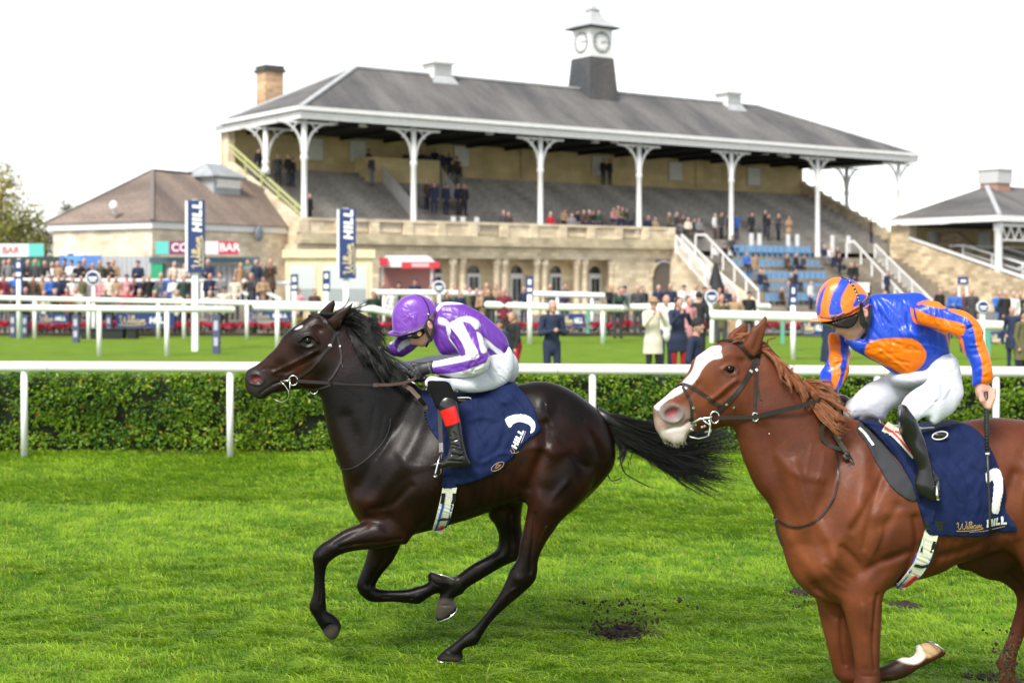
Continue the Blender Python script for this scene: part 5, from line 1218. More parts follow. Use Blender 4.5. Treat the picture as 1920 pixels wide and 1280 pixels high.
 def f_body(g):
  Hd = Slab(g, cv(face, Y), k=.82, y0=Y, wmax=.08)
  Hd.relief(cv(c6([(446,714),(480,708),(505,700)]), Y), .004, -.008); Hd.relief(cv(c6([(415,655),(430,640)]), Y), .006, .003)
  Hd.relief(cv(c6([(400,640),(440,690)]), Y), .005, -.003); Hd.relief(cv(c6([(540,740),(590,690),(625,630)]), Y), .008, .003); Hd.relief(cv(c6([(470,640),(540,630),(580,600)]), Y), .010, -.003)
  g.merge(*Hd.d(g), k=0)
  e = (PX(1500+612/5.333, Y), Y-.073, PZ(500+458/5.333, Y)); g.ell(e, (.016,.012,.026), k=.006, rot=[(.95,0,.3),(0,1,0),(-.3,0,.95)]); g.ell((e[0]-.003, e[1]-.013, e[2]), (.008,.008,.013), k=.004, subtract=True)
  S = Slab(g, cv(torso, Y), k=.7, y0=Y, wmax=.19); g.merge(*S.d(g, -.015), k=.03)
  for p, y0 in ((narm, ya), (farm, yf), (nth, yn)): S = Slab(g, cv(p, Y), k=.78, y0=y0); g.merge(*S.d(g, -.022 if p is nth else -.013), k=.02)
  g.chain([(PX(1706, Y-.3), ysh0, PZ(808, Y-.3)), (PX(1723, Y-.3), ysh+.01, PZ(836, Y-.3)), (PX(1737, Y-.3), ysh, PZ(880, Y-.3))], [.022,.018,.016], k=.005)
  g.chain([(PX(1750, Y), Y+.1, PZ(702, Y)), (PX(1685, Y+.1), Y+.12, PZ(724, Y+.1)), (PX(1612, Y), Y+.14, PZ(765, Y)), (PX(1660, Y), yfb, PZ(880, Y))], [.05,.04,.03,.02], k=.01)
  # near hand: fist round the whip
  h = lambda a, b, o: np.array((PX(1500+a/2.56, Y), Y+o, PZ(500+b/2.56, Y)))
  g.cone(h(775,520,-.25), h(790,560,-.25), .026, .027, .012)
  g.ell(h(800,582,-.25), (.036,.026,.040), k=.012, rot=[(.9,0,-.42),(0,1,0),(.42,0,.9)])
  for i in range(4):
   a = h(838-i*10,572+i*15,-.272); b = h(830-i*6,608+i*13,-.285); c_ = h(806+i*2,628+i*10,-.262)
   g.chain([a, b, c_], [.0125,.0115,.010], k=.004)
  g.chain([h(772,575,-.275), h(780,615,-.285), h(798,645,-.28)], [.014,.0125,.010], k=.006)
  # far hand closed on the rein
  g.ell(h(112,620,-.02), (.034,.028,.026), k=.012)
  for i in range(4): g.chain([h(75+i*14,606+i*2,-.03), h(82+i*15,625+i*2,-.055), h(98+i*13,634+i*2,-.045)], [.0115,.0105,.009], k=.004)
  g.chain([h(118,598,-.03), h(140,612,-.045), h(142,632,-.045)], [.013,.0115,.009], k=.005)
 lo, hi = bx(allp+nth+face+shin+[(1510,750)], -.42, .34)
 garment(root, 'body', lo, hi, .0056, f_body, SKIN())
 dome = c6([(180,512),(168,470),(160,400),(170,320),(195,240),(245,165),(330,112),(430,105),(520,130),(600,185),(660,255),(695,320),(694,350),(660,372),(580,405),(500,445),(420,475),(330,505),(240,525)])
 peak = c6([(110,540),(180,512),(300,520),(420,482),(540,430),(660,368),(668,385),(560,445),(450,495),(350,525),(260,548),(180,560),(118,556)])
 def f_helm(g):
  A = Slab(g, cv(dome[:13]+c6([(700,480),(650,620),(500,700),(330,680),(200,600)]), Y), k=.92, y0=Y, wmax=.108); rand_wr(A, Y, 1535, 560, 1600, 590, 70, 26, .003, .002, 8, 31); g.merge(*A.d(g), k=0); cutp(g, dome, Y)
  B = Slab(g, cv(peak, Y), k=1, y0=Y); B.U = np.where(B.U > 0, np.maximum(B.U, (.085*np.clip(B.s/.004, 0, 1))**2), B.U); B.gu = np.sqrt(sum(q_**2 for q_ in np.gradient(B.U, g.h))); g.merge(*B.d(g), k=.004)
 bl = [[(150,480),(158,400),(190,270),(235,200),(275,150),(225,245),(190,380),(185,480)],[(262,475),(265,380),(300,260),(350,180),(400,115),(475,145),(440,200),(385,290),(370,380),(387,455),(330,478)],[(395,112),(440,98),(520,125),(605,192),(540,165),(460,158)],[(488,400),(520,320),(560,270),(645,290),(600,345),(545,385)],[(560,385),(690,300),(705,340),(600,405)]]
 def col_h(px, py, V): m_ = pm(px, py, bl); return OR*(1-m_)+BL*m_
 lo, hi = bx(dome+peak, -.13, .13)
 helm, hgd = garment(root, 'helmet', lo, hi, .0042, f_helm, fold_mat('cap_silk', (1,1,1), .3, attr='Col', bs=(70,.35,.003), sheen=.2), col_h, Y, keep=True)
 bk = mat('strap_black', (.008,.008,.009), .45)
 mb = MB(); p, n_ = on_surf(hgd, c6([(190,508),(300,500),(420,465),(540,405),(620,350),(680,290)]), Y, .001); ribbon(mb, p, .013, .002, n_); local(mb.build('helmet_band', mat('band_grey', (.07,.065,.07), .6)), helm)
 mb = MB(); p, n_ = on_surf(hgd, c6([(400,112),(450,130),(500,190),(535,270),(555,360)]), Y, .001); ribbon(mb, p, .009, .002, n_)
 Q = lambda L, o: [Vector((PX(a, Y), Y+o_, PZ(b, Y))) for (a, b), o_ in zip(c6(L), o)]
 ribbon(mb, Q([(555,355),(562,440),(585,520),(625,590)], [-.106,-.098,-.09,-.082]), .016, .004); ribbon(mb, Q([(665,380),(655,470),(635,560),(618,660),(590,710)], [-.085,-.085,-.084,-.075,-.05]), .014, .004); ribbon(mb, Q([(560,440),(575,560),(610,600)], [-.096,-.09,-.084]), .022, .004)
 local(mb.build('chin_strap', bk), root)
 mb = MB()
 for (a, b) in [(470,150),(490,180),(507,212),(520,244),(532,275),(541,306),(548,338),(553,368)]:
  p, n_ = on_surf(hgd, c6([(a-3,b-6),(a+3,b+6)]), Y, .0035, sub=1); ribbon(mb, [p[0], p[-1]], .003, .001, n_[0])
 local(mb.build('strap_lettering', mat('white_print', (.78,.78,.78), .6)), helm)
 gg = c6([(215,560),(300,540),(400,505),(500,470),(552,450),(556,500),(530,560),(500,600),(450,622),(400,618),(340,610),(290,590),(240,575)])
 def f_gog(g):
  A = Slab(g, cv(gg, Y), k=1.0, y0=Y); w_ = .077*np.clip(1.2-(np.abs(A.X-PX(1592, Y)))/.12*.5, .3, 1); A.U = np.where(A.U > 0, (w_*np.clip(A.s/.006, 0, 1)**.5+.006)**2, A.U); A.gu = np.sqrt(sum(q_**2 for q_ in np.gradient(A.U, g.h))); g.merge(*A.d(g), k=0)
 lo, hi = bx(gg, -.1, .1); garment(root, 'goggles', lo, hi, .0035, f_gog, mat('goggle_lens', (.006,.005,.005), .08, coat=1))
 wroot = empty('whip', (PX(1812, Y), Y-.27, PZ(760, Y)), "long black whip hanging from the blue and orange jockey's bare fist", 'whip')
 H = lambda L, o: [Vector((PX(a, Y), Y+o, PZ(b, Y))) for a, b in c5(L)]
 mb = MB(); mb.tube(H([(800,575),(803,640),(805,760),(807,860)], -.275), [.010,.011,.011,.008], 8)
 for i in range(14): a, b = 801+i*.4, 650+i*15; mb.tube([Vector((PX(1500+(a+11*math.cos(t))/2.56, Y), Y-.275-.012*math.sin(t), PZ(500+(b+3*t)/2.56, Y))) for t in np.linspace(0, 6.28, 9)], .0018, 4, caps=False)
 local(mb.build('grip', mat('whip_black', (.02,.02,.022), .4)), wroot)
 mb = MB(); mb.tube(H([(807,860),(812,1000),(818,1150),(820,1215)], -.275), [.007,.0055,.0055,.008], 8); local(mb.build('shaft', mat('whip_black', (.02,.02,.022), .4)), wroot)
 mb = MB(); mb.tube(H([(807,858),(807.5,866)], -.275), .0095, 8); local(mb.build('tip_mark', mat('white_paint', (.75,.75,.75), .5)), wroot)
 hf.ysh = ysh; return root

def tack_chestnut(hf):
 Y = hf.Y; g = hf.g; c5 = lambda L: crop(1500, 500, 2.56, L); c1 = lambda L: crop(1220, 580, 5.3333, L); c6 = lambda L: crop(1300, 800, 2.6666, L)
 cloth = c5([(280,735),(310,728),(345,730),(400,760),(480,770),(560,775),(640,755),(700,745),(770,745),(810,770),(840,820),(870,900),(895,980),(915,1060),(912,1120),(935,1170),(955,1200),(958,1232),(900,1240),(800,1258),(700,1255),(640,1252),(590,1250),(545,1240),(530,1200),(510,1130),(490,1060),(470,990),(430,910),(370,830),(320,770)])
 def extra(g_):
  g_.ell((PX(1725, Y), Y, PZ(825, Y)), (.22,.17,.08), k=.05); g_.ell((PX(1640, Y), Y, PZ(805, Y)), (.08,.10,.06), k=.04)
 wr = [(c5(L), w_, a) for L, w_, a in [([(560,860),(640,960),(700,1080)],.014,.006),([(640,800),(700,900),(780,960)],.016,-.006),([(700,780),(780,860),(840,960)],.014,.006),([(620,1000),(680,1100),(690,1200)],.014,-.006),([(540,960),(575,1060),(560,1180)],.012,.010),([(500,900),(530,1010),(520,1100)],.012,-.008),
          ([(380,800),(450,900),(500,1000)],.012,.008),([(740,1000),(780,1080),(760,1160)],.012,.005),([(660,880),(720,960),(740,1060)],.008,-.005),([(840,1160),(900,1180),(940,1210)],.01,.005)]]
 root, gc = cloth_on(hf, cloth, 'saddle_cloth', "navy saddle cloth with a white numeral and William HILL print on the chestnut", 'saddle cloths on the racehorses', extra, wr=wr)
 wp = mat('white_print', (.78,.78,.78), .6)
 decal('number', gc, [spline(c5([(815,962),(828,948),(852,938),(875,940),(888,960),(895,1000),(893,1050),(884,1100),(877,1146),(862,1146),(843,1140),(840,1110),(846,1060),(852,1010),(845,990),(832,1000),(818,1004)]), 2)], Y, wp, root, step=.003)
 x0, y0 = c5([(822,1212)])[0]; x1, y1 = c5([(916,1198)])[0]; decal('lettering', gc, letters('HILL', x0, y0, x1, y1, 15, .12), Y, wp, root, step=.0014)
 gp = mat('gold_thread', (.45,.30,.12), .5)
 sx, sy = c5([(680,1222)])[0]; strokes('script_lettering', gc, script_word(sx, sy, 48, 14, -.06), Y, gp, root, r=.0013)
 strokes('underline', gc, [c5([(740,1232),(820,1226),(915,1208)])], Y, gp, root, r=.001)
 lt = mat('black_leather', (.01,.01,.011), .2, coat=.4); sroot = empty('saddle', (PX(1690, Y), Y, PZ(830, Y)), 'black race saddle with striped girth under the blue and orange jockey', 'saddle', 'race saddles')
 # pad in front of the cloth
 pad = c5([(255,770),(285,740),(330,790),(390,860),(440,935),(478,1000),(500,1080),(470,1088),(420,1060),(375,1015),(345,950),(320,900),(290,830),(262,792)])
 _, gp_ = cloth_on(hf, pad, 'saddle_pad', 'black foam pad showing in front of the navy cloth on the chestnut', None, th=.010); _['category'] = 'saddle pad'
 for ch in _.children:
  ch.data.materials.clear(); ch.data.materials.append(mat('pad_black', (.022,.023,.028), .8))
 gs = Grid((PX(1590, Y), Y-.2, PZ(880, Y)), (PX(1800, Y), Y+.2, PZ(760, Y)), .007)
 gs.ell((PX(1690, Y), Y, PZ(815, Y)), (.15,.13,.045), k=.02); gs.ell((PX(1630, Y), Y, PZ(795, Y)), (.05,.09,.05), k=.03); gs.ell((PX(1740, Y), Y-.08, PZ(806, Y)), (.045,.06,.022), k=.02)
 V, F = gs.mesh(); local(link('seat', np_mesh('seat', V, F), None, [lt]), sroot)
 wt = mat('white_paint', (.75,.75,.75), .5)
 yb = surf_y(g, PX(1740, Y), PZ(810, Y)) or Y-.1
 mb = MB(); mb.tube([Vector((PX(a, Y), Y-.19, PZ(b, Y))) for a, b in [(1740+14*math.cos(t), 808+7*math.sin(t)-2*math.cos(t)) for t in np.linspace(0, 6.2832, 28)]], .003, 8, caps=False); bb = MB(); bb.ball((PX(1740, Y), Y-.185, PZ(808, Y)), .032, 14, sc=(1,.4,.5)); local(bb.build('seat_end', lt), sroot); local(mb.build('seat_trim', wt), sroot)
 mb = MB(); p, n_ = on_surf(g, c5([(262,772),(290,800),(322,848)]), Y, .012); ribbon(mb, p, [.012,.026,.006][:1]*len(p), .003, n_); local(mb.build('pad_trim', wt), sroot)
 gw = mat('girth_white', (.62,.63,.52), .7, bump=(300,.4,.002)); gr = mat('girth_red', (.5,.02,.03), .6); gb = mat('girth_blue', (.02,.06,.42), .6); bk = mat('strap_black', (.008,.008,.009), .45)
 for nm, L, wd, mt, of, gg in (('girth', c6([(1135,350),(1128,430),(1118,500),(1100,580),(1080,650),(1040,730),(1005,785)]), .062, gw, .006, g),
  ('girth_strap', c6([(1130,425),(1127,470)]), .085, bk, .012, g), ('girth_strap', c6([(1085,520),(1080,580)]), .022, bk, .012, g), ('girth_strap', c6([(1142,525),(1130,580)]), .022, bk, .012, g),
  ('girth_stripe', c6([(1124,350),(1122,415)]), .010, gr, .011, g), ('girth_stripe', c6([(1138,350),(1136,415)]), .010, gr, .011, g),
  ('girth_stripe', c6([(1068,590),(1050,660),(1020,730),(995,780)]), .010, gb, .011, g), ('girth_stripe', c6([(1130,590),(1112,650),(1080,720)]), .010, gb, .011, g), ('girth_keeper', c6([(1055,648),(1085,652),(1115,648)]), .014, bk, .013, g),
  ('girth_tab', c6([(1020,778),(1045,740),(1070,705)]), .026, gr, .012, g),
  ('surcingle', c5([(375,752),(440,800),(510,880)]), .050, gw, .006, gc), ('surcingle_stripe', c5([(385,748),(450,798),(520,880)]), .009, gr, .011, gc), ('surcingle_stripe', c5([(372,758),(432,806),(500,886)]), .009, gr, .011, gc)):
  mb = MB(); p, n_ = on_surf(gg, L, Y, of); ribbon(mb, p, wd, .004, n_); local(mb.build(nm, mt), sroot)
 stl = mat('steel', (.6,.6,.6), .25, metal=1); ys = hf.ysh
 mb = MB(); P3 = lambda L, o: [Vector((PX(a, Y), ys+o_, PZ(b, Y))) for (a, b), o_ in zip(c5(L), o)]
 mb.tube(P3([(572,980),(562,1010),(556,1040),(560,1060)], (0,-.03,-.05,-.05)), [.004,.005,.006,.007], 8); mb.tube(P3([(572,980),(590,1030),(600,1070)], (0,.035,.045)), .004, 8); mb.tube(P3([(560,1060),(580,1075),(600,1072)], (-.05,0,.045)), .006, 8); local(mb.build('stirrup_iron', stl), sroot)
 mb = MB(); ribbon(mb, P3([(470,780),(520,880),(560,960),(574,985)], (.06,.05,.03,0)), .02, .004); local(mb.build('stirrup_leather', lt), sroot)
 br = empty('bridle', (PX(1340, Y), Y, PZ(740, Y)), 'dark bridle with noseband and long reins on the chestnut horse', 'bridle', 'bridles on the racehorses')
 dl = mat('bridle_leather', (.018,.014,.013), .5, spec=.3)
 def strap(name, pts, wd, m_=dl, par=br, off=.003, th=.003):
  mb = MB(); p, n_ = on_surf(g, pts, Y, off); ribbon(mb, p, wd, th, n_); return local(mb.build(name, m_), par)
 strap('browband', c1([(665,335),(740,312),(820,325),(890,370),(950,430),(1010,500),(1045,545)]), .017)
 strap('headpiece', c1([(1050,545),(1055,480),(1060,410)]), .018)
 strap('cheek_strap', c1([(1020,530),(980,600),(930,680),(880,760),(800,860),(720,945),(640,1020)]), .019)
 strap('throat_lash', c1([(1040,560),(1035,640),(1030,760),(1018,900),(1010,1010)]), .013)
 strap('noseband', c1([(245,775),(320,745),(400,770),(500,830),(580,890),(670,950)]), .015)
 strap('noseband_drop', c1([(310,770),(350,840),(385,930),(395,1020),(395,1110)]), .013)
 strap('strap_end', c1([(1050,780),(1060,850),(1080,895)]), .007)
 for p_ in ([(960,600),(990,620)],[(1030,590),(1045,610)],[(728,925),(745,940)],[(400,965),(420,975)],[(800,955),(812,965)]): strap('buckle', c1(p_), .011, stl, off=.008, th=.002)
 ybt = (surf_y(g, PX(1330, Y), PZ(780, Y)) or Y)-.012
 def loop(name, cx, cy, rx, ry, r_, a0=0, a1=2*math.pi, o=0):
  mb = MB(); mb.tube([Vector((PX(1220+(cx+rx*math.cos(t))/5.333, Y), ybt+o, PZ(580+(cy+ry*math.sin(t))/5.333, Y))) for t in np.linspace(a0, a1, 20)], r_, 6, caps=False); local(mb.build(name, stl), br)
 loop('bit_ring', 620, 1065, 44, 58, .0048); loop('bit_ring', 1018, 1060, 30, 42, .0045, o=-.012)
 J = lambda L, o: [Vector((PX(a, Y), ybt+o_, PZ(b, Y))) for (a, b), o_ in zip(c1(L), o)]
 mb = MB(); mb.tube(J([(385,1130),(470,1080),(560,1070),(590,1050)], (.0,-.01,-.012,-.012)), [.006,.007,.007,.008], 8); mb.tube(J([(560,1080),(575,1140),(560,1240),(540,1250)], (-.012,-.012,-.01,-.01)), .0045, 6)
 mb.tube(J([(500,1090),(560,1130),(580,1180)], (-.012,-.012,-.012)), .004, 6); local(mb.build('bit_bar', stl), br)
 mb = MB(); mb.tube([Vector((PX(a, Y), ybt+o, PZ(b, Y))) for (a, b), o in zip(crop(1200,560,4.266,[(545,1010),(550,1050),(520,1090),(460,1110),(400,1100),(375,1080)]), (-.01,-.01,0,.02,.04,.05))], .0035, 6); local(mb.build('bit_hoop', stl), br)
 mb = MB(); 
 for (a, b, r_) in ((395,1180,.005),(410,1190,.004),(500,1160,.006),(525,1150,.006),(437,1140,.004),(560,1215,.006),(1158,1222,.003),(545,1225,.004)): p, _n = on_surf(g, c1([(a, b),(a+2, b+2)]), Y, .004, sub=1); mb.ball(p[0], r_, 8)
 o = mb.build('foam_fleck', mat('foam', (.75,.74,.72), .3)); o['kind'] = 'stuff'; local(o, br)
 mb = MB(); ribbon(mb, J([(640,1070),(760,1062),(1000,1060),(1060,1045),(1250,990),(1420,950),(1560,905),(1660,885),(1730,880)], (-.005,-.010,-.016,-.02,-.05,-.06,-.055,-.04,-.04)), [.018,.018,.018,.020,.021,.022,.018,.016,.014], .004); local(mb.build('rein', dl), br)
 yq = surf_y(g, PX(1550, Y), PZ(800, Y))
 h = lambda L, o: [Vector((PX(a, Y), yq+o_, PZ(b, Y))) for (a, b), o_ in zip(c5(L), o)]
 mb = MB(); ribbon(mb, h([(112,632),(128,650),(118,690),(90,730),(72,770),(80,810),(110,840),(150,855),(185,862)], (.06,.02,-.04,-.05,-.04,-.03,-.02,-.02,-.02)), .018, .005); local(mb.build('rein_loop', mat('brown_rein2', (.035,.026,.023), .5)), br)
 mb = MB(); ribbon(mb, h([(140,790),(165,830),(190,870),(200,900)], (-.02,-.02,-.03,-.03)), .020, .005); mb.tube(h([(180,880),(205,882),(215,900),(190,905),(178,885)], [-.035]*5), .010, 8); mb.tube(h([(205,900),(225,930),(232,955),(215,980),(198,985)], [-.035]*5), .008, 8); mb.tube(h([(208,930),(200,960),(197,975)], [-.035]*3), .006, 8); local(mb.build('rein_knot', mat('brown_rein2', (.035,.026,.023), .5)), br)
 mg = empty('martingale', (PX(1500, Y), Y, PZ(960, Y)), 'thin dark neck strap curving round the chest of the chestnut horse', 'neck strap', 'neck straps on the racehorses')
 mb = MB(); p, n_ = on_surf(g, c5([(140,850),(155,920),(150,1000),(130,1080),(80,1160),(20,1205),(-50,1228),(-100,1215),(-125,1195)]), Y, .003); ribbon(mb, p, .008, .003, n_); local(mb.build('strap', bk), mg)
 mb = MB(); p, n_ = on_surf(g, c6([(405,450),(415,520),(440,590)]), Y, .003); ribbon(mb, p, .010, .003, n_); local(mb.build('strap', bk), mg)

# ------------------------------------------------------------------ spectators
PALETTE = {'black': (.012,.012,.014), 'navy': (.012,.02,.055), 'charcoal': (.045,.045,.05), 'brown': (.07,.04,.025), 'tan': (.34,.22,.13), 'cream': (.62,.56,.46), 'olive': (.11,.10,.045),
           'red': (.42,.015,.03), 'bright blue': (.03,.12,.45), 'grey': (.18,.18,.19), 'pink': (.55,.25,.28), 'white': (.72,.71,.69), 'dark green': (.02,.05,.035), 'maroon': (.14,.012,.03)}
def cloth_c(c): return mat('cloth_'+c.replace(' ', '_'), PALETTE[c], .8, bump=(60, .4, .004))
HAIRC = {'dark': (.02,.014,.01), 'fair': (.30,.20,.09), 'grey': (.36,.35,.34), 'brown': (.08,.045,.025), 'bald': (.48,.26,.20)}
def hair_c(c): return mat('hair_'+c, HAIRC[c], .7, noise=(60, .3))
PROTO = {}
def person_mesh(pose, coat='short', hat=None, h=.017):
 """one continuous standing or seated figure, 1.75 m, facing -Y; material slots skin, coat, trousers, hair, shoes"""
 key = (pose, coat, hat, h)
 if key in PROTO: return PROTO[key]
 g = Grid((-.46,-.62,-.03), (.46,.40,1.86), h)
 SK, CO, TR, HA, SH = 0, 1, 2, 3, 4
 seat = pose == 'seated'
 dz = -.42 if seat else 0
 lean = .22 if pose == 'lean' else (.06 if pose in ('walk',) else 0.0)
 sh = np.array([0, -lean, 1.44+dz-(.08 if pose == 'lean' else 0)]); hip = np.array([0, .02, .95+dz])
 k = .02
 if coat == 'long' and not seat:
  g.chain([hip+[0,0,.1], hip+[0,.0,-.14], hip+[0,.01,-.50]], [.16,.20,.235], .03, CO, ((0,1,0), .75)); g.D = np.maximum(g.D, (.56-g.z)[None, None, :]).astype(np.float32)
 for s in (-1, 1):
  if seat:
   kn = np.array([.13*s, -.44, .50]); an = np.array([.12*s, -.40, .08]); g.chain([(.095*s, 0, .53), kn, an], [.095,.068,.045], k, TR)
   g.cone(an+[0,0,-.02], an+[0,-.15,-.035], .045, .035, .01, SH)
  else:
   st = .16 if pose == 'walk' else .02
   kn = np.array([.10*s, .0-.7*st*s*.5-.02, .50]); an = np.array([.105*s, st*s*.8, .09])
   g.chain([(.09*s, .02, .92), kn, an], [.088,.066,.048], k, TR); g.cone(an+[0,.02,-.045], an+[.01*s,-.15,-.055], .042, .034, .01, SH)
 g.chain([hip, (hip+sh)/2+[0,-.01,.0], sh+[0,0,-.10]], [.135,.135,.145], .05, CO, ((0,1,0), .72))
 g.cone(sh+[-.155,0,-.02], sh+[.155,0,-.02], .068, .068, .05, CO)
 if not seat: g.chain([hip+[0,0,.1], hip+[0,0,-.10]], [.14,.155], .03, CO, ((0,1,0), .75))
 for s in (-1, 1):
  S = sh+np.array([.185*s, 0, -.03])
  if pose in ('stand', 'walk'): E = S+[.05*s, .03-(.08*s if pose == 'walk' else 0), -.29]; W = E+[-.005*s, -.08, -.24]
  elif pose == 'pockets': E = S+[.07*s, .06, -.28]; W = E+[-.08*s, -.12, -.17]
  elif pose in ('crossed', 'seated'): E = S+[.05*s, -.03, -.29]; W = E+[-.19*s, -.21, (.06 if pose == 'crossed' else -.06)]
  elif pose == 'phone': E = S+[.04*s, -.16, -.22]; W = E+[-.13*s, -.15, .20]
  elif pose == 'point': E = S+([.05*s, .02, -.29] if s > 0 else [.02*s, -.22, -.12]); W = E+([0, -.08, -.24] if s > 0 else [.02, -.22, .08])
  else: E = S+[.06*s, -.12, -.26]; W = E+[-.10*s, -.22, -.03]
  g.chain([S, E, W], [.062,.050,.036], k, CO)
  g.ell(W+(W-E)/np.linalg.norm(W-E)*.07, (.036,.036,.042), .015, None, SK)
 nk = sh+[0, -.02-lean*.2, .06]; hd = sh+np.array([0, -.045-lean*.25, .20])
 g.cone(sh+[0,0,0], nk+[0,0,.03], .06, .052, .015, SK)
 g.ell(hd, (.076,.094,.112), .012, None, SK); g.ell(hd+[0,-.093,-.012], (.012,.018,.022), .01, None, SK); g.ell(hd+[0,-.055,-.085], (.035,.035,.025), .015, None, SK)
 for s in (-1, 1): g.ell(hd+[.078*s, .005, -.01], (.01,.018,.028), .006, None, SK)
 if hat == 'cap':
  g.ell(hd+[0,.012,.055], (.092,.108,.070), .004, None, HA); g.cone(hd+[0,-.09,.045], hd+[0,-.135,.035], .03, .03, .02, HA, ((0,0,1), .35))
 elif hat == 'brim':
  g.ell(hd+[0,.01,.075], (.085,.095,.075), .004, None, HA); g.ell(hd+[0,0,.045], (.15,.16,.018), .01, None, HA)
 elif hat == 'long':
  g.ell(hd+[0,.022,.030], (.088,.096,.102), .004, None, HA); g.chain([hd+[0,.07,.0], hd+[0,.09,-.14], hd+[0,.08,-.24]], [.075,.075,.045], .02, HA)
 elif hat == 'beanie': g.ell(hd+[0,.015,.045], (.090,.105,.095), .004, None, HA)
 elif hat != 'bald': g.ell(hd+[0,.022,.034], (.083,.094,.092), .004, None, HA)
 V, F = g.mesh(); ids = g.sample(g.ID, V)
 f0 = ids[F[:, 0]]
 me = np_mesh('person', V, F, True, f0)
 if seat: pass
 for _ in range(5): me.materials.append(None)
 PROTO[key] = me
 return me
def person(x, y, z, pose='stand', coat='short', hat=None, cc='black', tc='navy', hc='dark', rz=0, sc=1.0, label='', group=None, h=.017, sk=0):
 me = person_mesh(pose, coat, hat, h)
 o = bpy.data.objects.new('person', me); COL.objects.link(o)
 o.location = (x, y, z); o.rotation_euler = (0, 0, rz); o.scale = (sc, sc, sc)
 hm = cloth_c(cc) if hat in ('cap', 'brim') and False else (cloth_c('charcoal' if hat == 'cap' else 'tan') if hat in ('cap', 'brim') else (cloth_c('black') if hat == 'beanie' else hair_c(hc)))
 sm = mat('skin_far', (.50,.27,.21), .6) if not sk else mat('skin_far_dark', (.16,.08,.05), .6)
 for i, m_ in enumerate((sm, cloth_c(cc), cloth_c(tc), hm, mat('shoe_dark', (.015,.012,.012), .4))):
  o.material_slots[i].link = 'OBJECT'; o.material_slots[i].material = m_
 return tag(o, label, 'person', group)
ORD = ['first','second','third','fourth','fifth','sixth','seventh','eighth','ninth','tenth','eleventh','twelfth','thirteenth','fourteenth','fifteenth','sixteenth','seventeenth','eighteenth','nineteenth','twentieth']
def ordn(i):
 if i < 20: return ORD[i]
 t = ['twenty','thirty','forty'][(i+1)//10-2] if (i+1)//10 >= 2 else ''
 return (t+'-'+ORD[(i+1) % 10-1]) if (i+1) % 10 else {20:'twentieth',30:'thirtieth',40:'fortieth'}[i+1]
POSEW = {'stand':'standing','crossed':'arms folded','phone':'hands raised to face','lean':'leaning forward','seated':'sitting','walk':'walking','pockets':'hands in pockets','point':'one arm out'}
class Zone:
 """people of one place, numbered from the left once the place is filled"""
 def __init__(s, phrase, group): s.phrase = phrase; s.group = group; s.L = []
 def add(s, px, o, cc, coat, pose): s.L.append((px, o, cc, coat, pose))
 def finish(s):
  s.L.sort(key=lambda t: t[0])
  for i, (px, o, cc, coat, pose) in enumerate(s.L):
   o['label'] = f"person in {cc} {'coat' if coat == 'long' else 'jacket'}, {POSEW[pose]}, {ordn(i)} {s.phrase}"; o['group'] = s.group
rp = random.Random(21)
CW = ['black']*6+['navy']*5+['charcoal']*3+['brown']*2+['tan']*3+['cream']*4+['olive']*2+['white']+['red','bright blue','grey','grey','white','dark green','maroon','pink']
def rperson(zone, x, y, z, px, poses=('stand','crossed','phone','pockets'), cc=None, **kw):
 cc = cc or rp.choice(CW); pose = kw.pop('pose', None) or rp.choice(poses); coat = kw.pop('coat', None) or ('long' if rp.random() < .25 and pose not in ('seated','lean') else 'short')
 hat = kw.pop('hat', None) or rp.choice([None, None, None, 'cap', 'long', 'bald', None, 'beanie' if rp.random() < .3 else None])
 o = person(x, y, z, pose, coat, hat, cc, rp.choice(['black','navy','charcoal','navy','grey','brown']), 'bald' if hat == 'bald' else rp.choice(['dark','fair','grey','brown','grey']), kw.pop('rz', rp.uniform(-.6,.6)), rp.uniform(.96,1.08), **kw)
 zone.add(px, o, cc, coat, pose); return o

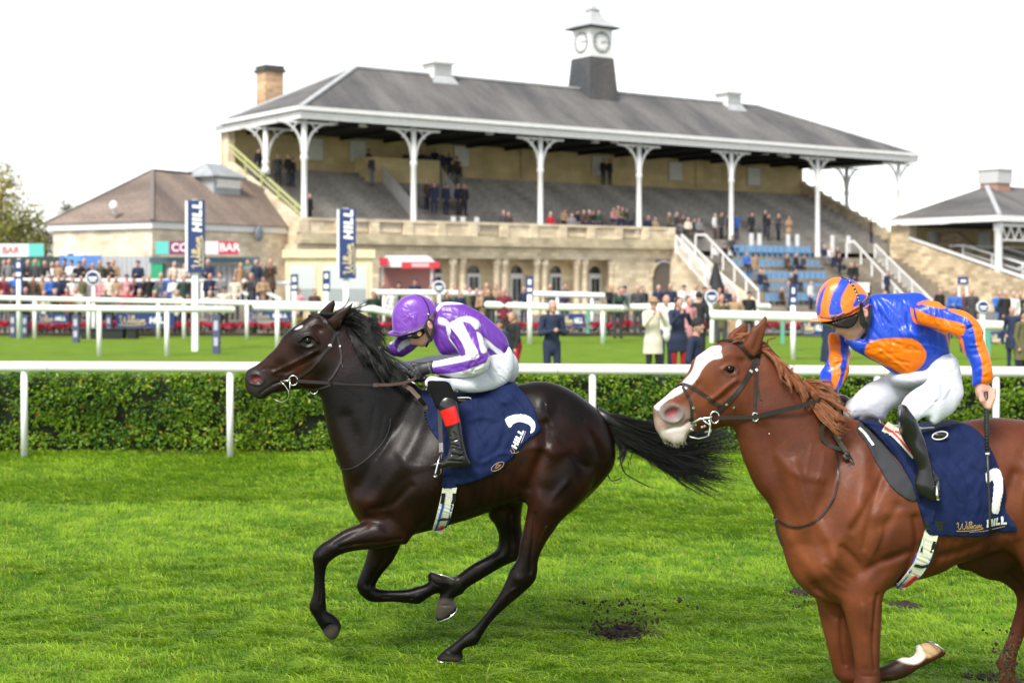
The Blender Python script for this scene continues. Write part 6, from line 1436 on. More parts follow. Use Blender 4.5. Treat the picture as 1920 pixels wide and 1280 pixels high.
# ------------------------------------------------------------------ ground, turf, hedge, running rails
def leaf_mat(name, attr='Col', trans=.35, rough=.45):
 m = bpy.data.materials.new(name); m.use_nodes = True; t = m.node_tree; N = t.nodes; L = t.links
 b = N['Principled BSDF']; b.inputs['Roughness'].default_value = rough; b.inputs['Specular IOR Level'].default_value = .35
 a = N.new('ShaderNodeAttribute'); a.attribute_name = attr
 tr = N.new('ShaderNodeBsdfTranslucent'); mx = N.new('ShaderNodeMixShader'); mx.inputs[0].default_value = trans
 L.new(a.outputs['Color'], b.inputs['Base Color']); L.new(a.outputs['Color'], tr.inputs['Color'])
 L.new(b.outputs[0], mx.inputs[1]); L.new(tr.outputs[0], mx.inputs[2]); L.new(mx.outputs[0], N['Material Output'].inputs['Surface'])
 MATS[name] = m; return m
def turf_mat():
 m = bpy.data.materials.new('turf'); m.use_nodes = True; t = m.node_tree; N = t.nodes; L = t.links; b = N['Principled BSDF']
 b.inputs['Roughness'].default_value = .9; b.inputs['Specular IOR Level'].default_value = .1
 g = N.new('ShaderNodeNewGeometry'); mp = N.new('ShaderNodeMapping'); mp.inputs['Scale'].default_value = (1, 2.2, 1); L.new(g.outputs['Position'], mp.inputs['Vector'])
 n1 = N.new('ShaderNodeTexNoise'); n1.inputs['Scale'].default_value = 1.3; n1.inputs['Detail'].default_value = 6; L.new(mp.outputs[0], n1.inputs['Vector'])
 n2 = N.new('ShaderNodeTexNoise'); n2.inputs['Scale'].default_value = 14; n2.inputs['Detail'].default_value = 5; L.new(mp.outputs[0], n2.inputs['Vector'])
 mx = N.new('ShaderNodeMath'); mx.operation = 'ADD'; L.new(n1.outputs['Fac'], mx.inputs[0]); L.new(n2.outputs['Fac'], mx.inputs[1])
 cr = N.new('ShaderNodeValToRGB'); cr.color_ramp.elements[0].position = .38; cr.color_ramp.elements[0].color = (.085,.165,.012,1); cr.color_ramp.elements[1].position = .64; cr.color_ramp.elements[1].color = (.19,.29,.028,1)
 hf_ = N.new('ShaderNodeMath'); hf_.operation = 'MULTIPLY'; hf_.inputs[1].default_value = .5; L.new(mx.outputs[0], hf_.inputs[0]); L.new(hf_.outputs[0], cr.inputs[0]); L.new(cr.outputs[0], b.inputs['Base Color'])
 bp = N.new('ShaderNodeBump'); bp.inputs['Strength'].default_value = .7; bp.inputs['Distance'].default_value = .05; L.new(n2.outputs['Fac'], bp.inputs['Height']); L.new(bp.outputs[0], b.inputs['Normal'])
 MATS['turf'] = m; return m
def vnoise(x, y, seed=0):
 xi = np.floor(x).astype(int); yi = np.floor(y).astype(int); fx = x-xi; fy = y-yi; fx = fx*fx*(3-2*fx); fy = fy*fy*(3-2*fy)
 def h(a, b): 
  v = np.sin(a*127.1+b*311.7+seed*74.7)*43758.5453; return v-np.floor(v)
 return (h(xi, yi)*(1-fx)+h(xi+1, yi)*fx)*(1-fy)+(h(xi, yi+1)*(1-fx)+h(xi+1, yi+1)*fx)*fy
def build_ground():
 tm = turf_mat()
 V = []; F = []
 xs = np.array([-600,-120,-40,40,120,600.]); ys = np.array([-10,16,60,62,200,1200.])
 mb = MB(); mb.add([(-700,-20,0),(700,-20,0),(700,58,0),(-700,58,0)], [(0,1,2,3)]); tag(mb.build('ground', tm), kind='structure')
 mb = MB(); mb.add([(-700,58,0),(700,58,0),(700,1400,0),(-700,1400,0)], [(0,1,2,3)]); tag(mb.build('paved_ground', mat('tarmac', (.16,.155,.145), .9, noise=(.4,.2), bump=(30,.3,.01))), kind='structure')
 # blades of the race track, denser near the camera; bent over along the track
 r_ = np.random.default_rng(11)
 N = 640000
 Y0, Y1 = 6.4, 18.6
 u = r_.random(N); Y = 1/(1/Y0-u*(1/Y0-1/Y1)); Y = Y0*(Y1/Y0)**r_.random(N)
 X = (r_.random(N)*2-1)*(Y*.36+1.1)
 n1 = .25*vnoise(X*1.8+.6*Y, Y*4.2, 1)+.75*vnoise(X*6.5+9, Y*10, 6); n2 = vnoise(X*12, Y*17, 2); n3 = vnoise(X*.6+3, Y*1.1, 3)
 Hh = (.020+.060*np.clip(n1*1.3-.15, 0, 1)*(.35+.65*n2)+.010*r_.random(N))*(.75+.5*r_.random(N))*(1+.25*(Y-8)/10)
 bare = vnoise(X*1.7+9, Y*3.1, 5)
 ang = r_.normal(math.pi, .9, N)+ (n3-.5)*3.0; lean = (.6+1.3*r_.random(N))*(.6+.8*n2)
 wd = (.0018+.0015*r_.random(N))*(1+.9*(Y-6.4)/12)
 fa = ang+math.pi/2+r_.normal(0, .5, N)
 dx, dy = np.cos(ang)*lean*Hh, np.sin(ang)*lean*Hh
 wx, wy = np.cos(fa)*wd, np.sin(fa)*wd
 P0 = np.stack([X-wx, Y-wy, np.full(N, -.004)], 1); P1 = np.stack([X+wx, Y+wy, np.full(N, -.004)], 1)
 P2 = np.stack([X+wx*.8+dx*.35, Y+wy*.8+dy*.35, Hh*.6], 1); P3 = np.stack([X-wx*.8+dx*.35, Y-wy*.8+dy*.35, Hh*.6], 1)
 P4 = np.stack([X+dx, Y+dy, Hh*(1-.25*np.clip(lean, 0, 1.4))], 1)
 # hoof scrapes where the soil shows
 scr = [(PX(1165, 9.0), 9.0, .17), (PX(1515, 10.2), 10.2, .12), (PX(60, 11), 11, .07), (PX(290, 12.5), 12.4, .06), (PX(530, 9.6), 9.6, .07), (PX(1050, 9.9), 9.9, .05), (PX(1690, 9.8), 9.8, .09), (PX(1880, 8.0), 8.0, .14), (PX(500, 8.7), 8.7, .05), (PX(1560,8.6),8.6,.05)]
 keep = np.ones(N, bool)
 for sx, sy, sr in scr: keep &= ~(((X-sx)/(sr*1.5))**2+((Y-sy)/sr)**2 < (.5+.9*r_.random(N)))
 keep &= r_.random(N) < .55+.7*bare
 idx = np.where(keep)[0]; n = len(idx)
 V = np.stack([P0[idx], P1[idx], P2[idx], P3[idx], P4[idx]], 1).reshape(-1, 3)
 b = np.arange(n)[:, None]*5
 F = np.concatenate([b+np.array([[0,1,2]]), b+np.array([[0,2,3]]), b+np.array([[3,2,4]])])
 me = np_mesh('grass', V, F, True)
 q = np.clip(.52+1.5*(n1[idx]-.5)+.15*(n3[idx]-.5)+r_.normal(0, .2, n), 0, 1)[:, None]  # clump shading put into blade colour: low gaps darker, tall tufts paler
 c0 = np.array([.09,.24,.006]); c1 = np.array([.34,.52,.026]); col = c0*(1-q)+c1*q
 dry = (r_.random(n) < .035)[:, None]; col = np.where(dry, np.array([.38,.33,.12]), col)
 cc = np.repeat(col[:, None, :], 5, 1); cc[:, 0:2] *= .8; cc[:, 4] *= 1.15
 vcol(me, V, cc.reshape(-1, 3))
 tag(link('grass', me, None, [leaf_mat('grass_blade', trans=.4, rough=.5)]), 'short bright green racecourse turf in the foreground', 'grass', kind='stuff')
 # soil in the scrapes and flying clods
 soil = mat('soil', (.022,.014,.009), .95, noise=(60,.4), bump=(90,.8,.01))
 for i, (sx, sy, sr) in enumerate(scr[:2]+scr[6:8]):
  g = Grid((sx-sr*2.2, sy-sr*1.6, -.06), (sx+sr*2.2, sy+sr*1.6, .12), .009)
  for k in range(60):
   a = r_.random()*6.28; q_ = r_.random()**.7; s_ = r_.uniform(.008, .026)
   g.ell((sx+math.cos(a)*q_*sr*1.5, sy+math.sin(a)*q_*sr, r_.uniform(-.006, .018 if i else .075*(1-q_)+.012)), (s_*1.4, s_, s_*.8), .01 if i else .004)
  V_, F_ = g.mesh()
  lab = ['dark soil thrown up below the tail of the dark bay horse', 'dark divot in the turf just left of the chestnut foreleg', 'small brown scrape in the turf under the belly of the chestnut horse', 'torn turf by the hind leg of the chestnut at the right edge'][i]
  tag(link('soil_patch', np_mesh('soil', V_, F_), None, [soil]), lab, 'soil', kind='stuff')
 # clods
 def clods(cx, cy0, Yc, n, sx, sy, lab, nm='flying_clod', big=.012, up=True, m_=soil):
  mb = MB()
  for _ in range(n):
   t = r_.random()**1.6; px = cx+r_.normal(0, sx)*(.5+t); py = cy0-t*sy; Yq = Yc+r_.normal(0, .12)
   p = P(px, py, Yq)
   if p.z < .02: p.z = .02
   s_ = r_.uniform(.0015, big)*(r_.random()**1.2+.25)
   # lumpy little tetra-like clod
   vs = []
   for k in range(6):
    v = Vector(((1,0,0),(-1,0,0),(0,1,0),(0,-1,0),(0,0,1),(0,0,-1))[k])*s_*r_.uniform(.5, 1.5); vs.append(p+v)
   mb.add(vs, [(0,2,4),(2,1,4),(1,3,4),(3,0,4),(2,0,5),(1,2,5),(3,1,5),(0,3,5)])
  tag(mb.build(nm, m_), lab, 'soil', kind='stuff')
 clods(1165, 1200, 9.0, 460, 42, 80, 'spray of soil clods flying up behind the dark bay horse', big=.013)
 clods(1165, 1203, 8.95, 700, 34, 42, 'dense lump of torn soil above the divot behind the dark bay', big=.010)
 clods(1180, 1130, 9.0, 60, 60, 130, 'loose specks of soil high above the divot behind the dark bay', big=.006)
 clods(1440, 1060, 8.2, 50, 30, 150, 'specks of mud in the air in front of the chestnut chest', big=.005)
 clods(1500, 1140, 8.0, 60, 22, 50, 'mud spray beside the shoulder of the chestnut horse', big=.007)
 clods(1885, 1275, 6.9, 150, 16, 110, 'turf and mud kicked up round the hind foot of the chestnut', big=.012)
 clods(1272, 1125, 8.6, 8, 4, 6, 'single larger clod flying behind the dark bay horse', big=.016)
 mb = MB()
 for _ in range(420):
  p = P(1890+r_.normal(0, 18), 1275-r_.random()**1.3*90, 6.9+r_.normal(0, .06)); 
  if p.z < .01: p.z = .01
  d = Vector(r_.normal(0, 1, 3)).normalized()*r_.uniform(.015, .045); w_ = Vector(r_.normal(0, 1, 3)).normalized()*.0016
  mb.add([p-w_, p+w_, p+d], [(0,1,2)])
 tag(mb.build('flying_grass', mat('torn_grass', (.07,.10,.02), .7)), 'torn grass blades flying round the hind foot of the chestnut', 'grass', kind='stuff')

def foliage_mesh(name, pts, nrm, size, cols, r_, parent=None, m_=None, spreadn=.9):
 """small folded leaves at pts; nrm mean outward normals"""
 n = len(pts); d = nrm + r_.normal(0, spreadn, (n, 3)); d /= np.linalg.norm(d, axis=1)[:, None]
 a = r_.normal(0, 1, (n, 3)); t = np.cross(d, a); t /= np.linalg.norm(t, axis=1)[:, None]; b = np.cross(d, t)
 L = size*(.6+.8*r_.random(n))[:, None]; W = L*.55
 P0 = pts-t*L*.5; P1 = pts+b*W*.5+d*L*.06; P2 = pts+t*L*.5; P3 = pts-b*W*.5+d*L*.06
 V = np.stack([P0, P1, P2, P3], 1).reshape(-1, 3); q = np.arange(n)[:, None]*4
 F = np.concatenate([q+np.array([[0,1,2]]), q+np.array([[0,2,3]])])
 me = np_mesh(name, V, F, False); vcol(me, V, np.repeat(cols, 4, 0))
 o = link(name, me, None, [m_ or MATS['leaf']]); o['kind'] = 'stuff'
 if parent: local(o, parent)
 return o
def build_hedge():
 leaf_mat('leaf', trans=.3, rough=.35)
 r_ = np.random.default_rng(5)
 root = empty('hedge', (0, 18.9, 0), 'long clipped green hedge behind the nearest white running rail', 'hedge')
 mb = MB(); mb.box((-15, 18.62, .02), (15, 19.25, .93)); local(mb.build('dark_core', mat('hedge_dark', (.012,.018,.006), .95)), root)  # plain box behind the leaves; deep shade between them put into its colour
 N = 108000
 X = r_.uniform(-15, 15, N); top = r_.random(N) < .16
 Z = r_.uniform(.03, 1.0, N); dep = np.abs(r_.normal(0, .05, N))
 bump = (vnoise(X*3, Z*3, 8)-.5)*.10+(vnoise(X*9, Z*9, 9)-.5)*.05
 Yp = 18.47+dep-bump; Yp = np.where(top, r_.uniform(18.5, 19.3, N), Yp); Zt = .96+(vnoise(X*4, Yp*4, 3)-.5)*.06-np.abs(r_.normal(0, .02, N)); Z = np.where(top, Zt, Z)
 gap = vnoise(X*6+3, Z*7, 12); keep = (gap+r_.normal(0, .18, N) > .30) & ((Z > .10) | (r_.random(N) < .5))
 pts = np.stack([X, Yp, Z], 1)[keep]; nr = np.where(top[keep, None], [0., -.2, 1.], [0., -1., .35])
 n = len(pts); q = np.clip(vnoise(pts[:, 0]*2.3, pts[:, 2]*3, 21)*.6+vnoise(pts[:, 0]*8, pts[:, 2]*8, 22)*.5+r_.normal(-.02, .2, n), 0, 1)[:, None]
 col = np.array([.040,.13,.010])*(1-q)+np.array([.24,.38,.018])*q
 yl = r_.random(n) < .045; col[yl] = [.38,.34,.03]; rd = r_.random(n) < .004; col[rd] = [.28,.05,.02]
 foliage_mesh('foliage', pts, nr, .052, col, r_, root)
 # shaded soil strip below the hedge
 mb = MB(); mb.box((-15.2, 18.35, -.02), (15.2, 19.4, .012)); tag(mb.build('hedge_bed', mat('soil_dry', (.05,.04,.022), .95, noise=(8,.3))), kind='structure')
def rail_thing(name, label, pts, posts, thick=.06, post_r=.03, cat='rail', group=None, ends=True, mt=None, flat=1.0, zb=0.0):
 """pts: 3D centre line of the rail; posts: list of (x, y[, ztop]) """
 wm = mt or mat('rail_white', (.80,.80,.79), .35, noise=(3,.05))
 c = Vector(pts[0]); root = empty(name, (c.x, c.y, 0), label, cat, group)
 mb = MB(); mb.tube([Vector(p) for p in pts], thick, 12, flat=flat)
 if ends:
  for e in (pts[0], pts[-1]): mb.ball(e, thick*.98, 12)
 local(mb.build('top_rail', wm), root)
 for p in posts:
  zt = p[2] if len(p) > 2 else pts[0][2]
  b = p[3] if len(p) > 3 else zb
  mb = MB(); mb.tube([Vector((p[0], p[1], b-.02)), Vector((p[0], p[1], zt))], post_r, 12); local(mb.build('post', wm), root)
 return root
def build_rails():
 Y = 18.0
 L = [P(x, yc, Y) for x, yc in ((-1400,678),(-150,686.5),(200,687.3),(600,688.8),(1000,691.5),(1400,694),(1900,697),(2100,698),(3300,706))]
 ps = []
 for px in (-1110, -725, -340, 45, 431, 771, 1111, 1645, 1868, 2240, 2620, 3000):
  yc = np.interp(px, [-1400,-150,200,600,1000,1400,1900,2100,3300], [678,686.5,687.3,688.8,691.5,694,697,698,706]); p = P(px, yc, Y)
  ps.append((p.x, p.y+.01, p.z-.03))
 root = rail_thing('running_rail', 'nearest white running rail in front of the clipped hedge', L, ps, .064, .042, flat=1.0)
 for px in (90, 1045): 
  mb = MB(); yc = np.interp(px, [-150,200,600,1000], [686.5,687.3,688.8,691.5]); mb.tube([P(px-1.5, yc, Y), P(px+1.5, yc, Y)], .067, 12); local(mb.build('joint_sleeve', mat('rail_joint', (.62,.62,.60), .5)), root)
 return root

# ------------------------------------------------------------------ grandstand (local axes: a along the front, n away from the camera, z up)
A0 = Vector((-11.14, 79.0, 0)); TH = math.atan2(.59, .807)
UU = Vector((math.cos(TH), math.sin(TH), 0)); NN = Vector((-math.sin(TH), math.cos(TH), 0))
def W(a, n, z=0): return A0+UU*a+NN*n+Vector((0, 0, z))
def a_at(px, n=0.0):
 r_ = (px-960)/FPX; o = A0+NN*n; return (r_*o.y-o.x)/(UU.x-r_*UU.y)
def pix(p): return (960+FPX*p[0]/p[1], HOR-(p[2]-CAMH)*FPX/p[1])
def stone_mat(name, col, bs=(2.2, .9), rough=.85, mort=.82, amt=.18, course=.3):
 m = bpy.data.materials.new(name); m.use_nodes = True; t = m.node_tree; N = t.nodes; L = t.links; b = N['Principled BSDF']
 b.inputs['Roughness'].default_value = rough
 tc = N.new('ShaderNodeTexCoord'); sx = N.new('ShaderNodeSeparateXYZ'); L.new(tc.outputs['Object'], sx.inputs[0])
 ad = N.new('ShaderNodeMath'); ad.operation = 'ADD'; L.new(sx.outputs[0], ad.inputs[0]); L.new(sx.outputs[1], ad.inputs[1])
 cb = N.new('ShaderNodeCombineXYZ'); L.new(ad.outputs[0], cb.inputs[0]); L.new(sx.outputs[2], cb.inputs[1])
 br = N.new('ShaderNodeTexBrick'); br.inputs['Scale'].default_value = 1.0; br.inputs['Brick Width'].default_value = course*2.2; br.inputs['Row Height'].default_value = course; br.inputs['Mortar Size'].default_value = .012; br.inputs['Bias'].default_value = 0
 c = np.array(col); br.inputs['Color1'].default_value = (*(c*(1+amt)), 1); br.inputs['Color2'].default_value = (*(c*(1-amt)*np.array([1, .96, .9])), 1); br.inputs['Mortar'].default_value = (*(c*mort), 1)
 L.new(cb.outputs[0], br.inputs['Vector'])
 nz = N.new('ShaderNodeTexNoise'); nz.inputs['Scale'].default_value = bs[0]*.35; nz.inputs['Detail'].default_value = 6; L.new(tc.outputs['Object'], nz.inputs['Vector'])
 mr = N.new('ShaderNodeMapRange'); mr.inputs['From Min'].default_value = .32; mr.inputs['From Max'].default_value = .66; mr.inputs['To Min'].default_value = .80; mr.inputs['To Max'].default_value = 1.10; L.new(nz.outputs['Fac'], mr.inputs['Value'])
 vm = N.new('ShaderNodeVectorMath'); vm.operation = 'SCALE'; L.new(br.outputs['Color'], vm.inputs[0]); L.new(mr.outputs[0], vm.inputs['Scale']); L.new(vm.outputs[0], b.inputs['Base Color'])
 bp = N.new('ShaderNodeBump'); bp.inputs['Strength'].default_value = .4; bp.inputs['Distance'].default_value = .03; L.new(br.outputs['Fac'], bp.inputs['Height']); bp.invert = True; L.new(bp.outputs[0], b.inputs['Normal'])
 MATS[name] = m; return m
def slate_mat(name, c0, c1, streak=True):
 m = bpy.data.materials.new(name); m.use_nodes = True; t = m.node_tree; N = t.nodes; L = t.links; b = N['Principled BSDF']; b.inputs['Roughness'].default_value = .72
 tc = N.new('ShaderNodeTexCoord'); mp = N.new('ShaderNodeMapping'); mp.inputs['Scale'].default_value = (.5, .13, .13); L.new(tc.outputs['Object'], mp.inputs['Vector'])
 nz = N.new('ShaderNodeTexNoise'); nz.inputs['Scale'].default_value = 1.1; nz.inputs['Detail'].default_value = 8; nz.inputs['Roughness'].default_value = .62; L.new(mp.outputs[0], nz.inputs['Vector'])
 n2 = N.new('ShaderNodeTexNoise'); n2.inputs['Scale'].default_value = 7; n2.inputs['Detail'].default_value = 3; L.new(tc.outputs['Object'], n2.inputs['Vector'])
 cr = N.new('ShaderNodeValToRGB'); e = cr.color_ramp.elements; e[0].position = .36; e[0].color = (*c0, 1); e[1].position = .66; e[1].color = (*c1, 1); L.new(nz.outputs['Fac'], cr.inputs[0])
 mr = N.new('ShaderNodeMapRange'); mr.inputs['From Min'].default_value = .3; mr.inputs['From Max'].default_value = .7; mr.inputs['To Min'].default_value = .78; mr.inputs['To Max'].default_value = 1.2; L.new(n2.outputs['Fac'], mr.inputs['Value'])
 vm = N.new('ShaderNodeVectorMath'); vm.operation = 'SCALE'; L.new(cr.outputs[0], vm.inputs[0]); L.new(mr.outputs[0], vm.inputs['Scale']); L.new(vm.outputs[0], b.inputs['Base Color'])
 MATS[name] = m; return m
class LB(MB):
 """mesh builder in a rotated frame; put() parents to a rotated empty"""
 def put(s, name, m, root): o = s.build(name, m); o.parent = root; return o
def hip_roof(mb, x0, x1, y0, y1, ze, zr, rx0, rx1, ry, th=.12, m=0):
 """eave rectangle and a ridge; thin closed solid"""
 V = [(x0,y0,ze),(x1,y0,ze),(x1,y1,ze),(x0,y1,ze),(rx0,ry,zr),(rx1,ry,zr)]
 B = [(x,y,z-th) for x,y,z in V[:4]]
 mb.add(V+B, [(0,1,5,4),(1,2,5),(2,3,4,5),(3,0,4),(0,6,7,1),(1,7,8,2),(2,8,9,3),(3,9,6,0),(9,8,7,6)], m)
def column(root, a, n, z0, z1, white, inner=True, h=None):
 """cast-iron column with curved brackets both ways"""
 mb = LB(); mb.lathe((a, n, 0), [(.24, z0-.02),(.24, z0+.25),(.17, z0+.4),(.155, z1-2.2),(.21, z1-2.1),(.21, z1-1.95),(.15, z1-1.85),(.15, z1)], 14)
 c = mb.put('column', white, root)
 for s in (-1, 1):
  mb = LB(); pts = []
  for t in np.linspace(0, 1, 9):
   an = t*math.pi/2; pts.append(Vector((a+s*(.12+1.35*(1-math.cos(an))), n, z1-1.75+1.58*math.sin(an))))
  for i in range(len(pts)-1): mb.beam(pts[i], pts[i+1], .10, .15, up=(0,1,0))
  mb.box((min(a+s*.1, a+s*1.75), n-.05, z1-.22), (max(a+s*.1, a+s*1.75), n+.05, z1-.10))
  mb.beam((a+s*.75, n, z1-.62), (a+s*.45, n, z1-.2), .05, .07, up=(0,1,0))
  o = mb.put('bracket', white, c)
def floor_z(a, n):
 """standing surface of the stand: n<0 is the lower seating in front"""
 if n >= 0: return 4.75+max(0, math.floor(n/.64))*.30
 if a > 26.5: return max(.3, 3.64+.56*(math.floor(n)+1))
 return 4.75
def build_stand():
 stone = stone_mat('sandstone', (.56,.47,.33)); stoneL = stone_mat('sandstone_pale', (.68,.58,.42), course=.25); yel = stone_mat('painted_wall', (.62,.50,.28), mort=.9, amt=.07, course=.4)
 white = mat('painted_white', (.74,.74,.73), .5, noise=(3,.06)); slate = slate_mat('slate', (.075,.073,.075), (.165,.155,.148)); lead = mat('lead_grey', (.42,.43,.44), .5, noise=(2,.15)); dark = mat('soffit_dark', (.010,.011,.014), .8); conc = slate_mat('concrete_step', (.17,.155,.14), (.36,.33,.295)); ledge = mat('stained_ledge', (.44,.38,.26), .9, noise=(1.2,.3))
 root = empty('grandstand', A0, 'old stone grandstand with long grey hipped roof, white iron columns and clock tower', 'grandstand', None, TH)
 ZE = 11.15; ZR = 14.41
 # roof
 mb = LB(); hip_roof(mb, -.15, 49.9, -.25, 9.9, ZE+.1, ZR, 6.1, 38.9, 4.8, .14); roof = mb.put('roof', slate, root)
 mb = LB()
 for p, q in (((6.1,4.8,ZR+.04),(38.9,4.8,ZR+.04)),((6.1,4.8,ZR+.04),(-.15,-.25,ZE+.14)),((6.1,4.8,ZR+.04),(-.15,9.9,ZE+.14)),((38.9,4.8,ZR+.04),(49.9,-.25,ZE+.14))): mb.beam(p, q, .30, .12)
 o = mb.put('ridge_lead', lead, roof); o['kind'] = 'stuff'
 for nm, z0, z1, e, m_ in (('gutter', ZE-.10, ZE+.12, .34, white), ('fascia', ZE-.52, ZE-.14, .12, white)):
  mb = LB(); mb.box((-.15-e,-.25-e,z0),(49.9+e,-.25-e+.18,z1)); mb.box((-.15-e,-.25-e+.19,z0+.002),(-.15-e+.18,9.9+e,z1+.002)); mb.box((49.9+e-.18,-.25-e+.19,z0+.002),(49.9+e,9.9+e,z1+.002)); o = mb.put(nm, m_, roof)
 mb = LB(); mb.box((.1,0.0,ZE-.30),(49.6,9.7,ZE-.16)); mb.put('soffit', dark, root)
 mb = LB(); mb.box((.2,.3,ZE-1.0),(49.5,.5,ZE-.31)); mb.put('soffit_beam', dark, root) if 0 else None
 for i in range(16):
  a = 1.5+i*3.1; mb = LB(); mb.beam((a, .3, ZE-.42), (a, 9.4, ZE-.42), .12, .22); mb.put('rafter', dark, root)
 # columns
 for px in (570,780,1018,1203,1376,1538,1690): column(root, a_at(px)+(.15 if px == 570 else 0), .25, (4.9 if px < 1300 else 3.6), ZE-.5, white)
 column(root, .12, 4.35, 8.0, ZE-.5, white); column(root, 48.9, 5.4, 6.9, ZE-.5, white); column(root, 48.9, .25, 3.6, ZE-.5, white) if 0 else None
 # back wall with shutters
 mb = LB(); mb.box((.02,9.45,0),(48.5,9.9,ZE-.32)); wall = mb.put('back_wall', yel, root)
 for px in (592,672,867,1124,1268,1415):
  a = a_at(px, 9.3); s_ = FPX/W(a, 9.3).y; w_ = 26/s_/.807; zc = CAMH+(HOR-{592:280,672:284,867:293,1124:311,1268:321,1415:331}[px])/s_
  mb = LB(); mb.box((a-w_/2-.08, 9.38, zc-.72),(a+w_/2+.08, 9.45, zc+.72)); f = mb.put('shutter_frame', mat('frame_cream', (.45,.38,.24), .7), wall)
  mb = LB(); mb.box((a-w_/2, 9.33, zc-.64),(a+w_/2, 9.38, zc+.64)); mb.put('shutter', mat('shutter_grey', (.68,.69,.66), .7, noise=(2,.1)), f)
 for a in (13.5, 21.7, 29.5, 37.5): mb = LB(); mb.box((a-.35,9.25,8.9),(a+.35,9.45,ZE-.34)); mb.put('pilaster', yel, root)
 mb = LB(); mb.box((.05,9.30,9.05),(48.4,9.44,9.14)); mb.put('sill_band', yel, root)
 # terracing: each step a part
 for i in range(14):
  n0 = .3+i*.64; mb = LB(); mb.box((.45, n0, 4.0+i*.3),(48.2, 9.44 if i == 13 else n0+.66, 4.75+i*.3+(.0 if i else 0))); mb.put('terrace_step', conc, root)
 # raking end walls
 def rake(a0, a1, prof, nm, m_=stone):
  mb = LB(); mb.prism([(a0, n, z) for n, z in prof], (a1-a0, 0, 0)); return mb.put(nm, m_, root)
 rake(.0, .44, [(-.02,0),(9.44,0),(9.44,ZE-.33),(8.9,ZE-.33),(8.9,8.9),(.6,5.45),(-.02,5.45)], 'left_end_wall', stoneL)
 prof = [(-.3,0),(9.9,0),(9.9,9.9)]
 for i in range(11): n = 9.4-i*.87; z = 9.75-i*.42; prof += [(n+.35,z),(n-.1,z),(n-.1,z-.16)]
 prof += [(-.3,5.0)]
 rake(48.25, 48.75, prof, 'right_end_wall', stone)
 mb = LB(); mb.beam((.2,9.0,9.95),(.2,.3,5.9),.10,.10); mb.beam((.2,8.8,9.55),(.2,.3,5.55),.08,.08)
 for n in (1, 3, 5, 7): mb.box((.16,n,4.9+n*.47),(.24,n+.08,5.9+n*.465))
 mb.put('handrail', mat('rail_yellow_green', (.48,.50,.22), .6), root)
 # white stair side panels
 for (p0, p1, n0, n1) in ((705,772,8.6,2.2),(818,868,8.6,3.0),(757,800,8.9,7.6)):
  a0, a1 = a_at(p0, n0), a_at(p1, n1); 
  mb = LB(); v0 = Vector((a0, n0, floor_z(a0, n0))); v1 = Vector((a1, n1, floor_z(a1, n1)))
  if p0 == 757: continue
  mb.add([v0, v1, v1+Vector((0,0,1.0)), v0+Vector((0,0,1.0)), v0+Vector((.1,.05,0)), v1+Vector((.1,.05,0)), v1+Vector((.1,.05,1.0)), v0+Vector((.1,.05,1.0))], [(0,1,2,3),(7,6,5,4),(3,2,6,7),(0,4,5,1),(1,5,6,2),(0,3,7,4)])
  mb.put('stair_panel', mat('panel_white', (.62,.60,.58), .7, noise=(2,.1)), root)
 a0, a1 = a_at(692, 7.5), a_at(815, 8.0)
 mb = LB(); mb.box((a0, 7.4, 8.0),(a1, 9.3, 9.55)); mb.put('landing_wall', yel, root)
 # parapet with balusters and cornice
 AP = 26.3
 mb = LB(); mb.box((-.3,-.55,4.25),(AP,-.02,4.62)); mb.put('cornice', ledge, root)
 mb = LB(); mb.box((-.45,-.75,4.05),(AP+.1,-.02,4.24)); mb.put('cornice_lip', ledge, root)
 mb = LB(); mb.box((-.2,-.42,5.28),(AP,-.10,5.42)); mb.put('coping', stoneL, root)
 for i in range(13):
  a = -.1+i*2.17; mb = LB(); mb.box((a-.28,-.46,4.63),(a+.28,-.06,5.27)); mb.put('parapet_pier', stoneL, root)
  if i < 12:
   mb = LB()
   if i in (2, 5, 8, 10, 1): 
    for k in range(9): mb.lathe((a+.42+k*.165,-.26,4.63), [(.05,0),(.075,.16),(.04,.36),(.055,.64)], 6)
   else: mb.box((a+.29,-.34,4.63),(a+1.88,-.18,5.27))
   o = mb.put('balustrade' if i in (2,5,8,10,1) else 'parapet_panel', stoneL, root)
   if i in (2,5,8,10,1): o['kind'] = 'stuff'
 # ground floor: recessed loggia between paired columns
 mb = LB(); mb.box((-.2,-.30,3.35),(AP,1.6,4.04)); mb.put('entablature', stoneL, root)
 a_l, a_r = a_at(712), a_at(1148)
 mb = LB(); mb.box((.45,-.28,0),(a_l-.2,1.2,3.34)); mb.put('ground_wall', stoneL, root)
 mb = LB(); mb.box((a_r,-.28,0),(a_at(1263),1.0,3.34)); mb.put('ground_wall', stoneL, root)
 mb = LB(); mb.box((a_l-.2,.9,0),(a_r,1.2,3.34)); back = mb.put('loggia_wall', stone_mat('loggia_stone', (.78,.64,.42), course=.35), root)
 for i, px in enumerate((716, 775, 788, 848, 866, 930, 945, 1005, 1020, 1080, 1095, 1145)):
  a = a_at(px); mb = LB(); mb.lathe((a,-.05,0), [(.26,0),(.26,.2),(.2,.3),(.185,2.9),(.25,3.0),(.27,3.34)], 10); mb.put('loggia_column', stoneL, root)
 glass = mat('window_dark', (.03,.035,.04), .1, spec=.8); wf = mat('window_white', (.72,.72,.70), .5)
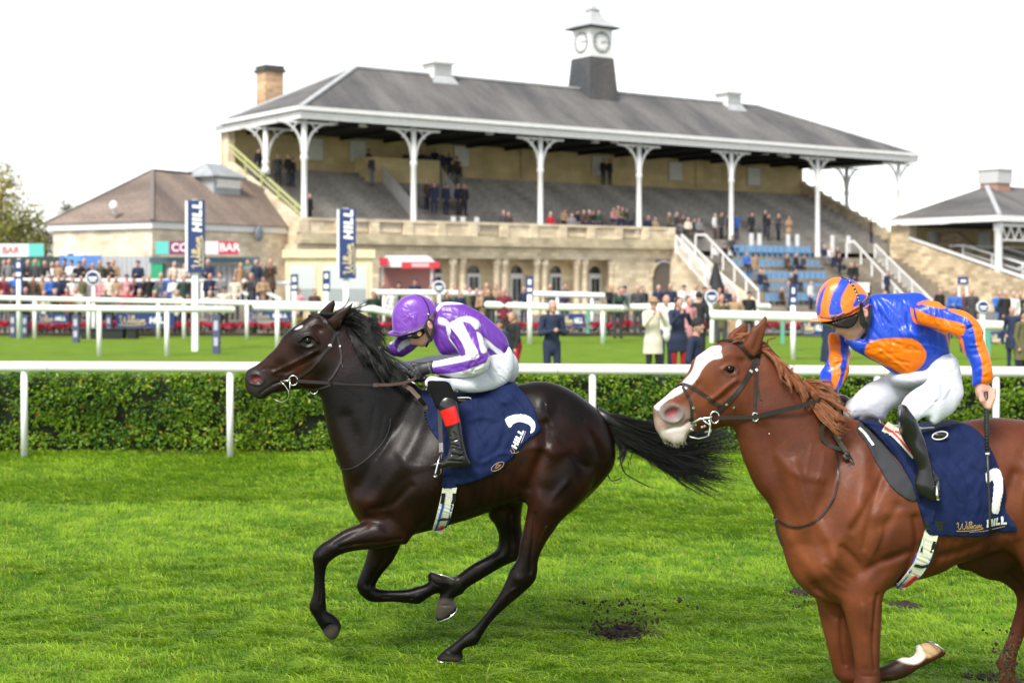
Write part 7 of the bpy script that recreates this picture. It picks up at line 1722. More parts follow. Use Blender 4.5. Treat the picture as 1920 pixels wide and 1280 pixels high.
 for px, dr in ((882,0),(962,1),(1035,0),(1108,1),(812,0),(742,0)):
  a = a_at(px, 1.6)-.3; w_ = .34
  mb = LB(); mb.box((a-w_-.12,.80,.02),(a+w_+.12,.90,2.5)); f = mb.put('door_frame' if dr else 'window_frame', wf, back)
  for k in (0, 1):
   mb = LB()
   if dr: mb.box((a-w_+.02+k*w_,.77,.9),(a-.04+k*w_,.80,2.2))
   else: mb.box((a-w_+.02+k*w_,.77,.9),(a-.04+k*w_,.80,2.3))
   mb.put('pane', glass, f)
  mb = LB(); mb.prism([(a+.40*math.cos(t), .80, 2.52+.45*math.sin(t)) for t in np.linspace(0, math.pi, 12)], (0, .08, 0)); mb.put('fanlight', glass, f)
 # arched doorway at the right, arch shape proud of dark opening
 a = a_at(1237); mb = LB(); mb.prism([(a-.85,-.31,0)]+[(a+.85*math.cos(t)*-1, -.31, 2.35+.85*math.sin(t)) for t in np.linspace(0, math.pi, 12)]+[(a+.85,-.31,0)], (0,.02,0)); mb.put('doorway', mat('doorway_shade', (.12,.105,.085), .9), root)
 mb = LB(); 
 for i in range(12):
  t0, t1 = math.pi*i/12, math.pi*(i+1)/12; mb.beam((a+.95*math.cos(t0),-.33,2.35+.95*math.sin(t0)), (a+.95*math.cos(t1),-.33,2.35+.95*math.sin(t1)), .08, .2, up=(0,1,0))
 mb.put('arch_surround', stoneL, root)
 mb = LB(); mb.box((a-.6,-.345,3.05),(a+.75,-.30,3.42)); mb.put('sign_board', mat('sign_blue_grey', (.10,.13,.22), .6), root)
 mb = LB(); mb.box((a_at(1288),-.36,.3),(a_at(1262),-.2,2.9)); mb.put('side_panel', mat('notice_dark', (.05,.06,.08), .6), root) if 0 else None
 # roof vents and clock tower
 for px, nn_ in ((820,1),(1365,1)):
  a = a_at(px, 4.8); mb = LB(); mb.box((a-.62,4.8-.62,ZR-.5),(a+.62,4.8+.62,ZR+.62)); v = mb.put('roof_vent', white, roof)
  mb = LB(); mb.box((a-.85,4.8-.85,ZR+.63),(a+.85,4.8+.85,ZR+.78)); mb.put('vent_cap', white, v)
  for k in range(4): mb = LB(); mb.box((a-.66,4.8-.68,ZR-.05+k*.16),(a+.66,4.8-.62,ZR+.03+k*.16)); mb.put('louvre', mat('louvre_grey', (.5,.5,.5), .6), v)
  mb = LB(); mb.add([(a-.95,4.8-.95,ZR-.62),(a+.95,4.8-.95,ZR-.62),(a+.68,4.8-.68,ZR-.1),(a-.68,4.8-.68,ZR-.1)], [(0,1,2,3)]); mb.put('vent_skirt', lead, v)
 a = a_at(1111, 4.8); n = 4.8
 tw = mb = LB()
 def frus(mb, r0, z0, r1, z1): 
  V = [(a+sx*r0, n+sy*r0, z0) for sx, sy in ((-1,-1),(1,-1),(1,1),(-1,1))]+[(a+sx*r1, n+sy*r1, z1) for sx, sy in ((-1,-1),(1,-1),(1,1),(-1,1))]
  mb.add(V, [(3,2,1,0),(4,5,6,7),(0,1,5,4),(1,2,6,5),(2,3,7,6),(3,0,4,7)])
 frus(tw, 1.22, ZR-.9, .98, 16.45); tower = tw.put('clock_tower', slate_mat('tower_slate', (.05,.055,.06), (.13,.11,.10)), roof)
 mb = LB(); frus(mb, .93, 16.46, .90, 18.32); mb.put('clock_stage', white, tower)
 for dx, dy in ((0,-1),(-1,0)):
  c = Vector((a+dx*.935, n+dy*.935, 17.4)); ux = Vector((1,0,0)) if dx == 0 else Vector((0,-1,0)); nrm = Vector((dx,dy,0))
  def ring(r0, r1, off, m_, nm, th=.03):
   mb = LB(); K = 32
   for i in range(K):
    t0, t1 = 2*math.pi*i/K, 2*math.pi*(i+1)/K
    q = [c+nrm*off+ux*(r*math.cos(t))+Vector((0,0,r*math.sin(t))) for r, t in ((r0,t0),(r1,t0),(r1,t1),(r0,t1))]
    mb.add(q, [(0,1,2,3)])
   return mb.put(nm, m_, tower)
  ring(.0, .62, .012, mat('dial_white', (.82,.82,.80), .5), 'clock_dial'); ring(.60, .68, .03, mat('dial_black', (.03,.03,.04), .5), 'dial_rim')
  mb = LB()
  for k in range(12):
   t = math.pi*k/6; d = ux*math.sin(t)+Vector((0,0,math.cos(t))); p = c+nrm*.03+d*.50; s_ = nrm.cross(d)
   for off in ((-.035,.035) if k % 3 else (-.05,0,.05)): q0 = p-d*.08+s_*off; q1 = p+d*.08+s_*off; mb.beam(q0, q1, .022, .01)
  o = mb.put('numerals', mat('dial_black', (.03,.03,.04), .5), tower)
  for tt, ln, wd in ((R(62), .38, .06), (R(78), .5, .035)):
   mb = LB(); d = ux*math.sin(tt)+Vector((0,0,math.cos(tt))); mb.beam(c+nrm*.045-d*.08, c+nrm*.045+d*ln*(1 if ln > .4 else .7), wd, .012); mb.put('clock_hand', mat('dial_black', (.03,.03,.04), .5), tower)
 mb = LB(); frus(mb, 1.28, 18.33, 1.30, 18.42); mb.put('tower_eave', mat('eave_dark', (.035,.04,.045), .6), tower)
 mb = LB()
 for r0, z0, r1, z1 in ((1.26,18.43,.82,18.78),(.82,18.78,.48,19.15),(.48,19.15,.30,19.55),(.38,19.55,.38,19.65),(.30,19.65,.10,19.95)): frus(mb, r0, z0, r1, z1)
 mb.put('tower_cap', mat('lead_pale', (.42,.43,.44), .5, noise=(2,.12)), tower)
 mb = LB(); mb.tube([Vector((a,n,19.9)),Vector((a,n,20.75))], .03, 6); mb.ball((a,n,20.35), .11, 8); mb.beam((a-.3,n,20.55),(a+.35,n,20.55),.02,.05); mb.put('weather_vane', mat('lead_pale', (.42,.43,.44), .5), tower)
 # pendant lamps under the roof
 for px, py in ((625,228),(681,232),(918,247),(1116,263),(1152,263),(1435,285),(1464,287),(1475,290)):
  n_ = 1.2; a = a_at(px, n_); p = W(a, n_); z = CAMH+(HOR-py)*p.y/FPX
  mb = LB(); mb.lathe((a,n_,z-.18), [(.26,0),(.24,.16),(.08,.3),(.03,.5),(.02,ZE-.2-z)], 10); mb.put('pendant_lamp', mat('lamp_white', (.75,.75,.75), .4), root)
 # white barrier stubs
 for px, n_ in ((850,.8),(868,.8),(894,.8),(1409,-.3),(1424,-.3),(1478,-.3),(1495,-.3),(1561,-.3),(1591,-.3)):
  a = a_at(px, n_); z = 4.76 if n_ > 0 else 4.2; mb = LB(); mb.box((a-.13,n_-.06,z-.2),(a+.13,n_+.06,z+1.0)); mb.put('barrier_post', white, root)
 # chimney behind the roof
 ch = P(506, 200, 93); cr = empty('chimney', (ch.x, ch.y, 8), 'square sandstone chimney with dark cap behind left end of the grandstand roof', 'chimney')
 mb = MB(); mb.box((ch.x-.62, ch.y-.62, 8),(ch.x+.62, ch.y+.62, 15.0), rz=TH); local(mb.build('stack', stone_mat('chimney_stone', (.55,.37,.23), course=.22, amt=.25)), cr)
 mb = MB(); mb.box((ch.x-.74, ch.y-.74, 15.01),(ch.x+.74, ch.y+.74, 15.16), rz=TH); mb.box((ch.x-.66, ch.y-.66, 15.16),(ch.x+.66, ch.y+.66, 15.4), rz=TH); local(mb.build('cap', mat('cap_dark', (.07,.07,.055), .9)), cr)
 # lower seating block in front of the right half
 lowm = slate_mat('concrete_low', (.20,.17,.13), (.36,.31,.24))
 base = empty('seating_terrace', W(26.5, 0), 'stepped concrete seating terrace in front of the right half of the grandstand', 'terrace', None, TH)
 for i in range(7):
  n1 = -.02-i*1.0; mb = LB(); mb.box((0, n1-1.0, 0),(22.2, n1, 3.64-i*.56)); mb.put('terrace_step', lowm, base)
  mb = LB(); mb.box((0.02, n1-.5, 3.65-i*.56),(22.1, n1-.003, 3.90-i*.56))
  if i: mb.put('half_step', lowm, base)
 # blue seats
 bl = mat('seat_blue', (.17,.32,.50), .5)
 sm = MB(); sm.box((-.2,-.2,.36),(.2,.2,.42)); sm.box((-.2,.18,.42),(.2,.24,.84)); sm.box((-.16,-.02,0),(.16,.04,.36)); seat0 = None
 k = 0
 for row, (p0, p1, py) in enumerate(((1385,1530,467),(1380,1555,494),(1400,1565,516),(1430,1570,538),(1445,1560,556))):
  n_ = -.6-row*1.35; a0, a1 = a_at(p0, n_), a_at(p1, n_)
  p = W((a0+a1)/2, n_); z = CAMH+(HOR-py)*p.y/FPX-.6
  cnt = int((a1-a0)/.52)
  for i in range(cnt):
   if row == 2 and 0: continue
   if seat0 is None: seat0 = sm.build('stadium_seat', bl); o = seat0
   else: o = bpy.data.objects.new('stadium_seat', seat0.data); COL.objects.link(o)
   o.location = W(a0+i*.52, n_, z); o.rotation_euler = (0,0,TH)
   tag(o, f"light blue plastic seat, {ordn(i)} from left in the {ORD[row]} row down", 'seat', 'blue plastic seats on the lower terrace')
 # white stair balustrades
 def stair_rail(label, pts, n_, off=0, bars=True, up=1.05):
  """px polyline of the hand rail"""
  L = []
  for (px, py), nn in zip(pts, n_):
   a = a_at(px, nn); p = W(a, nn); L.append(Vector((p.x, p.y, CAMH+(HOR-py)*p.y/FPX)))
  r_ = empty('stair_balustrade', (L[0].x, L[0].y, 0), label, 'balustrade', 'white stair balustrades of the grandstand')
  for i in range(len(L)-1):
   mb = MB(); mb.beam(L[i], L[i+1], .09, .12); local(mb.build('handrail', white), r_)
  i = len(L)-2 if len(L) > 2 else 0
  tot = sum((L[j+1]-L[j]).length for j in range(len(L)-1)); n_p = max(2, int(tot/1.7)); 
  def at(t):
   d = t*tot
   for j in range(len(L)-1):
    l = (L[j+1]-L[j]).length
    if d <= l or j == len(L)-2: return L[j]+(L[j+1]-L[j])*min(1, d/l)
    d -= l
  for k in range(n_p+1):
   p = at(k/n_p); mb = MB(); mb.box((p.x-.05,p.y-.05,p.z-up),(p.x+.05,p.y+.05,p.z-.05)); local(mb.build('post', white), r_)
  if bars:
   mb = MB(); nb = int(tot/.16)
   for k in range(nb): p = at((k+.5)/nb); mb.box((p.x-.012,p.y-.012,p.z-up+.12),(p.x+.012,p.y+.012,p.z-.06))
   o = mb.build('balusters', white); o['kind'] = 'stuff'; local(o, r_)
   mb = MB(); mb.beam(at(0)-Vector((0,0,up-.12)), at(1)-Vector((0,0,up-.12)), .05, .06); local(mb.build('bottom_rail', white), r_) if len(L) == 2 else None
  return r_
 stair_rail('leftmost white balustrade climbing beside the arched stone doorway', [(1267,442),(1380,568)], [-1.4,-8.2])
 stair_rail('second white stair balustrade, right of the leftmost one', [(1278,440),(1383,545)], [-.6,-7.6])
 stair_rail('third white stair balustrade, left of the blue seats', [(1304,440),(1322,440),(1422,545)], [-.4,-.6,-7.8], bars=False)
 stair_rail('fourth white stair rail, just right of the blue seats', [(1587,455),(1600,452),(1700,560)], [-.4,-.6,-7.8], bars=False)
 stair_rail('fifth white stair balustrade ending behind the orange jockey', [(1640,458),(1760,575)], [-.6,-8.0])
 # stair flights
 for a0, a1 in ((a_at(1290, -1), a_at(1330, -1)), (a_at(1600, -1), a_at(1650, -1))): pass
 # stone flank at the left stair
 fl = empty('stair_flank_wall', W(24.5, 0), 'sloping sandstone flank wall under the leftmost white balustrade', 'wall', None, TH)
 mb = LB(); mb.prism([(2.0-.6, n, z) for n, z in ((-.0,0),(-.0,4.2),(-1.2,4.2),(-8.0,.6),(-8.0,0))], (.5,0,0)); mb.put('stone_flank', stoneL, fl)
 fr = empty('stair_flank_wall', W(48.9, 0), 'rough stone retaining wall right of the grandstand stairs', 'wall', None, TH)
 mb = LB(); mb.box((0,-.6,0),(3.2,3,4.8)); mb.put('stone_block', stone, fr)
 mb = LB(); mb.prism([(3.2,n,z) for n, z in ((-.5,0),(-.5,5.6),(-2.0,5.6),(-9.5,.4),(-9.5,0))], (.6,0,0)); mb.put('stone_rake', stone_mat('rubble', (.46,.38,.26), course=.22, amt=.35), fr)
 # canvas-covered stand at foot of the stairs
 return root
def build_right_stand():
 C0 = Vector((32.5, 100.0, 0)); root = empty('second_grandstand', C0, 'smaller grandstand with hipped grey roof at the right edge', 'grandstand', None, TH)
 slate = MATS['slate']; white = MATS['painted_white']; yel = MATS['painted_wall']; conc = MATS['concrete_step']; ZE = 6.45
 mb = LB(); hip_roof(mb, -.2, 30, -.3, 9.1, ZE, ZE+2.35, 4.9, 26, 4.45, .12); roof = mb.put('roof', slate, root)
 mb = LB(); mb.beam((4.9,4.45,ZE+2.37),(-.2,-.3,ZE+.04),.3,.1); mb.beam((4.9,4.45,ZE+2.37),(26,4.45,ZE+2.37),.3,.1); mb.put('ridge_lead', MATS['lead_grey'], roof)
 mb = LB(); mb.box((-.5,-.6,ZE-.42),(30,-.42,ZE-.02)); mb.box((-.5,-.41,ZE-.418),(-.32,9.3,ZE-.018)); mb.put('fascia', white, roof)
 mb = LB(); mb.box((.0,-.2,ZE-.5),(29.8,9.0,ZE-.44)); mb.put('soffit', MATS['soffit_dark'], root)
 mb = LB(); mb.lathe((.25,.1,0), [(.32,0),(.3,.4),(.26,.5),(.26,ZE-1.1),(.33,ZE-1.0),(.33,ZE-.5)], 14); mb.put('column', white, root)
 mb = LB(); mb.box((.5,-.05,ZE-1.7),(29,.1,ZE-1.58)); mb.box((.5,-.05,ZE-.75),(29,.1,ZE-.5))
 for i in range(26): mb.beam((.6+i*.9,.02,ZE-.75),(1.05+i*.9,.02,ZE-1.6),.06,.1,up=(0,1,0)); mb.beam((1.05+i*.9,.02,ZE-1.6),(1.5+i*.9,.02,ZE-.75),.06,.1,up=(0,1,0))
 mb.put('lattice_girder', white, root)
 mb = LB(); mb.box((.0,8.6,0),(29.8,9.0,ZE-.5)); w_ = mb.put('back_wall', yel, root)
 mb = LB(); mb.box((-.02,2.5,0),(.35,8.58,ZE-.5)); mb.put('side_wall', yel, root) if 0 else None
 mb = LB(); mb.box((-.0,7.4,0),(.9,8.59,ZE-.45)); mb.put('corner_pier', MATS['sandstone'], root)
 for a in (3.6, 9.4): mb = LB(); mb.box((a,8.5,4.1),(a+1.5,8.6,5.7)); mb.put('shutter', MATS['shutter_grey'], w_)
 for i in range(16): mb = LB(); mb.box((.6, -7+i*.97, 0),(29.5, -6.03+i*.97, .45+i*.26)); mb.put('terrace_step', conc, root)
 mb = LB(); mb.prism([(-.1,n,z) for n, z in ((-7.0,0),(9.0,0),(9.0,4.9),(7.4,4.9),(-7.0,.55))], (.5,0,0)); mb.put('raking_wall', stone_mat('rubble_pale', (.52,.42,.28), course=.25, amt=.35), root)
 mb = LB(); mb.beam((.15,7.6,5.15),(.15,-7.0,.8),.3,.14); mb.put('coping', MATS['painted_white'], root)
 for k in range(4):
  a = 1.5+k*4.0; mb = LB(); mb.beam((a,4.5,4.55),(a,3.9,4.55),.09,.09); mb.beam((a,3.9,4.55),(a,-5.5,2.0),.09,.12); mb.beam((a,3.9,4.05),(a,-5.5,1.5),.07,.08)
  for n in (3.9, 1.5, -.9, -3.2, -5.5): mb.box((a-.05,n-.05,.35+(n+7)*.26),(a+.05,n+.05,4.5+(n-3.9)*.271))
  mb.put('crush_rail', white, root)
 mb = LB(); mb.box((1.0,4.6,4.45),(29,4.68,4.55)); mb.box((1.0,-1.0,2.9),(29,-.92,3.0)); mb.put('crush_rail', white, root)
 a = 5.9; mb = LB(); mb.box((a-.75,4.45-.75,ZE+2.0),(a+.75,4.45+.75,ZE+2.55)); v = mb.put('vent_base', mat('brick_pink', (.38,.22,.17), .9), roof)
 mb = LB(); mb.box((a-.85,3.6,ZE+2.56),(a+.85,5.3,ZE+3.5)); mb.put('louvred_box', mat('louvre_grey', (.5,.5,.5), .6), v)
 mb = LB(); mb.box((a-.95,3.5,ZE+3.51),(a+.95,5.4,ZE+3.62)); mb.put('vent_cap', white, v)
def build_pavilion():
 C1 = Vector((-17.36, 72.0, 0)); e1 = Vector((5.05, 8.2, 0)).normalized(); th = math.atan2(e1.y, e1.x)
 root = empty('stone_pavilion', C1, 'low stone pavilion with hipped brown slate roof at the left of the grandstand', 'building', None, th)
 st = MATS['sandstone_pale']; sl = slate_mat('slate_brown', (.13,.10,.085), (.27,.205,.165)); ZE = 4.95
 mb = LB(); mb.box((0,0,0),(14,6.9,ZE-.35)); mb.put('wall', stone_mat('pavilion_stone', (.74,.65,.50), course=.24), root)
 mb = LB(); mb.box((-.2,-.2,ZE-.34),(14.1,7.1,ZE-.02)); mb.put('eaves_board', MATS['painted_white'], root)
 mb = LB(); hip_roof(mb, -.3, 14.2, -.3, 7.2, ZE+.02, 7.75, 3.4, 10.5, 3.4, .03); roof = mb.put('roof', sl, root)
 mb = LB(); mb.beam((3.4,3.4,7.78),(-.3,-.3,ZE+.06),.18,.08); mb.beam((3.4,3.4,7.78),(10.5,3.4,7.78),.18,.08); mb.beam((3.4,3.4,7.78),(-.3,7.2,ZE+.06),.18,.08); mb.put('ridge_tiles', mat('ridge_grey', (.18,.16,.145), .8), roof)
 # lantern
 mb = LB(); hip_roof(mb, 6.1, 8.7, 1.7, 4.2, 7.62, 8.35, 6.8, 8.0, 2.95, .06); lr = mb.put('lantern_roof', mat('lantern_lead', (.32,.34,.36), .5, noise=(2,.15)), roof)
 mb = LB(); mb.box((6.4,1.95,6.4),(8.45,3.95,7.56)); mb.put('lantern', MATS['lantern_lead'], roof); mb = LB(); mb.box((6.6,1.88,7.0),(8.4,1.95,7.45)); mb.put('lantern_window', MATS['painted_white'], lr)
 # archway at the right end of the long wall
 a = 12.1
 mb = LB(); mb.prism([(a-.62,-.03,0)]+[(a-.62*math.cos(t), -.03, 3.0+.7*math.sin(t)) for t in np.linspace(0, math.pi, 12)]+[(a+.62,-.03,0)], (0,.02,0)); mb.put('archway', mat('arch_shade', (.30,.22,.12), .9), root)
 mb = LB(); mb.box((a-.75,-.12,4.0),(a+.75,-.03,4.3)); mb.put('name_board', mat('board_navy', (.03,.05,.10), .6), root)
 mb = LB(); mb.lathe((5.7,-.15,0), [(.02,4.2),(.25,4.22),(.25,4.3)], 10); mb = LB(); mb.ball((7.4,-.3,4.55), .34, 10, sc=(1,.25,1.25)); mb.put('satellite_dish', mat('dish_grey', (.20,.24,.28), .6), root)
 mb = LB(); mb.ball((-.3,2.3,5.75), .26, 10, sc=(.6,1,1)); mb.tube([Vector((-.3,2.3,5.3)),Vector((-.3,2.3,5.7))], .04, 6); mb.put('satellite_dish', MATS['painted_white'], root)
 mb = LB(); mb.box((-.06,4.6,2.6),(-.0,5.8,3.5)); w_ = mb.put('window', MATS['window_white'], root); mb = LB(); mb.box((-.09,5.35,2.65),(-.06,5.75,3.45)); mb.put('pane', MATS['window_dark'], w_)

# ------------------------------------------------------------------ things between the hedge and the stands
def flat_text(name, polys, frame, Yt, m, parent, th=.004):
 """polys in local (u, v) metres placed by frame(u, v) -> Vector; thin raised print"""
 mb = MB()
 for p in polys:
  q = [frame(u, v) for u, v in p]; nrm = (q[1]-q[0]).cross(q[2]-q[1]).normalized()
  if nrm.y > 0: nrm = -nrm
  mb.prism(q, nrm*th)
 return local(mb.build(name, m), parent)
def hill_polys(L, h, x0=0, y0=0):
 """HILL in a box L long, h high, in (u,v) with v up"""
 return [[(a, -b) for a, b in p] for p in letters('HILL', x0, -y0, x0+L, -y0, h, .12)]
def stroke_tube(name, lines, frame, m, parent, r):
 mb = MB()
 for L in lines: mb.tube([frame(u, v) for u, v in spline(L, 3, False)] if len(L) > 2 else [frame(u, v) for u, v in L], r, 4)
 return local(mb.build(name, m), parent)
def script_uv(w_, h_, x0=0, y0=0): return [[(a, -b) for a, b in s_] for s_ in script_word(x0, -y0, w_, h_)]
NAVY = lambda: mat('sign_navy', (.012,.035,.15), .5)
GOLDP = lambda: mat('sign_gold', (.55,.46,.30), .5)
WHITEP = lambda: mat('sign_white', (.80,.80,.80), .5)
def course_board(px0, px1, py0, py1, Y, label, group='navy advertising boards along the flower bed', lean=0):
 c = P((px0+px1)/2, py1, Y); root = empty('advertising_board', (c.x, Y, max(0, c.z-.1)), label, 'sign board', group)
 a, b = P(px0, py0, Y), P(px1, py1, Y); w_, h_ = b.x-a.x, a.z-b.z
 mb = MB(); mb.box((a.x, Y, b.z),(b.x, Y+.05, a.z)); local(mb.build('panel', NAVY()), root)
 mb = MB(); e = .02
 for q in (((a.x, Y-.012, a.z-e),(b.x, Y, a.z)),((a.x, Y-.012, b.z),(b.x, Y, b.z+e))): mb.box(*q)
 local(mb.build('border', mat('sign_edge', (.10,.14,.30), .5)), root)
 fr = lambda u, v: Vector((a.x+u, Y-.014, b.z+v))
 stroke_tube('script_lettering', script_uv(w_*.46, h_*.55, w_*.06, h_*.25), fr, GOLDP(), root, max(.012, h_*.035))
 flat_text('lettering', hill_polys(w_*.34, h_*.42, w_*.58, h_*.28), fr, Y, WHITEP(), root, .01)
 mb = MB(); mb.box((a.x+.1, Y+.06, 0),(a.x+.16, Y+.12, b.z+.3)); mb.box((b.x-.16, Y+.06, 0),(b.x-.10, Y+.12, b.z+.3)); o = local(mb.build('legs', mat('post_grey', (.2,.2,.22), .6)), root) if 0 else None
 return root
def pole_sign(x0, x1, y0, y1, pxp, ybot, Y, label):
 """tall navy pennant board on a white post"""
 p = P(pxp, ybot, Y); root = empty('pole_sign', (p.x, Y, 0), label, 'sign', 'tall navy pole signs beside the infield rails')
 a, b = P(x0, y0, Y), P(x1, y1, Y); w_, h_ = b.x-a.x, a.z-b.z
 mb = MB(); mb.box((p.x-.09, Y-.09, 0),(p.x+.09, Y+.09, a.z+.02)); local(mb.build('post', WHITEP()), root)
 mb = MB(); mb.box((a.x+w_*.13, Y-.18, b.z),(b.x, Y-.10, a.z)); local(mb.build('board', NAVY()), root)
 mb = MB(); mb.box((a.x, Y-.20, b.z+.04),(a.x+w_*.125, Y+.04, a.z-.02)); local(mb.build('board_edge', WHITEP()), root)
 cx = a.x+w_*.60
 fr = lambda u, v: Vector((cx+w_*.26-v, Y-.185, b.z+h_*.06+u))   # reads upwards
 flat_text('lettering', hill_polys(h_*.42, w_*.50, h_*.50, 0), fr, Y, WHITEP(), root, .01)
 stroke_tube('script_lettering', script_uv(h_*.44, w_*.50, 0, w_*.02), fr, GOLDP(), root, .024)
 return root
def round_sign(px, py, r_px, ybot, Y, label, name='round_sign'):
 p = P(px, py, Y); r_ = r_px*Y/FPX; root = empty(name, (p.x, Y, 0), label, 'sign', 'round numbered distance markers')
 mb = MB(); mb.box((p.x-.06, Y-.02, 0),(p.x+.06, Y+.06, p.z-r_*.6)); local(mb.build('post', WHITEP()), root)
 def disc(nm, r1, y, m_): mb = MB(); mb.prism([(p.x+r1*math.cos(t), y, p.z+r1*math.sin(t)) for t in np.linspace(0, 2*math.pi, 25)[:-1]], (0, .03, 0)); return local(mb.build(nm, m_), root)
 disc('rim', r_, Y-.06, WHITEP()); disc('face', r_*.8, Y-.09, NAVY())
 
 for q in (((p.x-r_*.6, Y-.10, p.z-r_*.12),(p.x+r_*.6, Y-.092, p.z+r_*.14)),((p.x-r_*.4, Y-.10, p.z-r_*.45),(p.x+r_*.4, Y-.092, p.z-r_*.25))): mb = MB(); mb.box(*q); local(mb.build('marking', WHITEP()), root)
def build_mid():
 g = 'white rails between the infield and the crowd'
 Q = lambda L, Y: [P(a, b, Y) for a, b in L]
 def rl(label, L, Y, posts, thick, pr, group=g, zb=0, curve=None, name='infield_rail'):
  pts = Q(L, Y); 
  if curve: pts += [Vector(q) for q in curve]
  ps = []
  for px in posts:
   yy = np.interp(px, [a for a, b in L], [b for a, b in L]); p = P(px, yy, Y); ps.append((p.x, p.y, p.z-.02, zb))
  return rail_thing(name, label, pts, ps, thick, pr, group=group, zb=zb)
 rl('white rail with rounded right end, lowest of the rails at the far left', [(-60,576),(0,577),(250,579),(436,580)], 42, [-60,186,313], .095, .07)
 rl('long white rail crossing just above the rounded-end rail on the left', [(-60,556),(10,559),(250,564),(480,568.5),(700,572)], 54, [65,166,297,345,463,600], .095, .07)
 rl('white rail behind the front row of the left crowd', [(-40,524),(200,526),(420,527)], 60.9, [30,110,200,290,380], .08, .06)
 rl('short white rail ending just right of the dark bay ears', [(480,575),(600,577),(700,579),(734,588)], 46, [520,650], .11, .07)
 rl('white rail left of the man in blue suit, in front of the stone columns', [(914,571),(1040,576),(1165,578)], 50, [994,1130], .12, .07)
 rl('short white rail just above and right of the man in blue suit', [(1002,551),(1090,553),(1170,556)], 60, [1045,1110], .12, .06)
 rl('white rail running behind the well dressed group near the chestnut head', [(1175,576),(1300,574),(1440,575)], 52, [1215,1335,1420], .12, .08)
 rl('long white rail passing behind the orange jockey to the right edge', [(1330,590),(1530,595),(1830,609),(1990,614)], 40, [1385,1487,1590,1700,1842,1960], .13, .07)
 rl('white rail left of the purple cap, behind the dark bay mane', [(700,548),(820,549),(900,551)], 58, [720,790,880], .12, .06)
 rl('upper white rail beside the cream booth ramp', [(455,531),(545,531)], 62, [460,500,540], .09, .06)
 for px in (182, 545): pass
 mb = None
 r_ = empty('ramp_handrail', P(505, 545, 61), 'slanting white handrail of the ramp left of the cream booth', 'handrail'); r_.location.z = 0
 mb = MB(); mb.beam(P(455,525,61), P(528,562,61), .12, .14); local(mb.build('rail', WHITEP()), r_); mb = MB(); mb.beam(P(455,548,61), P(520,572,61), .10, .12); local(mb.build('rail', WHITEP()), r_)
 # padded navy posts
 for i, (px, y0, y1, Y) in enumerate(((25,588,632,55.5),(48,590,632,55.5),(143,590,642,51),(406,590,663,43.5),(476,580,620,57.5),(205,590,630,56.4))):
  p = P(px, y1, Y); root = empty('padded_post', (p.x, Y, 0), ['navy padded post at the far left edge below the rails','second navy padded post from the left edge','navy padded post near the dark planters','navy padded post nearest, right of the tall left pole sign','small navy padded post right of the second long rail post','navy padded post beside the dark trays'][i], 'post', 'navy padded posts by the rails')
  a = P(px, y0, Y); mb = MB(); mb.box((p.x-.10, Y-.10, 0),(p.x+.10, Y+.10, a.z)); local(mb.build('sleeve', mat('sleeve_navy', (.07,.08,.16), .6)), root)
  
  for q0, q1 in ((.2,.42),(.6,.85)): mb = MB(); mb.box((p.x-.06, Y-.115, a.z*q0),(p.x+.06, Y-.101, a.z*q1)); local(mb.build('label_panel', mat('sleeve_pale', (.45,.46,.55), .6)), root)
 # tall pole signs
 pole_sign(350, 386, 376, 511, 366, 657, 45, 'tall navy pennant sign reading William HILL in front of the stone pavilion')
 pole_sign(633, 668, 392, 522, 649, 640, 48, 'tall navy pennant sign reading William HILL in front of the cream booth')
 round_sign(175, 521, 14, 600, 55, 'round navy marker on a post among the left crowd'); round_sign(823, 538, 12, 600, 56, 'round marker sign just above the purple jockey cap'); round_sign(1334, 556, 13, 610, 51, 'round marker sign beside the black draped frame'); round_sign(1842, 575, 12, 645, 39, 'round marker on a white post right of the orange sleeve')
 for px, y0, y1, Y, lab in ((35,487,523,54,'small upright navy flag sign at far left'),(552,514,546,56,'small upright navy panel sign left of the pole sign at the booth'),(612,508,546,56,'second small upright navy panel sign before the cream booth'),(993,518,552,50,'upright navy number sign on a tall white post left of the blue suited man'),(1487,533,572,45,'upright navy and white panel sign below the blue seats')):
  a, b = P(px-7, y0, Y), P(px+7, y1, Y); root = empty('upright_sign', ((a.x+b.x)/2, Y, 0), lab, 'sign', 'small upright navy signs on posts')
  mb = MB(); mb.box((a.x, Y-.03, b.z),(b.x, Y+.03, a.z)); local(mb.build('panel', NAVY()), root)
  
  for q in (((a.x+.05, Y-.045, b.z+.1),(b.x-.05, Y-.031, b.z+(a.z-b.z)*.35)),((a.x+.07, Y-.045, a.z-.28),(b.x-.07, Y-.031, a.z-.1))): mb = MB(); mb.box(*q); local(mb.build('marking', WHITEP()), root)
  mb = MB(); mb.tube([Vector(((a.x+b.x)/2, Y, 0)), Vector(((a.x+b.x)/2, Y, b.z))], .08, 8); local(mb.build('post', WHITEP()), root)
 a, b = P(1796, 519, 84), P(1816, 533, 84); root = empty('small_sign', ((a.x+b.x)/2, 84, 0), 'small navy sign on two white legs at the right', 'sign'); mb = MB(); mb.box((a.x,84,b.z),(b.x,84.06,a.z)); local(mb.build('panel', NAVY()), root)
 for x in (a.x+.05, b.x-.13): mb = MB(); mb.box((x,84.07,0),(x+.08,84.13,a.z)); local(mb.build('leg', WHITEP()), root)
 mb = MB(); mb.box((a.x+.15,83.98,b.z+.12),(b.x-.15,83.999,b.z+.26)); local(mb.build('marking', WHITEP()), root)
 # flower beds
 r2 = np.random.default_rng(9)
 soil = mat('bed_soil', (.05,.035,.022), .95)
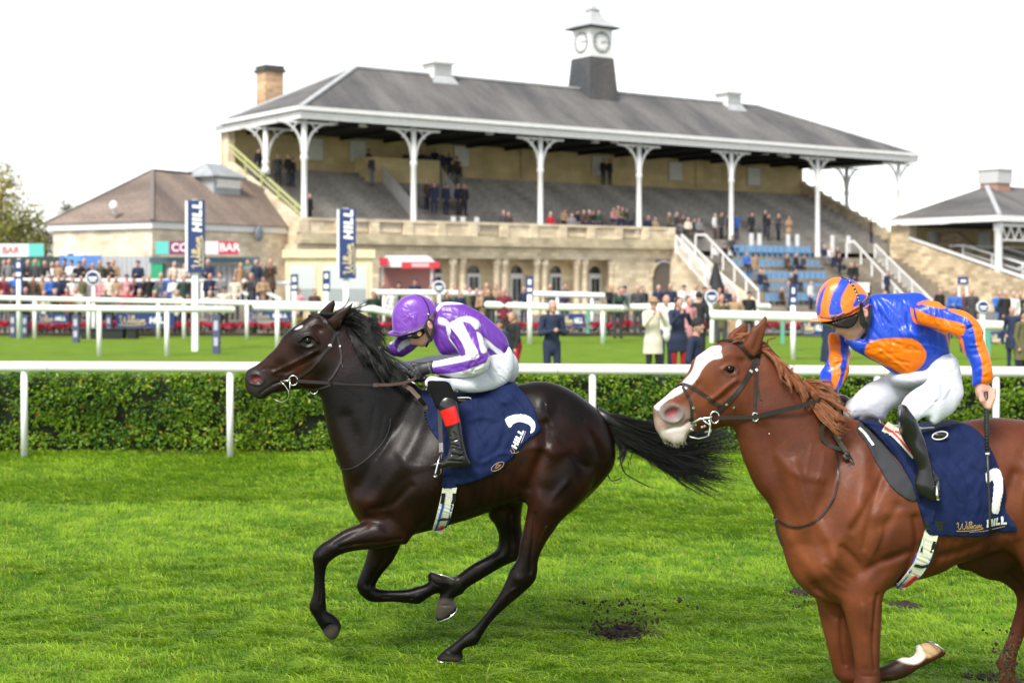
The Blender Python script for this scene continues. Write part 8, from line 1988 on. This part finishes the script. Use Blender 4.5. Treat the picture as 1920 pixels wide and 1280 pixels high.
 def bed(x0, x1, Y, lab, cols, ytop, n=900, yb=None):
  xa, xb = PX(x0, Y), PX(x1, Y); zt = PZ(ytop, Y)
  root = empty('flower_bed', ((xa+xb)/2, Y, 0), lab, 'flower bed', None)
  mb = MB(); mb.box((xa, Y-.35, 0),(xb, Y+.45, .1)); local(mb.build('soil', soil), root)
  nn = int(n*(xb-xa)/3); X = r2.uniform(xa, xb, nn); f = r2.random(nn); lump = .75+.35*vnoise(X*1.6, X*0, 4)
  pts = np.stack([X, Y+r2.normal(0, .17, nn), .12+(zt-.12)*np.sqrt(f)*lump], 1); col = np.array([.03,.07,.02])+0*pts
  top = f > .22; c_ = np.array(cols)[r2.integers(0, len(cols), nn)]; col = np.where((top & (r2.random(nn) < .85))[:, None], c_*(.7+.6*r2.random(nn))[:, None], col)
  foliage_mesh('flowers', pts, np.tile([0,-.5,.8], (nn, 1)), .13, col, r2, root)
 red = [(.50,.012,.05),(.38,.008,.035),(.60,.03,.09)]
 for x0, x1, lab in ((-40,70,'red flower bed at the far left under the rails'),(70,215,'red flower bed behind the second board from the left'),(215,330,'red flower bed with a navy board in front, left of the tall sign'),(330,545,'long red flower bed between the left pole sign and dark horse head'),(700,760,'small patch of red flowers behind the purple cap peak'),
      (930,1010,'red flower bed beside the red coated child'),(1040,1150,'red flower bed right of the blue suited man'),(1150,1335,'red flower bed left of the chestnut horse ears'),(1415,1570,'red flower bed between chestnut ears and orange jockey'),(1850,1905,'small red flower bed at far right behind the orange sleeve')):
  bed(x0, x1, 57.2, lab, red, 603)
 bed(545, 572, 56.6, 'clump of yellow flowers above the dark horse forehead', [(.60,.42,.01),(.50,.36,.02)], 590)
 for x0, x1, y0, y1, lab in ((70,128,588,606,'navy board among red flowers at far left'),(217,326,586,614,'navy board with script lettering left of the tall pole sign'),(1050,1096,588,613,'navy board among red flowers right of the blue suited man'),(465,545,583,600,'navy board above the red flowers by the dark horse head'),(1506,1545,600,628,'navy board in the flowers left of the orange jockey face'),(1857,1893,622,650,'navy board right of the teal post at far right')):
  course_board(x0, x1, y0, y1, 56.0 if x0 < 1800 else 50, lab)
 # dark trays on the grass, teal posts
 for x0, x1, lab in ((152,164,'small dark tray left of the long one'),(166,230,'long dark planter tray on the grass below the left crowd'),(238,254,'small dark tray right of the long one')):
  a, b = P(x0, 618, 54), P(x1, 632, 54); mb = MB(); mb.box((a.x,54,0.0),(b.x,54.5,a.z)); mb.box((a.x-.04,53.96,a.z),(b.x+.04,54.54,a.z+.05)); tag(mb.build('planter', mat('planter_dark', (.008,.012,.010), .6)), lab, 'planter', 'dark planter trays on the infield')
 for px, y0, y1, Y, lab in ((1132,592,640,52,'thin grey-green post under the rail, right of the blue suited man'),(1102,580,625,57,'pale green post behind the navy board'),(1467,590,645,50,'green post between the chestnut ears and the marker post'),(1852,610,668,42,'green post right of the dark bin at the right edge'),(38,590,636,55,'green post at the far left by the padded posts')):
  a = P(px, y0, Y); mb = MB(); mb.box((a.x-.06,Y-.06,0),(a.x+.06,Y+.06,a.z)); mb.box((a.x-.08,Y-.08,a.z),(a.x+.08,Y+.08,a.z+.05)); tag(mb.build('green_post', mat('post_green', (.10,.36,.26), .6)), lab, 'post', 'green posts along the rails')
 a = P(692, 600, 50); b = P(708, 660, 50); mb = MB(); mb.box((a.x,50,0),(b.x,50.3,a.z)); mb.box((a.x-.03,49.97,a.z),(b.x+.03,50.33,a.z+.06)); tag(mb.build('dark_bin', mat('bin_green', (.02,.045,.04), .6)), 'tall dark green bin behind the dark bay mane', 'bin')
 a = P(1812, 620, 44); b = P(1846, 668, 44); mb = MB(); mb.box((a.x,44,0),(b.x,44.6,a.z)); mb.box((a.x-.03,43.97,a.z),(b.x+.03,44.63,a.z+.07)); tag(mb.build('dark_bin', mat('bin_black', (.02,.022,.024), .6)), 'black bin behind the orange sleeve at right', 'bin')
 # cream booth
 Y = 63; root = empty('cream_booth', (PX(600, Y), Y, 0), 'cream painted booth with flat roof and large windows behind the second pole sign', 'booth', None, R(9))
 cr = mat('booth_cream', (.72,.62,.40), .6, noise=(2,.06)); gl = mat('booth_glass', (.34,.38,.38), .25)
 w1 = 1.45; mb = LB(); mb.box((-w1,0,0),(2.2,2.6,3.05)); mb.put('wall', cr, root); mb = LB(); mb.box((-w1-.12,-.12,3.06),(2.32,2.72,3.42)); mb.put('flat_roof', cr, root)
 for x0, x1 in ((-1.2,-.25),(.18,1.92)):
  mb = LB(); mb.box((x0-.08,-.05,.9),(x1+.08,-.004,2.75)); f = mb.put('window', mat('booth_trim', (.80,.74,.55), .6), root); mb = LB(); mb.box((x0,-.08,1.75),(x1,-.052,2.67)); mb.put('blind', mat('blind_pale', (.55,.60,.58), .6), f); mb = LB(); mb.box((x0,-.078,.98),(x1,-.052,1.72)); mb.put('pane', gl, f)
 # food kiosk
 Y = 66; root = empty('food_kiosk', (PX(765, Y), Y, 0), 'red and white food kiosk with white roof behind the purple jockey', 'kiosk', None)
 x0, x1 = PX(714, Y), PX(812, Y); rd = mat('kiosk_red', (.55,.03,.05), .5); wh = WHITEP()
 mb = MB(); mb.box((x0,Y,0),(x1,Y+2,1.1)); local(mb.build('counter', rd), root); mb = MB(); mb.box((x0-.05,Y-.15,1.1),(x1+.05,Y+2,1.22)); local(mb.build('counter_top', wh), root)
 mb = MB(); mb.box((x0,Y+1.5,1.23),(x1,Y+1.6,2.7)); local(mb.build('back_panel', mat('kiosk_inside', (.42,.20,.18), .7)), root)
 for x in (x0, x1-.12): mb = MB(); mb.box((x,Y,1.23),(x+.12,Y+.12,2.7)); local(mb.build('post', wh), root)
 mb = MB(); mb.prism([(x0-.1,Y-.3,2.7),(x0-.1,Y-.3,2.85),(x0+.25,Y-.3,3.2),(x1-.25,Y-.3,3.2),(x1+.1,Y-.3,2.85),(x1+.1,Y-.3,2.7)], (0,2.5,0)); local(mb.build('roof', wh), root)
 a, b = P(753, 491, Y-.6), P(824, 503, Y-.6); mb = MB(); mb.box((a.x,Y-.7,b.z),(b.x,Y-.6,a.z)); local(mb.build('sign_panel', rd), root); mb = MB(); mb.box((a.x+.45,Y-.72,b.z+.06),(b.x-.45,Y-.701,a.z-.06)); local(mb.build('sign_print', mat('kiosk_pink', (.72,.42,.42), .6)), root)
 a, b = P(712, 483, Y-.4), P(728, 498, Y-.4); mb = MB(); mb.box((a.x,Y-.5,b.z),(b.x,Y-.4,a.z)); local(mb.build('side_sign', rd), root)
 mb = MB(); mb.box((x0+.9,Y-.2,.5),(x1-.3,Y-.16,.9)); local(mb.build('counter_stripe', wh), root)
 # stalls and shutters below the pavilion
 Y = 70; root = empty('market_stall', (PX(375, Y), Y, 0), 'row of grey shuttered stalls with green doors under the COLD bar banner', 'stall')
 def bx(nm, x0, x1, y0, y1, m_, yo=0, d=.3): a, b = P(x0, y0, Y+yo), P(x1, y1, Y+yo); mb = MB(); mb.box((a.x,Y+yo,b.z),(b.x,Y+yo+d,a.z)); return local(mb.build(nm, m_), root)
 bx('wall', 282, 482, 494, 600, mat('shutter_metal', (.36,.36,.37), .5, noise=(6,.1)), .3); bx('fascia', 280, 484, 482, 493, mat('fascia_teal', (.05,.10,.12), .5), 0)
 bx('green_door', 283, 305, 493.5, 600, mat('stall_green', (.02,.32,.15), .6), .05); bx('green_door', 455, 474, 493.5, 600, MATS['stall_green'], .05)
 for i in range(14): bx('shutter_slat', 308+i*10.5, 309.6+i*10.5, 497, 600, mat('slat_dark', (.25,.25,.26), .6), .24, .05)
 Y2 = 70.5; root2 = empty('grey_hoarding', (PX(230, Y2), Y2, 0), 'pale grey metal hoarding left of the green stall door', 'fence')
 a, b = P(184, 480, Y2), P(283, 600, Y2)
 for i in range(11): mb = MB(); w_ = (b.x-a.x)/11; mb.box((a.x+i*w_+.01,Y2,0),(a.x+(i+1)*w_-.01,Y2+.06+.03*(i % 2),a.z)); local(mb.build('panel', mat('hoarding_grey', (.42,.43,.45), .6)), root2)
 # banners with lettering
 def banner(x0, x1, y0, y1, Y, lab, base, texts, extra=()):
  a, b = P(x0, y0, Y), P(x1, y1, Y); root = empty('banner', ((a.x+b.x)/2, Y, b.z), lab, 'banner'); w_, h_ = b.x-a.x, a.z-b.z
  mb = MB(); mb.box((a.x,Y,b.z),(b.x,Y+.04,a.z)); local(mb.build('cloth', base), root)
  for u0, u1, m_ in extra: mb = MB(); mb.box((a.x+u0*w_,Y-.008,b.z+.01),(a.x+u1*w_,Y-.001,a.z-.01)); local(mb.build('colour_block', m_), root)
  for txt, u0, hh, v0, m_ in texts:
   cu = bpy.data.curves.new('t', 'FONT'); cu.body = txt; cu.size = hh*h_*1.35; cu.extrude = .004; cu.offset = .008; ob = bpy.data.objects.new('t', cu); COL.objects.link(ob)
   dg = bpy.context.evaluated_depsgraph_get(); me = bpy.data.meshes.new_from_object(ob.evaluated_get(dg)); bpy.data.objects.remove(ob); bpy.data.curves.remove(cu)
   me.transform(Matrix.Translation((a.x+u0*w_, Y-.014, b.z+v0*h_)) @ Matrix.Rotation(R(90), 4, 'X')); me.materials.clear(); local(link('lettering', me, None, [m_]), root)
 wp = WHITEP(); banner(292, 447, 452, 477, 69.3, 'dark red and teal banner reading COLD and BAR on the pavilion', mat('banner_red', (.42,.03,.07), .6), [('COLD', .19, .62, .25, wp),('BAR', .77, .62, .25, wp)], [(0,.16,mat('banner_teal', (.10,.50,.45), .6)),(.16,.40,mat('banner_maroon', (.20,.03,.09), .6)),(.5,.76,mat('banner_pale', (.70,.62,.62), .6))])
 banner(-60, 82, 457, 481, 68, 'white and teal banner at the left edge above the crowd', mat('banner_white', (.70,.74,.74), .6), [('BAR', .45, .55, .25, mat('banner_text_red', (.45,.05,.06), .6))], [(.8,1.0,mat('banner_teal', (.10,.50,.45), .6))])
 banner(112, 190, 479, 520, 69, 'bright blue banner hanging behind the left crowd', mat('banner_blue', (.06,.20,.55), .6), [], [(.1,.5,mat('banner_blue2', (.10,.30,.65), .6))])
 root3 = empty('dark_kiosk', (PX(85, 69.6), 69.6, 0), 'dark green kiosk between the white banner and the blue banner', 'kiosk'); mb = MB(); a, b = P(-60, 481, 69.6), P(112, 600, 69.6); mb.box((a.x,69.6,0),(b.x,71,a.z)); local(mb.build('wall', mat('kiosk_dark', (.03,.055,.055), .6)), root3); mb = MB(); a, b = P(60, 488, 69.6), P(76, 600, 69.6); mb.box((a.x,69.55,0),(b.x,69.6,a.z)); local(mb.build('door', MATS['stall_green']), root3)
 # raised ground under the back rows of the crowd
 mb = MB(); mb.box((-40,59.3,0),(PX(540,62),61.1,.55)); mb.box((-40,61.1,0),(PX(540,62),66.0,1.15)); tag(mb.build('paved_step', mat('paving', (.30,.27,.23), .9, noise=(1,.2))), kind='structure')
 # black draped frame by the stairs, white van-like box at the right
 c = P(1345, 520, 78); root = empty('draped_frame', (c.x, 78, 0), 'black draped camera frame at foot of the leftmost white stairs', 'frame')
 gq = Grid((c.x-.9,77.2,0),(c.x+.9,78.8,3.4), .05); gq.chain([(c.x,78,.3),(c.x-.05,78,1.6),(c.x-.1,78,2.9)], [.62,.45,.12], .1); V, F = gq.mesh(); local(link('cover', np_mesh('cover', V, F), None, [mat('drape_black', (.012,.013,.015), .7)]), root)
 c = P(1615, 545, 76); mb = MB(); a, b = P(1590, 530, 76), P(1630, 548, 76); root = empty('notice_board', (c.x, 76, 0), 'white notice board behind the orange and blue cap', 'notice board'); mb.box((a.x,76,b.z),(b.x,76.08,a.z)); local(mb.build('panel', WHITEP()), root)
 for x in (a.x+.1, b.x-.2): mb = MB(); mb.box((x,76.1,0),(x+.08,76.18,a.z)); local(mb.build('leg', WHITEP()), root)
 a, b = P(1440, 508, 60), P(1452, 525, 60)

def tree(px, py_top, Y, w_, lab, cols, n=9000, seed=1, trunk_r=.22, sparse=.0, base=1.5):
 r_ = np.random.default_rng(seed); x = PX(px, Y); H = PZ(py_top, Y)
 root = empty('tree', (x, Y, 0), lab, 'tree')
 bark = mat('bark', (.07,.055,.04), .9, noise=(6,.3)); mb = MB(); mb.tube([Vector((x,Y,-.1)),Vector((x+.2,Y,H*.3)),Vector((x-.1,Y,H*.6)),Vector((x+.1,Y,H*.9))], [trunk_r,trunk_r*.75,trunk_r*.4,.04], 8)
 ends = []
 for i in range(16):
  t = r_.uniform(.25, .9); p0 = Vector((x,Y,H*t)); an = r_.uniform(0, 6.28); L = w_*(1.05-t*.6)*r_.uniform(.6, 1); p2 = p0+Vector((math.cos(an)*L, math.sin(an)*L, L*.6+.3)); p1 = (p0+p2)/2+Vector((0,0,L*.18))
  mb.tube([p0,p1,p2], [trunk_r*.35*(1.1-t),trunk_r*.2,.02], 5)
  for k in range(3): q = p1+(p2-p1)*r_.uniform(.2, 1); e = q+Vector(r_.normal(0, 1, 3))*w_*.28; mb.tube([q,e], [.04,.015], 4); ends.append(e)
  ends += [p1, p2]
 local(mb.build('trunk', bark), root)
 E_ = np.array([tuple(e) for e in ends]); ci = r_.integers(0, len(E_), n); sp = w_*(.20-.04*sparse); pts = E_[ci]+r_.normal(0, sp, (n, 3)); 
 tone = r_.random(len(E_))[ci]*.7+.3*r_.random(n); C_ = np.array(cols); k = np.clip((tone*(len(C_)-1)), 0, len(C_)-1.001); i0 = k.astype(int); f = (k-i0)[:, None]; col = C_[i0]*(1-f)+C_[i0+1]*f
 foliage_mesh('crown', pts, (pts-np.array([x, Y, H*.55]))/w_, .24, col, r_, root)
def build_trees():
 aut = [(.14,.17,.03),(.26,.24,.04),(.45,.34,.05),(.55,.42,.08)]
 tree(2, 330, 105, 3.2, 'large yellowing autumn tree at the left edge', aut, 3600, 3, .3)
 tree(35, 400, 98, 2.2, 'lower green and yellow tree right of the big autumn tree', [(.05,.09,.02),(.18,.20,.03),(.30,.26,.04)], 2400, 4, .2)
 tree(138, 378, 118, 1.9, 'thin half bare tree behind the pavilion roof', [(.12,.14,.06),(.22,.22,.10)], 1500, 5, .14, 1)
 tree(75, 430, 115, 1.8, 'small bush-like tree low beside the pavilion', [(.07,.07,.04),(.16,.13,.06)], 2200, 6, .15)
 tree(-60, 360, 110, 3.5, 'dark leafy tree beyond the left edge of the crowd', aut, 5000, 7, .3)
 tree(2010, 455, 150, 4, 'distant green tree beyond the right stand', [(.03,.06,.02),(.10,.14,.03)], 4000, 8, .3)

def build_crowd():
 gr = 'spectators watching the race'
 zf = Zone('in the left crowd front row', 'front row spectators at the left'); zm = Zone('middle row, far left crowd', 'middle row spectators at the left'); zb = Zone('back row, far left crowd', 'back row spectators at the left')
 front_cc = {1:'black',5:'red',6:'charcoal'}
 xs = [2,26,50,78,103,128,150,172,196,222,240,262,290,312,335,352,398,425]
 for i, px in enumerate(xs):
  Y = 58.3+rp.uniform(-.15,.3); rperson(zf, PX(px+rp.uniform(-6,6), Y), Y, 0, px, ('lean','crossed','stand','phone'), cc={0:'charcoal',2:'navy',4:'charcoal',5:'red',6:'cream',8:'charcoal',10:'red'}.get(i), rz=rp.uniform(-.3,.3))
 for px in [-10,8,30,44,62,78,92,108,122,140,156,172,188,204,218,234,250,266,283,300,315,330,345,395,412,442,470,492]:
  Y = 59.8+rp.uniform(-.2,.4); rperson(zm, PX(px+rp.uniform(-4,4), Y), Y, .55, px, cc={78:'tan',96:'cream',112:'cream',262:'cream',140:'white',283:'black',188:'pink',204:'cream',300:'grey',234:'pink',330:'white'}.get(px))
 for px in [-12,4,18,34,55,70,84,96,108,120,133,146,160,174,188,202,214,258,330,345,360,392,448,463,478,492,505]:
  Y = 61.6+rp.uniform(-.2,.8); rperson(zb, PX(px+rp.uniform(-4,4), Y), Y, 1.15, px, cc={8:'navy',72:'tan',88:'white',202:'black'}.get(px))
 for z in (zf, zm, zb): z.finish()
 # middle
 z1 = Zone('by the red kiosk', 'spectators by the red kiosk')
 for px, Y in ((700,50),(718,62),(735,60),(748,63),(762,60),(778,62),(800,61),(815,63),(560,58),(590,58)):
  rperson(z1, PX(px, Y), Y, 0 if Y < 62 else .3, px, cc={700:'dark green',718:'black'}.get(px))
 z2 = Zone('behind the purple jockey', 'spectators behind the purple jockey')
 for px, Y in ((838,56),(852,62),(862,55),(872,60),(880,58),(893,57),(905,56),(918,55),(930,62),(912,64),(945,50)):
  rperson(z2, PX(px, Y), Y, .2 if Y > 59 else 0, px, cc={862:'navy',880:'olive',918:'black',893:'black'}.get(px))
 z3 = Zone('along the stone columns', 'spectators along the stone columns')
 for px, Y, cc, pose in ((983,66,'navy','stand'),(1032,68,'charcoal','stand'),(1058,67,'navy','pockets'),(1145,58,'black','phone'),(1172,58,'grey','stand'),(1158,52,'dark green','lean'),(1196,55,'charcoal','stand'),(1205,60,'navy','stand')):
  rperson(z3, PX(px, Y), Y, .1, px, cc=cc, pose=pose)
 for z in (z1, z2, z3): z.finish()
 # people on the infield grass, seen larger
 h = .013
 def big(px, Y, lab, zf_=0, **kw): return person(PX(px, Y), Y, zf_, label=lab, h=h, **kw)
 big(1035, 28.5, 'man in a blue suit with hands clasped, standing on the infield grass', pose='crossed', cc='navy', tc='navy', hc='grey', rz=.25)
 mb = MB(); c = P(1033, 590, 28.5); 
 big(967, 31, 'fair haired person in dark jacket with red coat beside the blue suited man', pose='walk', cc='black', tc='red', hc='fair', hat='long', rz=-.9, sc=.84)
 big(1225, 32, 'woman in long cream coat and wide hat holding papers, on the infield', pose='phone', coat='long', hat='brim', cc='cream', tc='black', rz=.15)
 big(1248, 34, 'man in pale jacket half hidden behind the cream coated woman', pose='stand', cc='white', tc='navy', hc='bald', hat='bald', rz=.3, sc=1.03)
 big(1272, 33, 'woman in long navy coat and red dress, hands at her face', pose='phone', coat='long', cc='navy', tc='red', hc='dark', hat='long', rz=.3)
 big(1290, 36, 'person in pink shirt and dark jacket behind the navy coated woman', pose='pockets', cc='pink', tc='navy', hc='brown', rz=.5)
 big(1310, 38, 'tall man in dark suit with his back turned, near the chestnut ears', pose='stand', cc='black', tc='black', hc='dark', rz=2.8, sc=1.05)
 big(1352, 42, 'man in olive tweed jacket reading a race card', pose='phone', cc='olive', tc='charcoal', hc='brown', rz=.1)
 big(1378, 44, 'older man in long tan overcoat behind the chestnut ears', pose='pockets', coat='long', cc='tan', tc='brown', hc='bald', hat='bald', rz=-.4)
 big(1404, 50, 'man in black jacket and pale cap just left of the chestnut ear tip', pose='stand', cc='black', tc='black', hat='cap', rz=.2)
 big(1304, 21.5, 'man in navy jacket and black bobble hat, nearest of the infield group', pose='stand', cc='navy', tc='navy', hat='beanie', rz=1.1, sc=.90)
 big(1899, 36, 'bald man in dark navy overcoat at the right edge', pose='pockets', coat='long', cc='navy', tc='navy', hc='bald', hat='bald', rz=-.7, sc=.86)
 big(1918, 31, 'person in dark olive coat cut by the right picture edge', pose='stand', coat='long', cc='olive', tc='black', rz=.6, sc=.86)
 big(1555, 30, 'person in dark navy coat hidden behind the orange jockey face', pose='stand', coat='long', cc='navy', tc='navy', rz=1.8, sc=.9)
 big(938, 28, 'person in navy cap standing behind the purple jockey back', pose='stand', cc='navy', tc='navy', hat='cap', rz=-.6, sc=.80)
 big(795, 33, 'person seen just behind the purple helmet', pose='stand', cc='charcoal', tc='navy', rz=.4) if 0 else None
 z4 = Zone('by the black draped frame', 'spectators by the draped frame')
 for px, Y in ((1235,62),(1258,60),(1282,63),(1305,60),(1320,62),(1362,64),(1330,58),(1348,66)): rperson(z4, PX(px, Y), Y, .1, px, cc={1282:'white',1258:'navy'}.get(px))
 z5 = Zone('behind the right-hand rail', 'spectators behind the right rail')
 for px, Y in ((1762,64),(1790,55),(1806,56),(1822,54),(1872,52),(1884,50),(1900,53),(1912,56),(1935,55),(1660,60)): rperson(z5, PX(px, Y), Y, 0, px)
 z4.finish(); z5.finish()
 # people on the stand: (px, head row) placed on the stepped floor
 def on_stand(zone, px, py, nmin=0, nmax=9, **kw):
  pose = kw.get('pose') or 'stand'; hh = 1.75 if pose != 'seated' else 1.33
  best = None
  for k in range(int((nmax-nmin)/.1)+1):
   n_ = nmin+.1*k; a = a_at(px, n_); z = floor_z(a, n_); p = W(a, n_, z+hh); e = abs(pix(p)[1]-py)
   if best is None or e < best[0]: best = (e, n_, a, z)
  e, n_, a, z = best; p = W(a, n_)
  kw.setdefault('rz', TH+rp.uniform(-.5,.5)); 
  return rperson(zone, p.x, p.y, z-(.0 if pose != 'seated' else .0), px, **kw)
 s1 = Zone('upper left of the grandstand', 'spectators at the upper left of the grandstand')
 for px, py in ((484,278),(521,293),(540,291),(548,296),(691,280),(697,290)): on_stand(s1, px, py, 3, 9, pose='stand', cc=rp.choice(['black','navy','charcoal']), coat='short')
 on_stand(s1, 580, 362, .3, 3, pose='stand', cc='black')
 s2 = Zone('around the middle stairs', 'spectators around the middle stairs')
 for px, py in ((760,285),(772,282),(800,283),(815,280),(830,284),(842,290),(856,296),(862,305),(870,345),(800,340),(814,345),(836,348),(858,352),(872,350),(848,300),(790,286)): on_stand(s2, px, py, .6, 9, pose='stand', cc=rp.choice(['black','navy','charcoal','navy','brown']), coat='short')
 s3 = Zone('seated behind the parapet', 'spectators seated behind the parapet')
 for px, py in ((944,397),(953,399),(1032,400),(1058,395),(1072,400),(1082,398),(1094,393),(1104,392),(1110,396),(1122,399),(1149,385),(1158,388),(1166,387),(1174,392),(1215,412),(1228,413),(1254,400),(1268,404),(1280,402),(1290,406),(1300,412),(1310,410)): on_stand(s3, px, py, .3, 4, pose='seated')
 s4 = Zone('above the blue seats', 'spectators above the blue seats')
 for px, py, cc in ((1380,415,'bright blue'),(1409,420,'black'),(1434,398,'black'),(1440,420,'black'),(1459,415,'charcoal'),(1479,408,'tan'),(1340,442,'white'),(1352,440,'charcoal'),(1366,452,'navy'),(1633,440,'brown')): on_stand(s4, px, py, 0, 3, pose=rp.choice(['stand','crossed']), cc=cc)
 on_stand(s4, 1131, 297, 6, 9, pose='stand', cc='black', coat='short'); on_stand(s4, 1143, 299, 6, 9, pose='stand', cc='black', coat='short')
 for z in (s1, s2, s3, s4): z.finish()
 s5 = Zone('among the blue seats', 'spectators among the blue seats')
 def low(px, py, pose, cc=None): 
  hh = 1.75 if pose != 'seated' else 1.33; best = None
  for k in range(70):
   n_ = -.1*k; a = a_at(px, n_); z = floor_z(a, n_-.01); e = abs(pix(W(a, n_, z+hh))[1]-py)
   if best is None or e < best[0]: best = (e, n_, a, z)
  e, n_, a, z = best; p = W(a, n_); rperson(s5, p.x, p.y, z, px, pose=pose, cc=cc, rz=TH+rp.uniform(-.4,.4))
 for px, py, pose, cc in ((1342,455,'seated','white'),(1358,458,'seated','black'),(1372,450,'seated','charcoal'),(1400,468,'seated','bright blue'),(1416,470,'stand','tan'),(1475,475,'seated','brown'),(1492,476,'seated','black'),(1506,480,'seated','charcoal'),(1545,460,'seated','navy'),(1562,475,'seated','navy'),(1572,478,'seated','black'),(1555,462,'seated','white'),(1490,500,'seated','navy'),(1484,508,'stand','brown'),(1432,515,'seated','charcoal'),(1465,538,'seated','brown'),(1520,545,'stand','white'),(1605,500,'stand','black'),(1595,503,'stand','black'),(1570,465,'seated','charcoal'),(1425,505,'seated','navy'),(1478,560,'stand','grey'),(1663,510,'stand','navy'),(1628,525,'stand','black')):
  low(px, py, pose, cc)
 s5.finish()

HF1 = horse_dark(); jockey_purple(HF1); tack_dark(HF1)
HF2 = horse_chestnut(); jockey_orange(HF2); tack_chestnut(HF2)
build_ground(); build_hedge(); build_rails()
build_stand(); build_right_stand(); build_pavilion()
build_mid(); build_trees(); build_crowd()
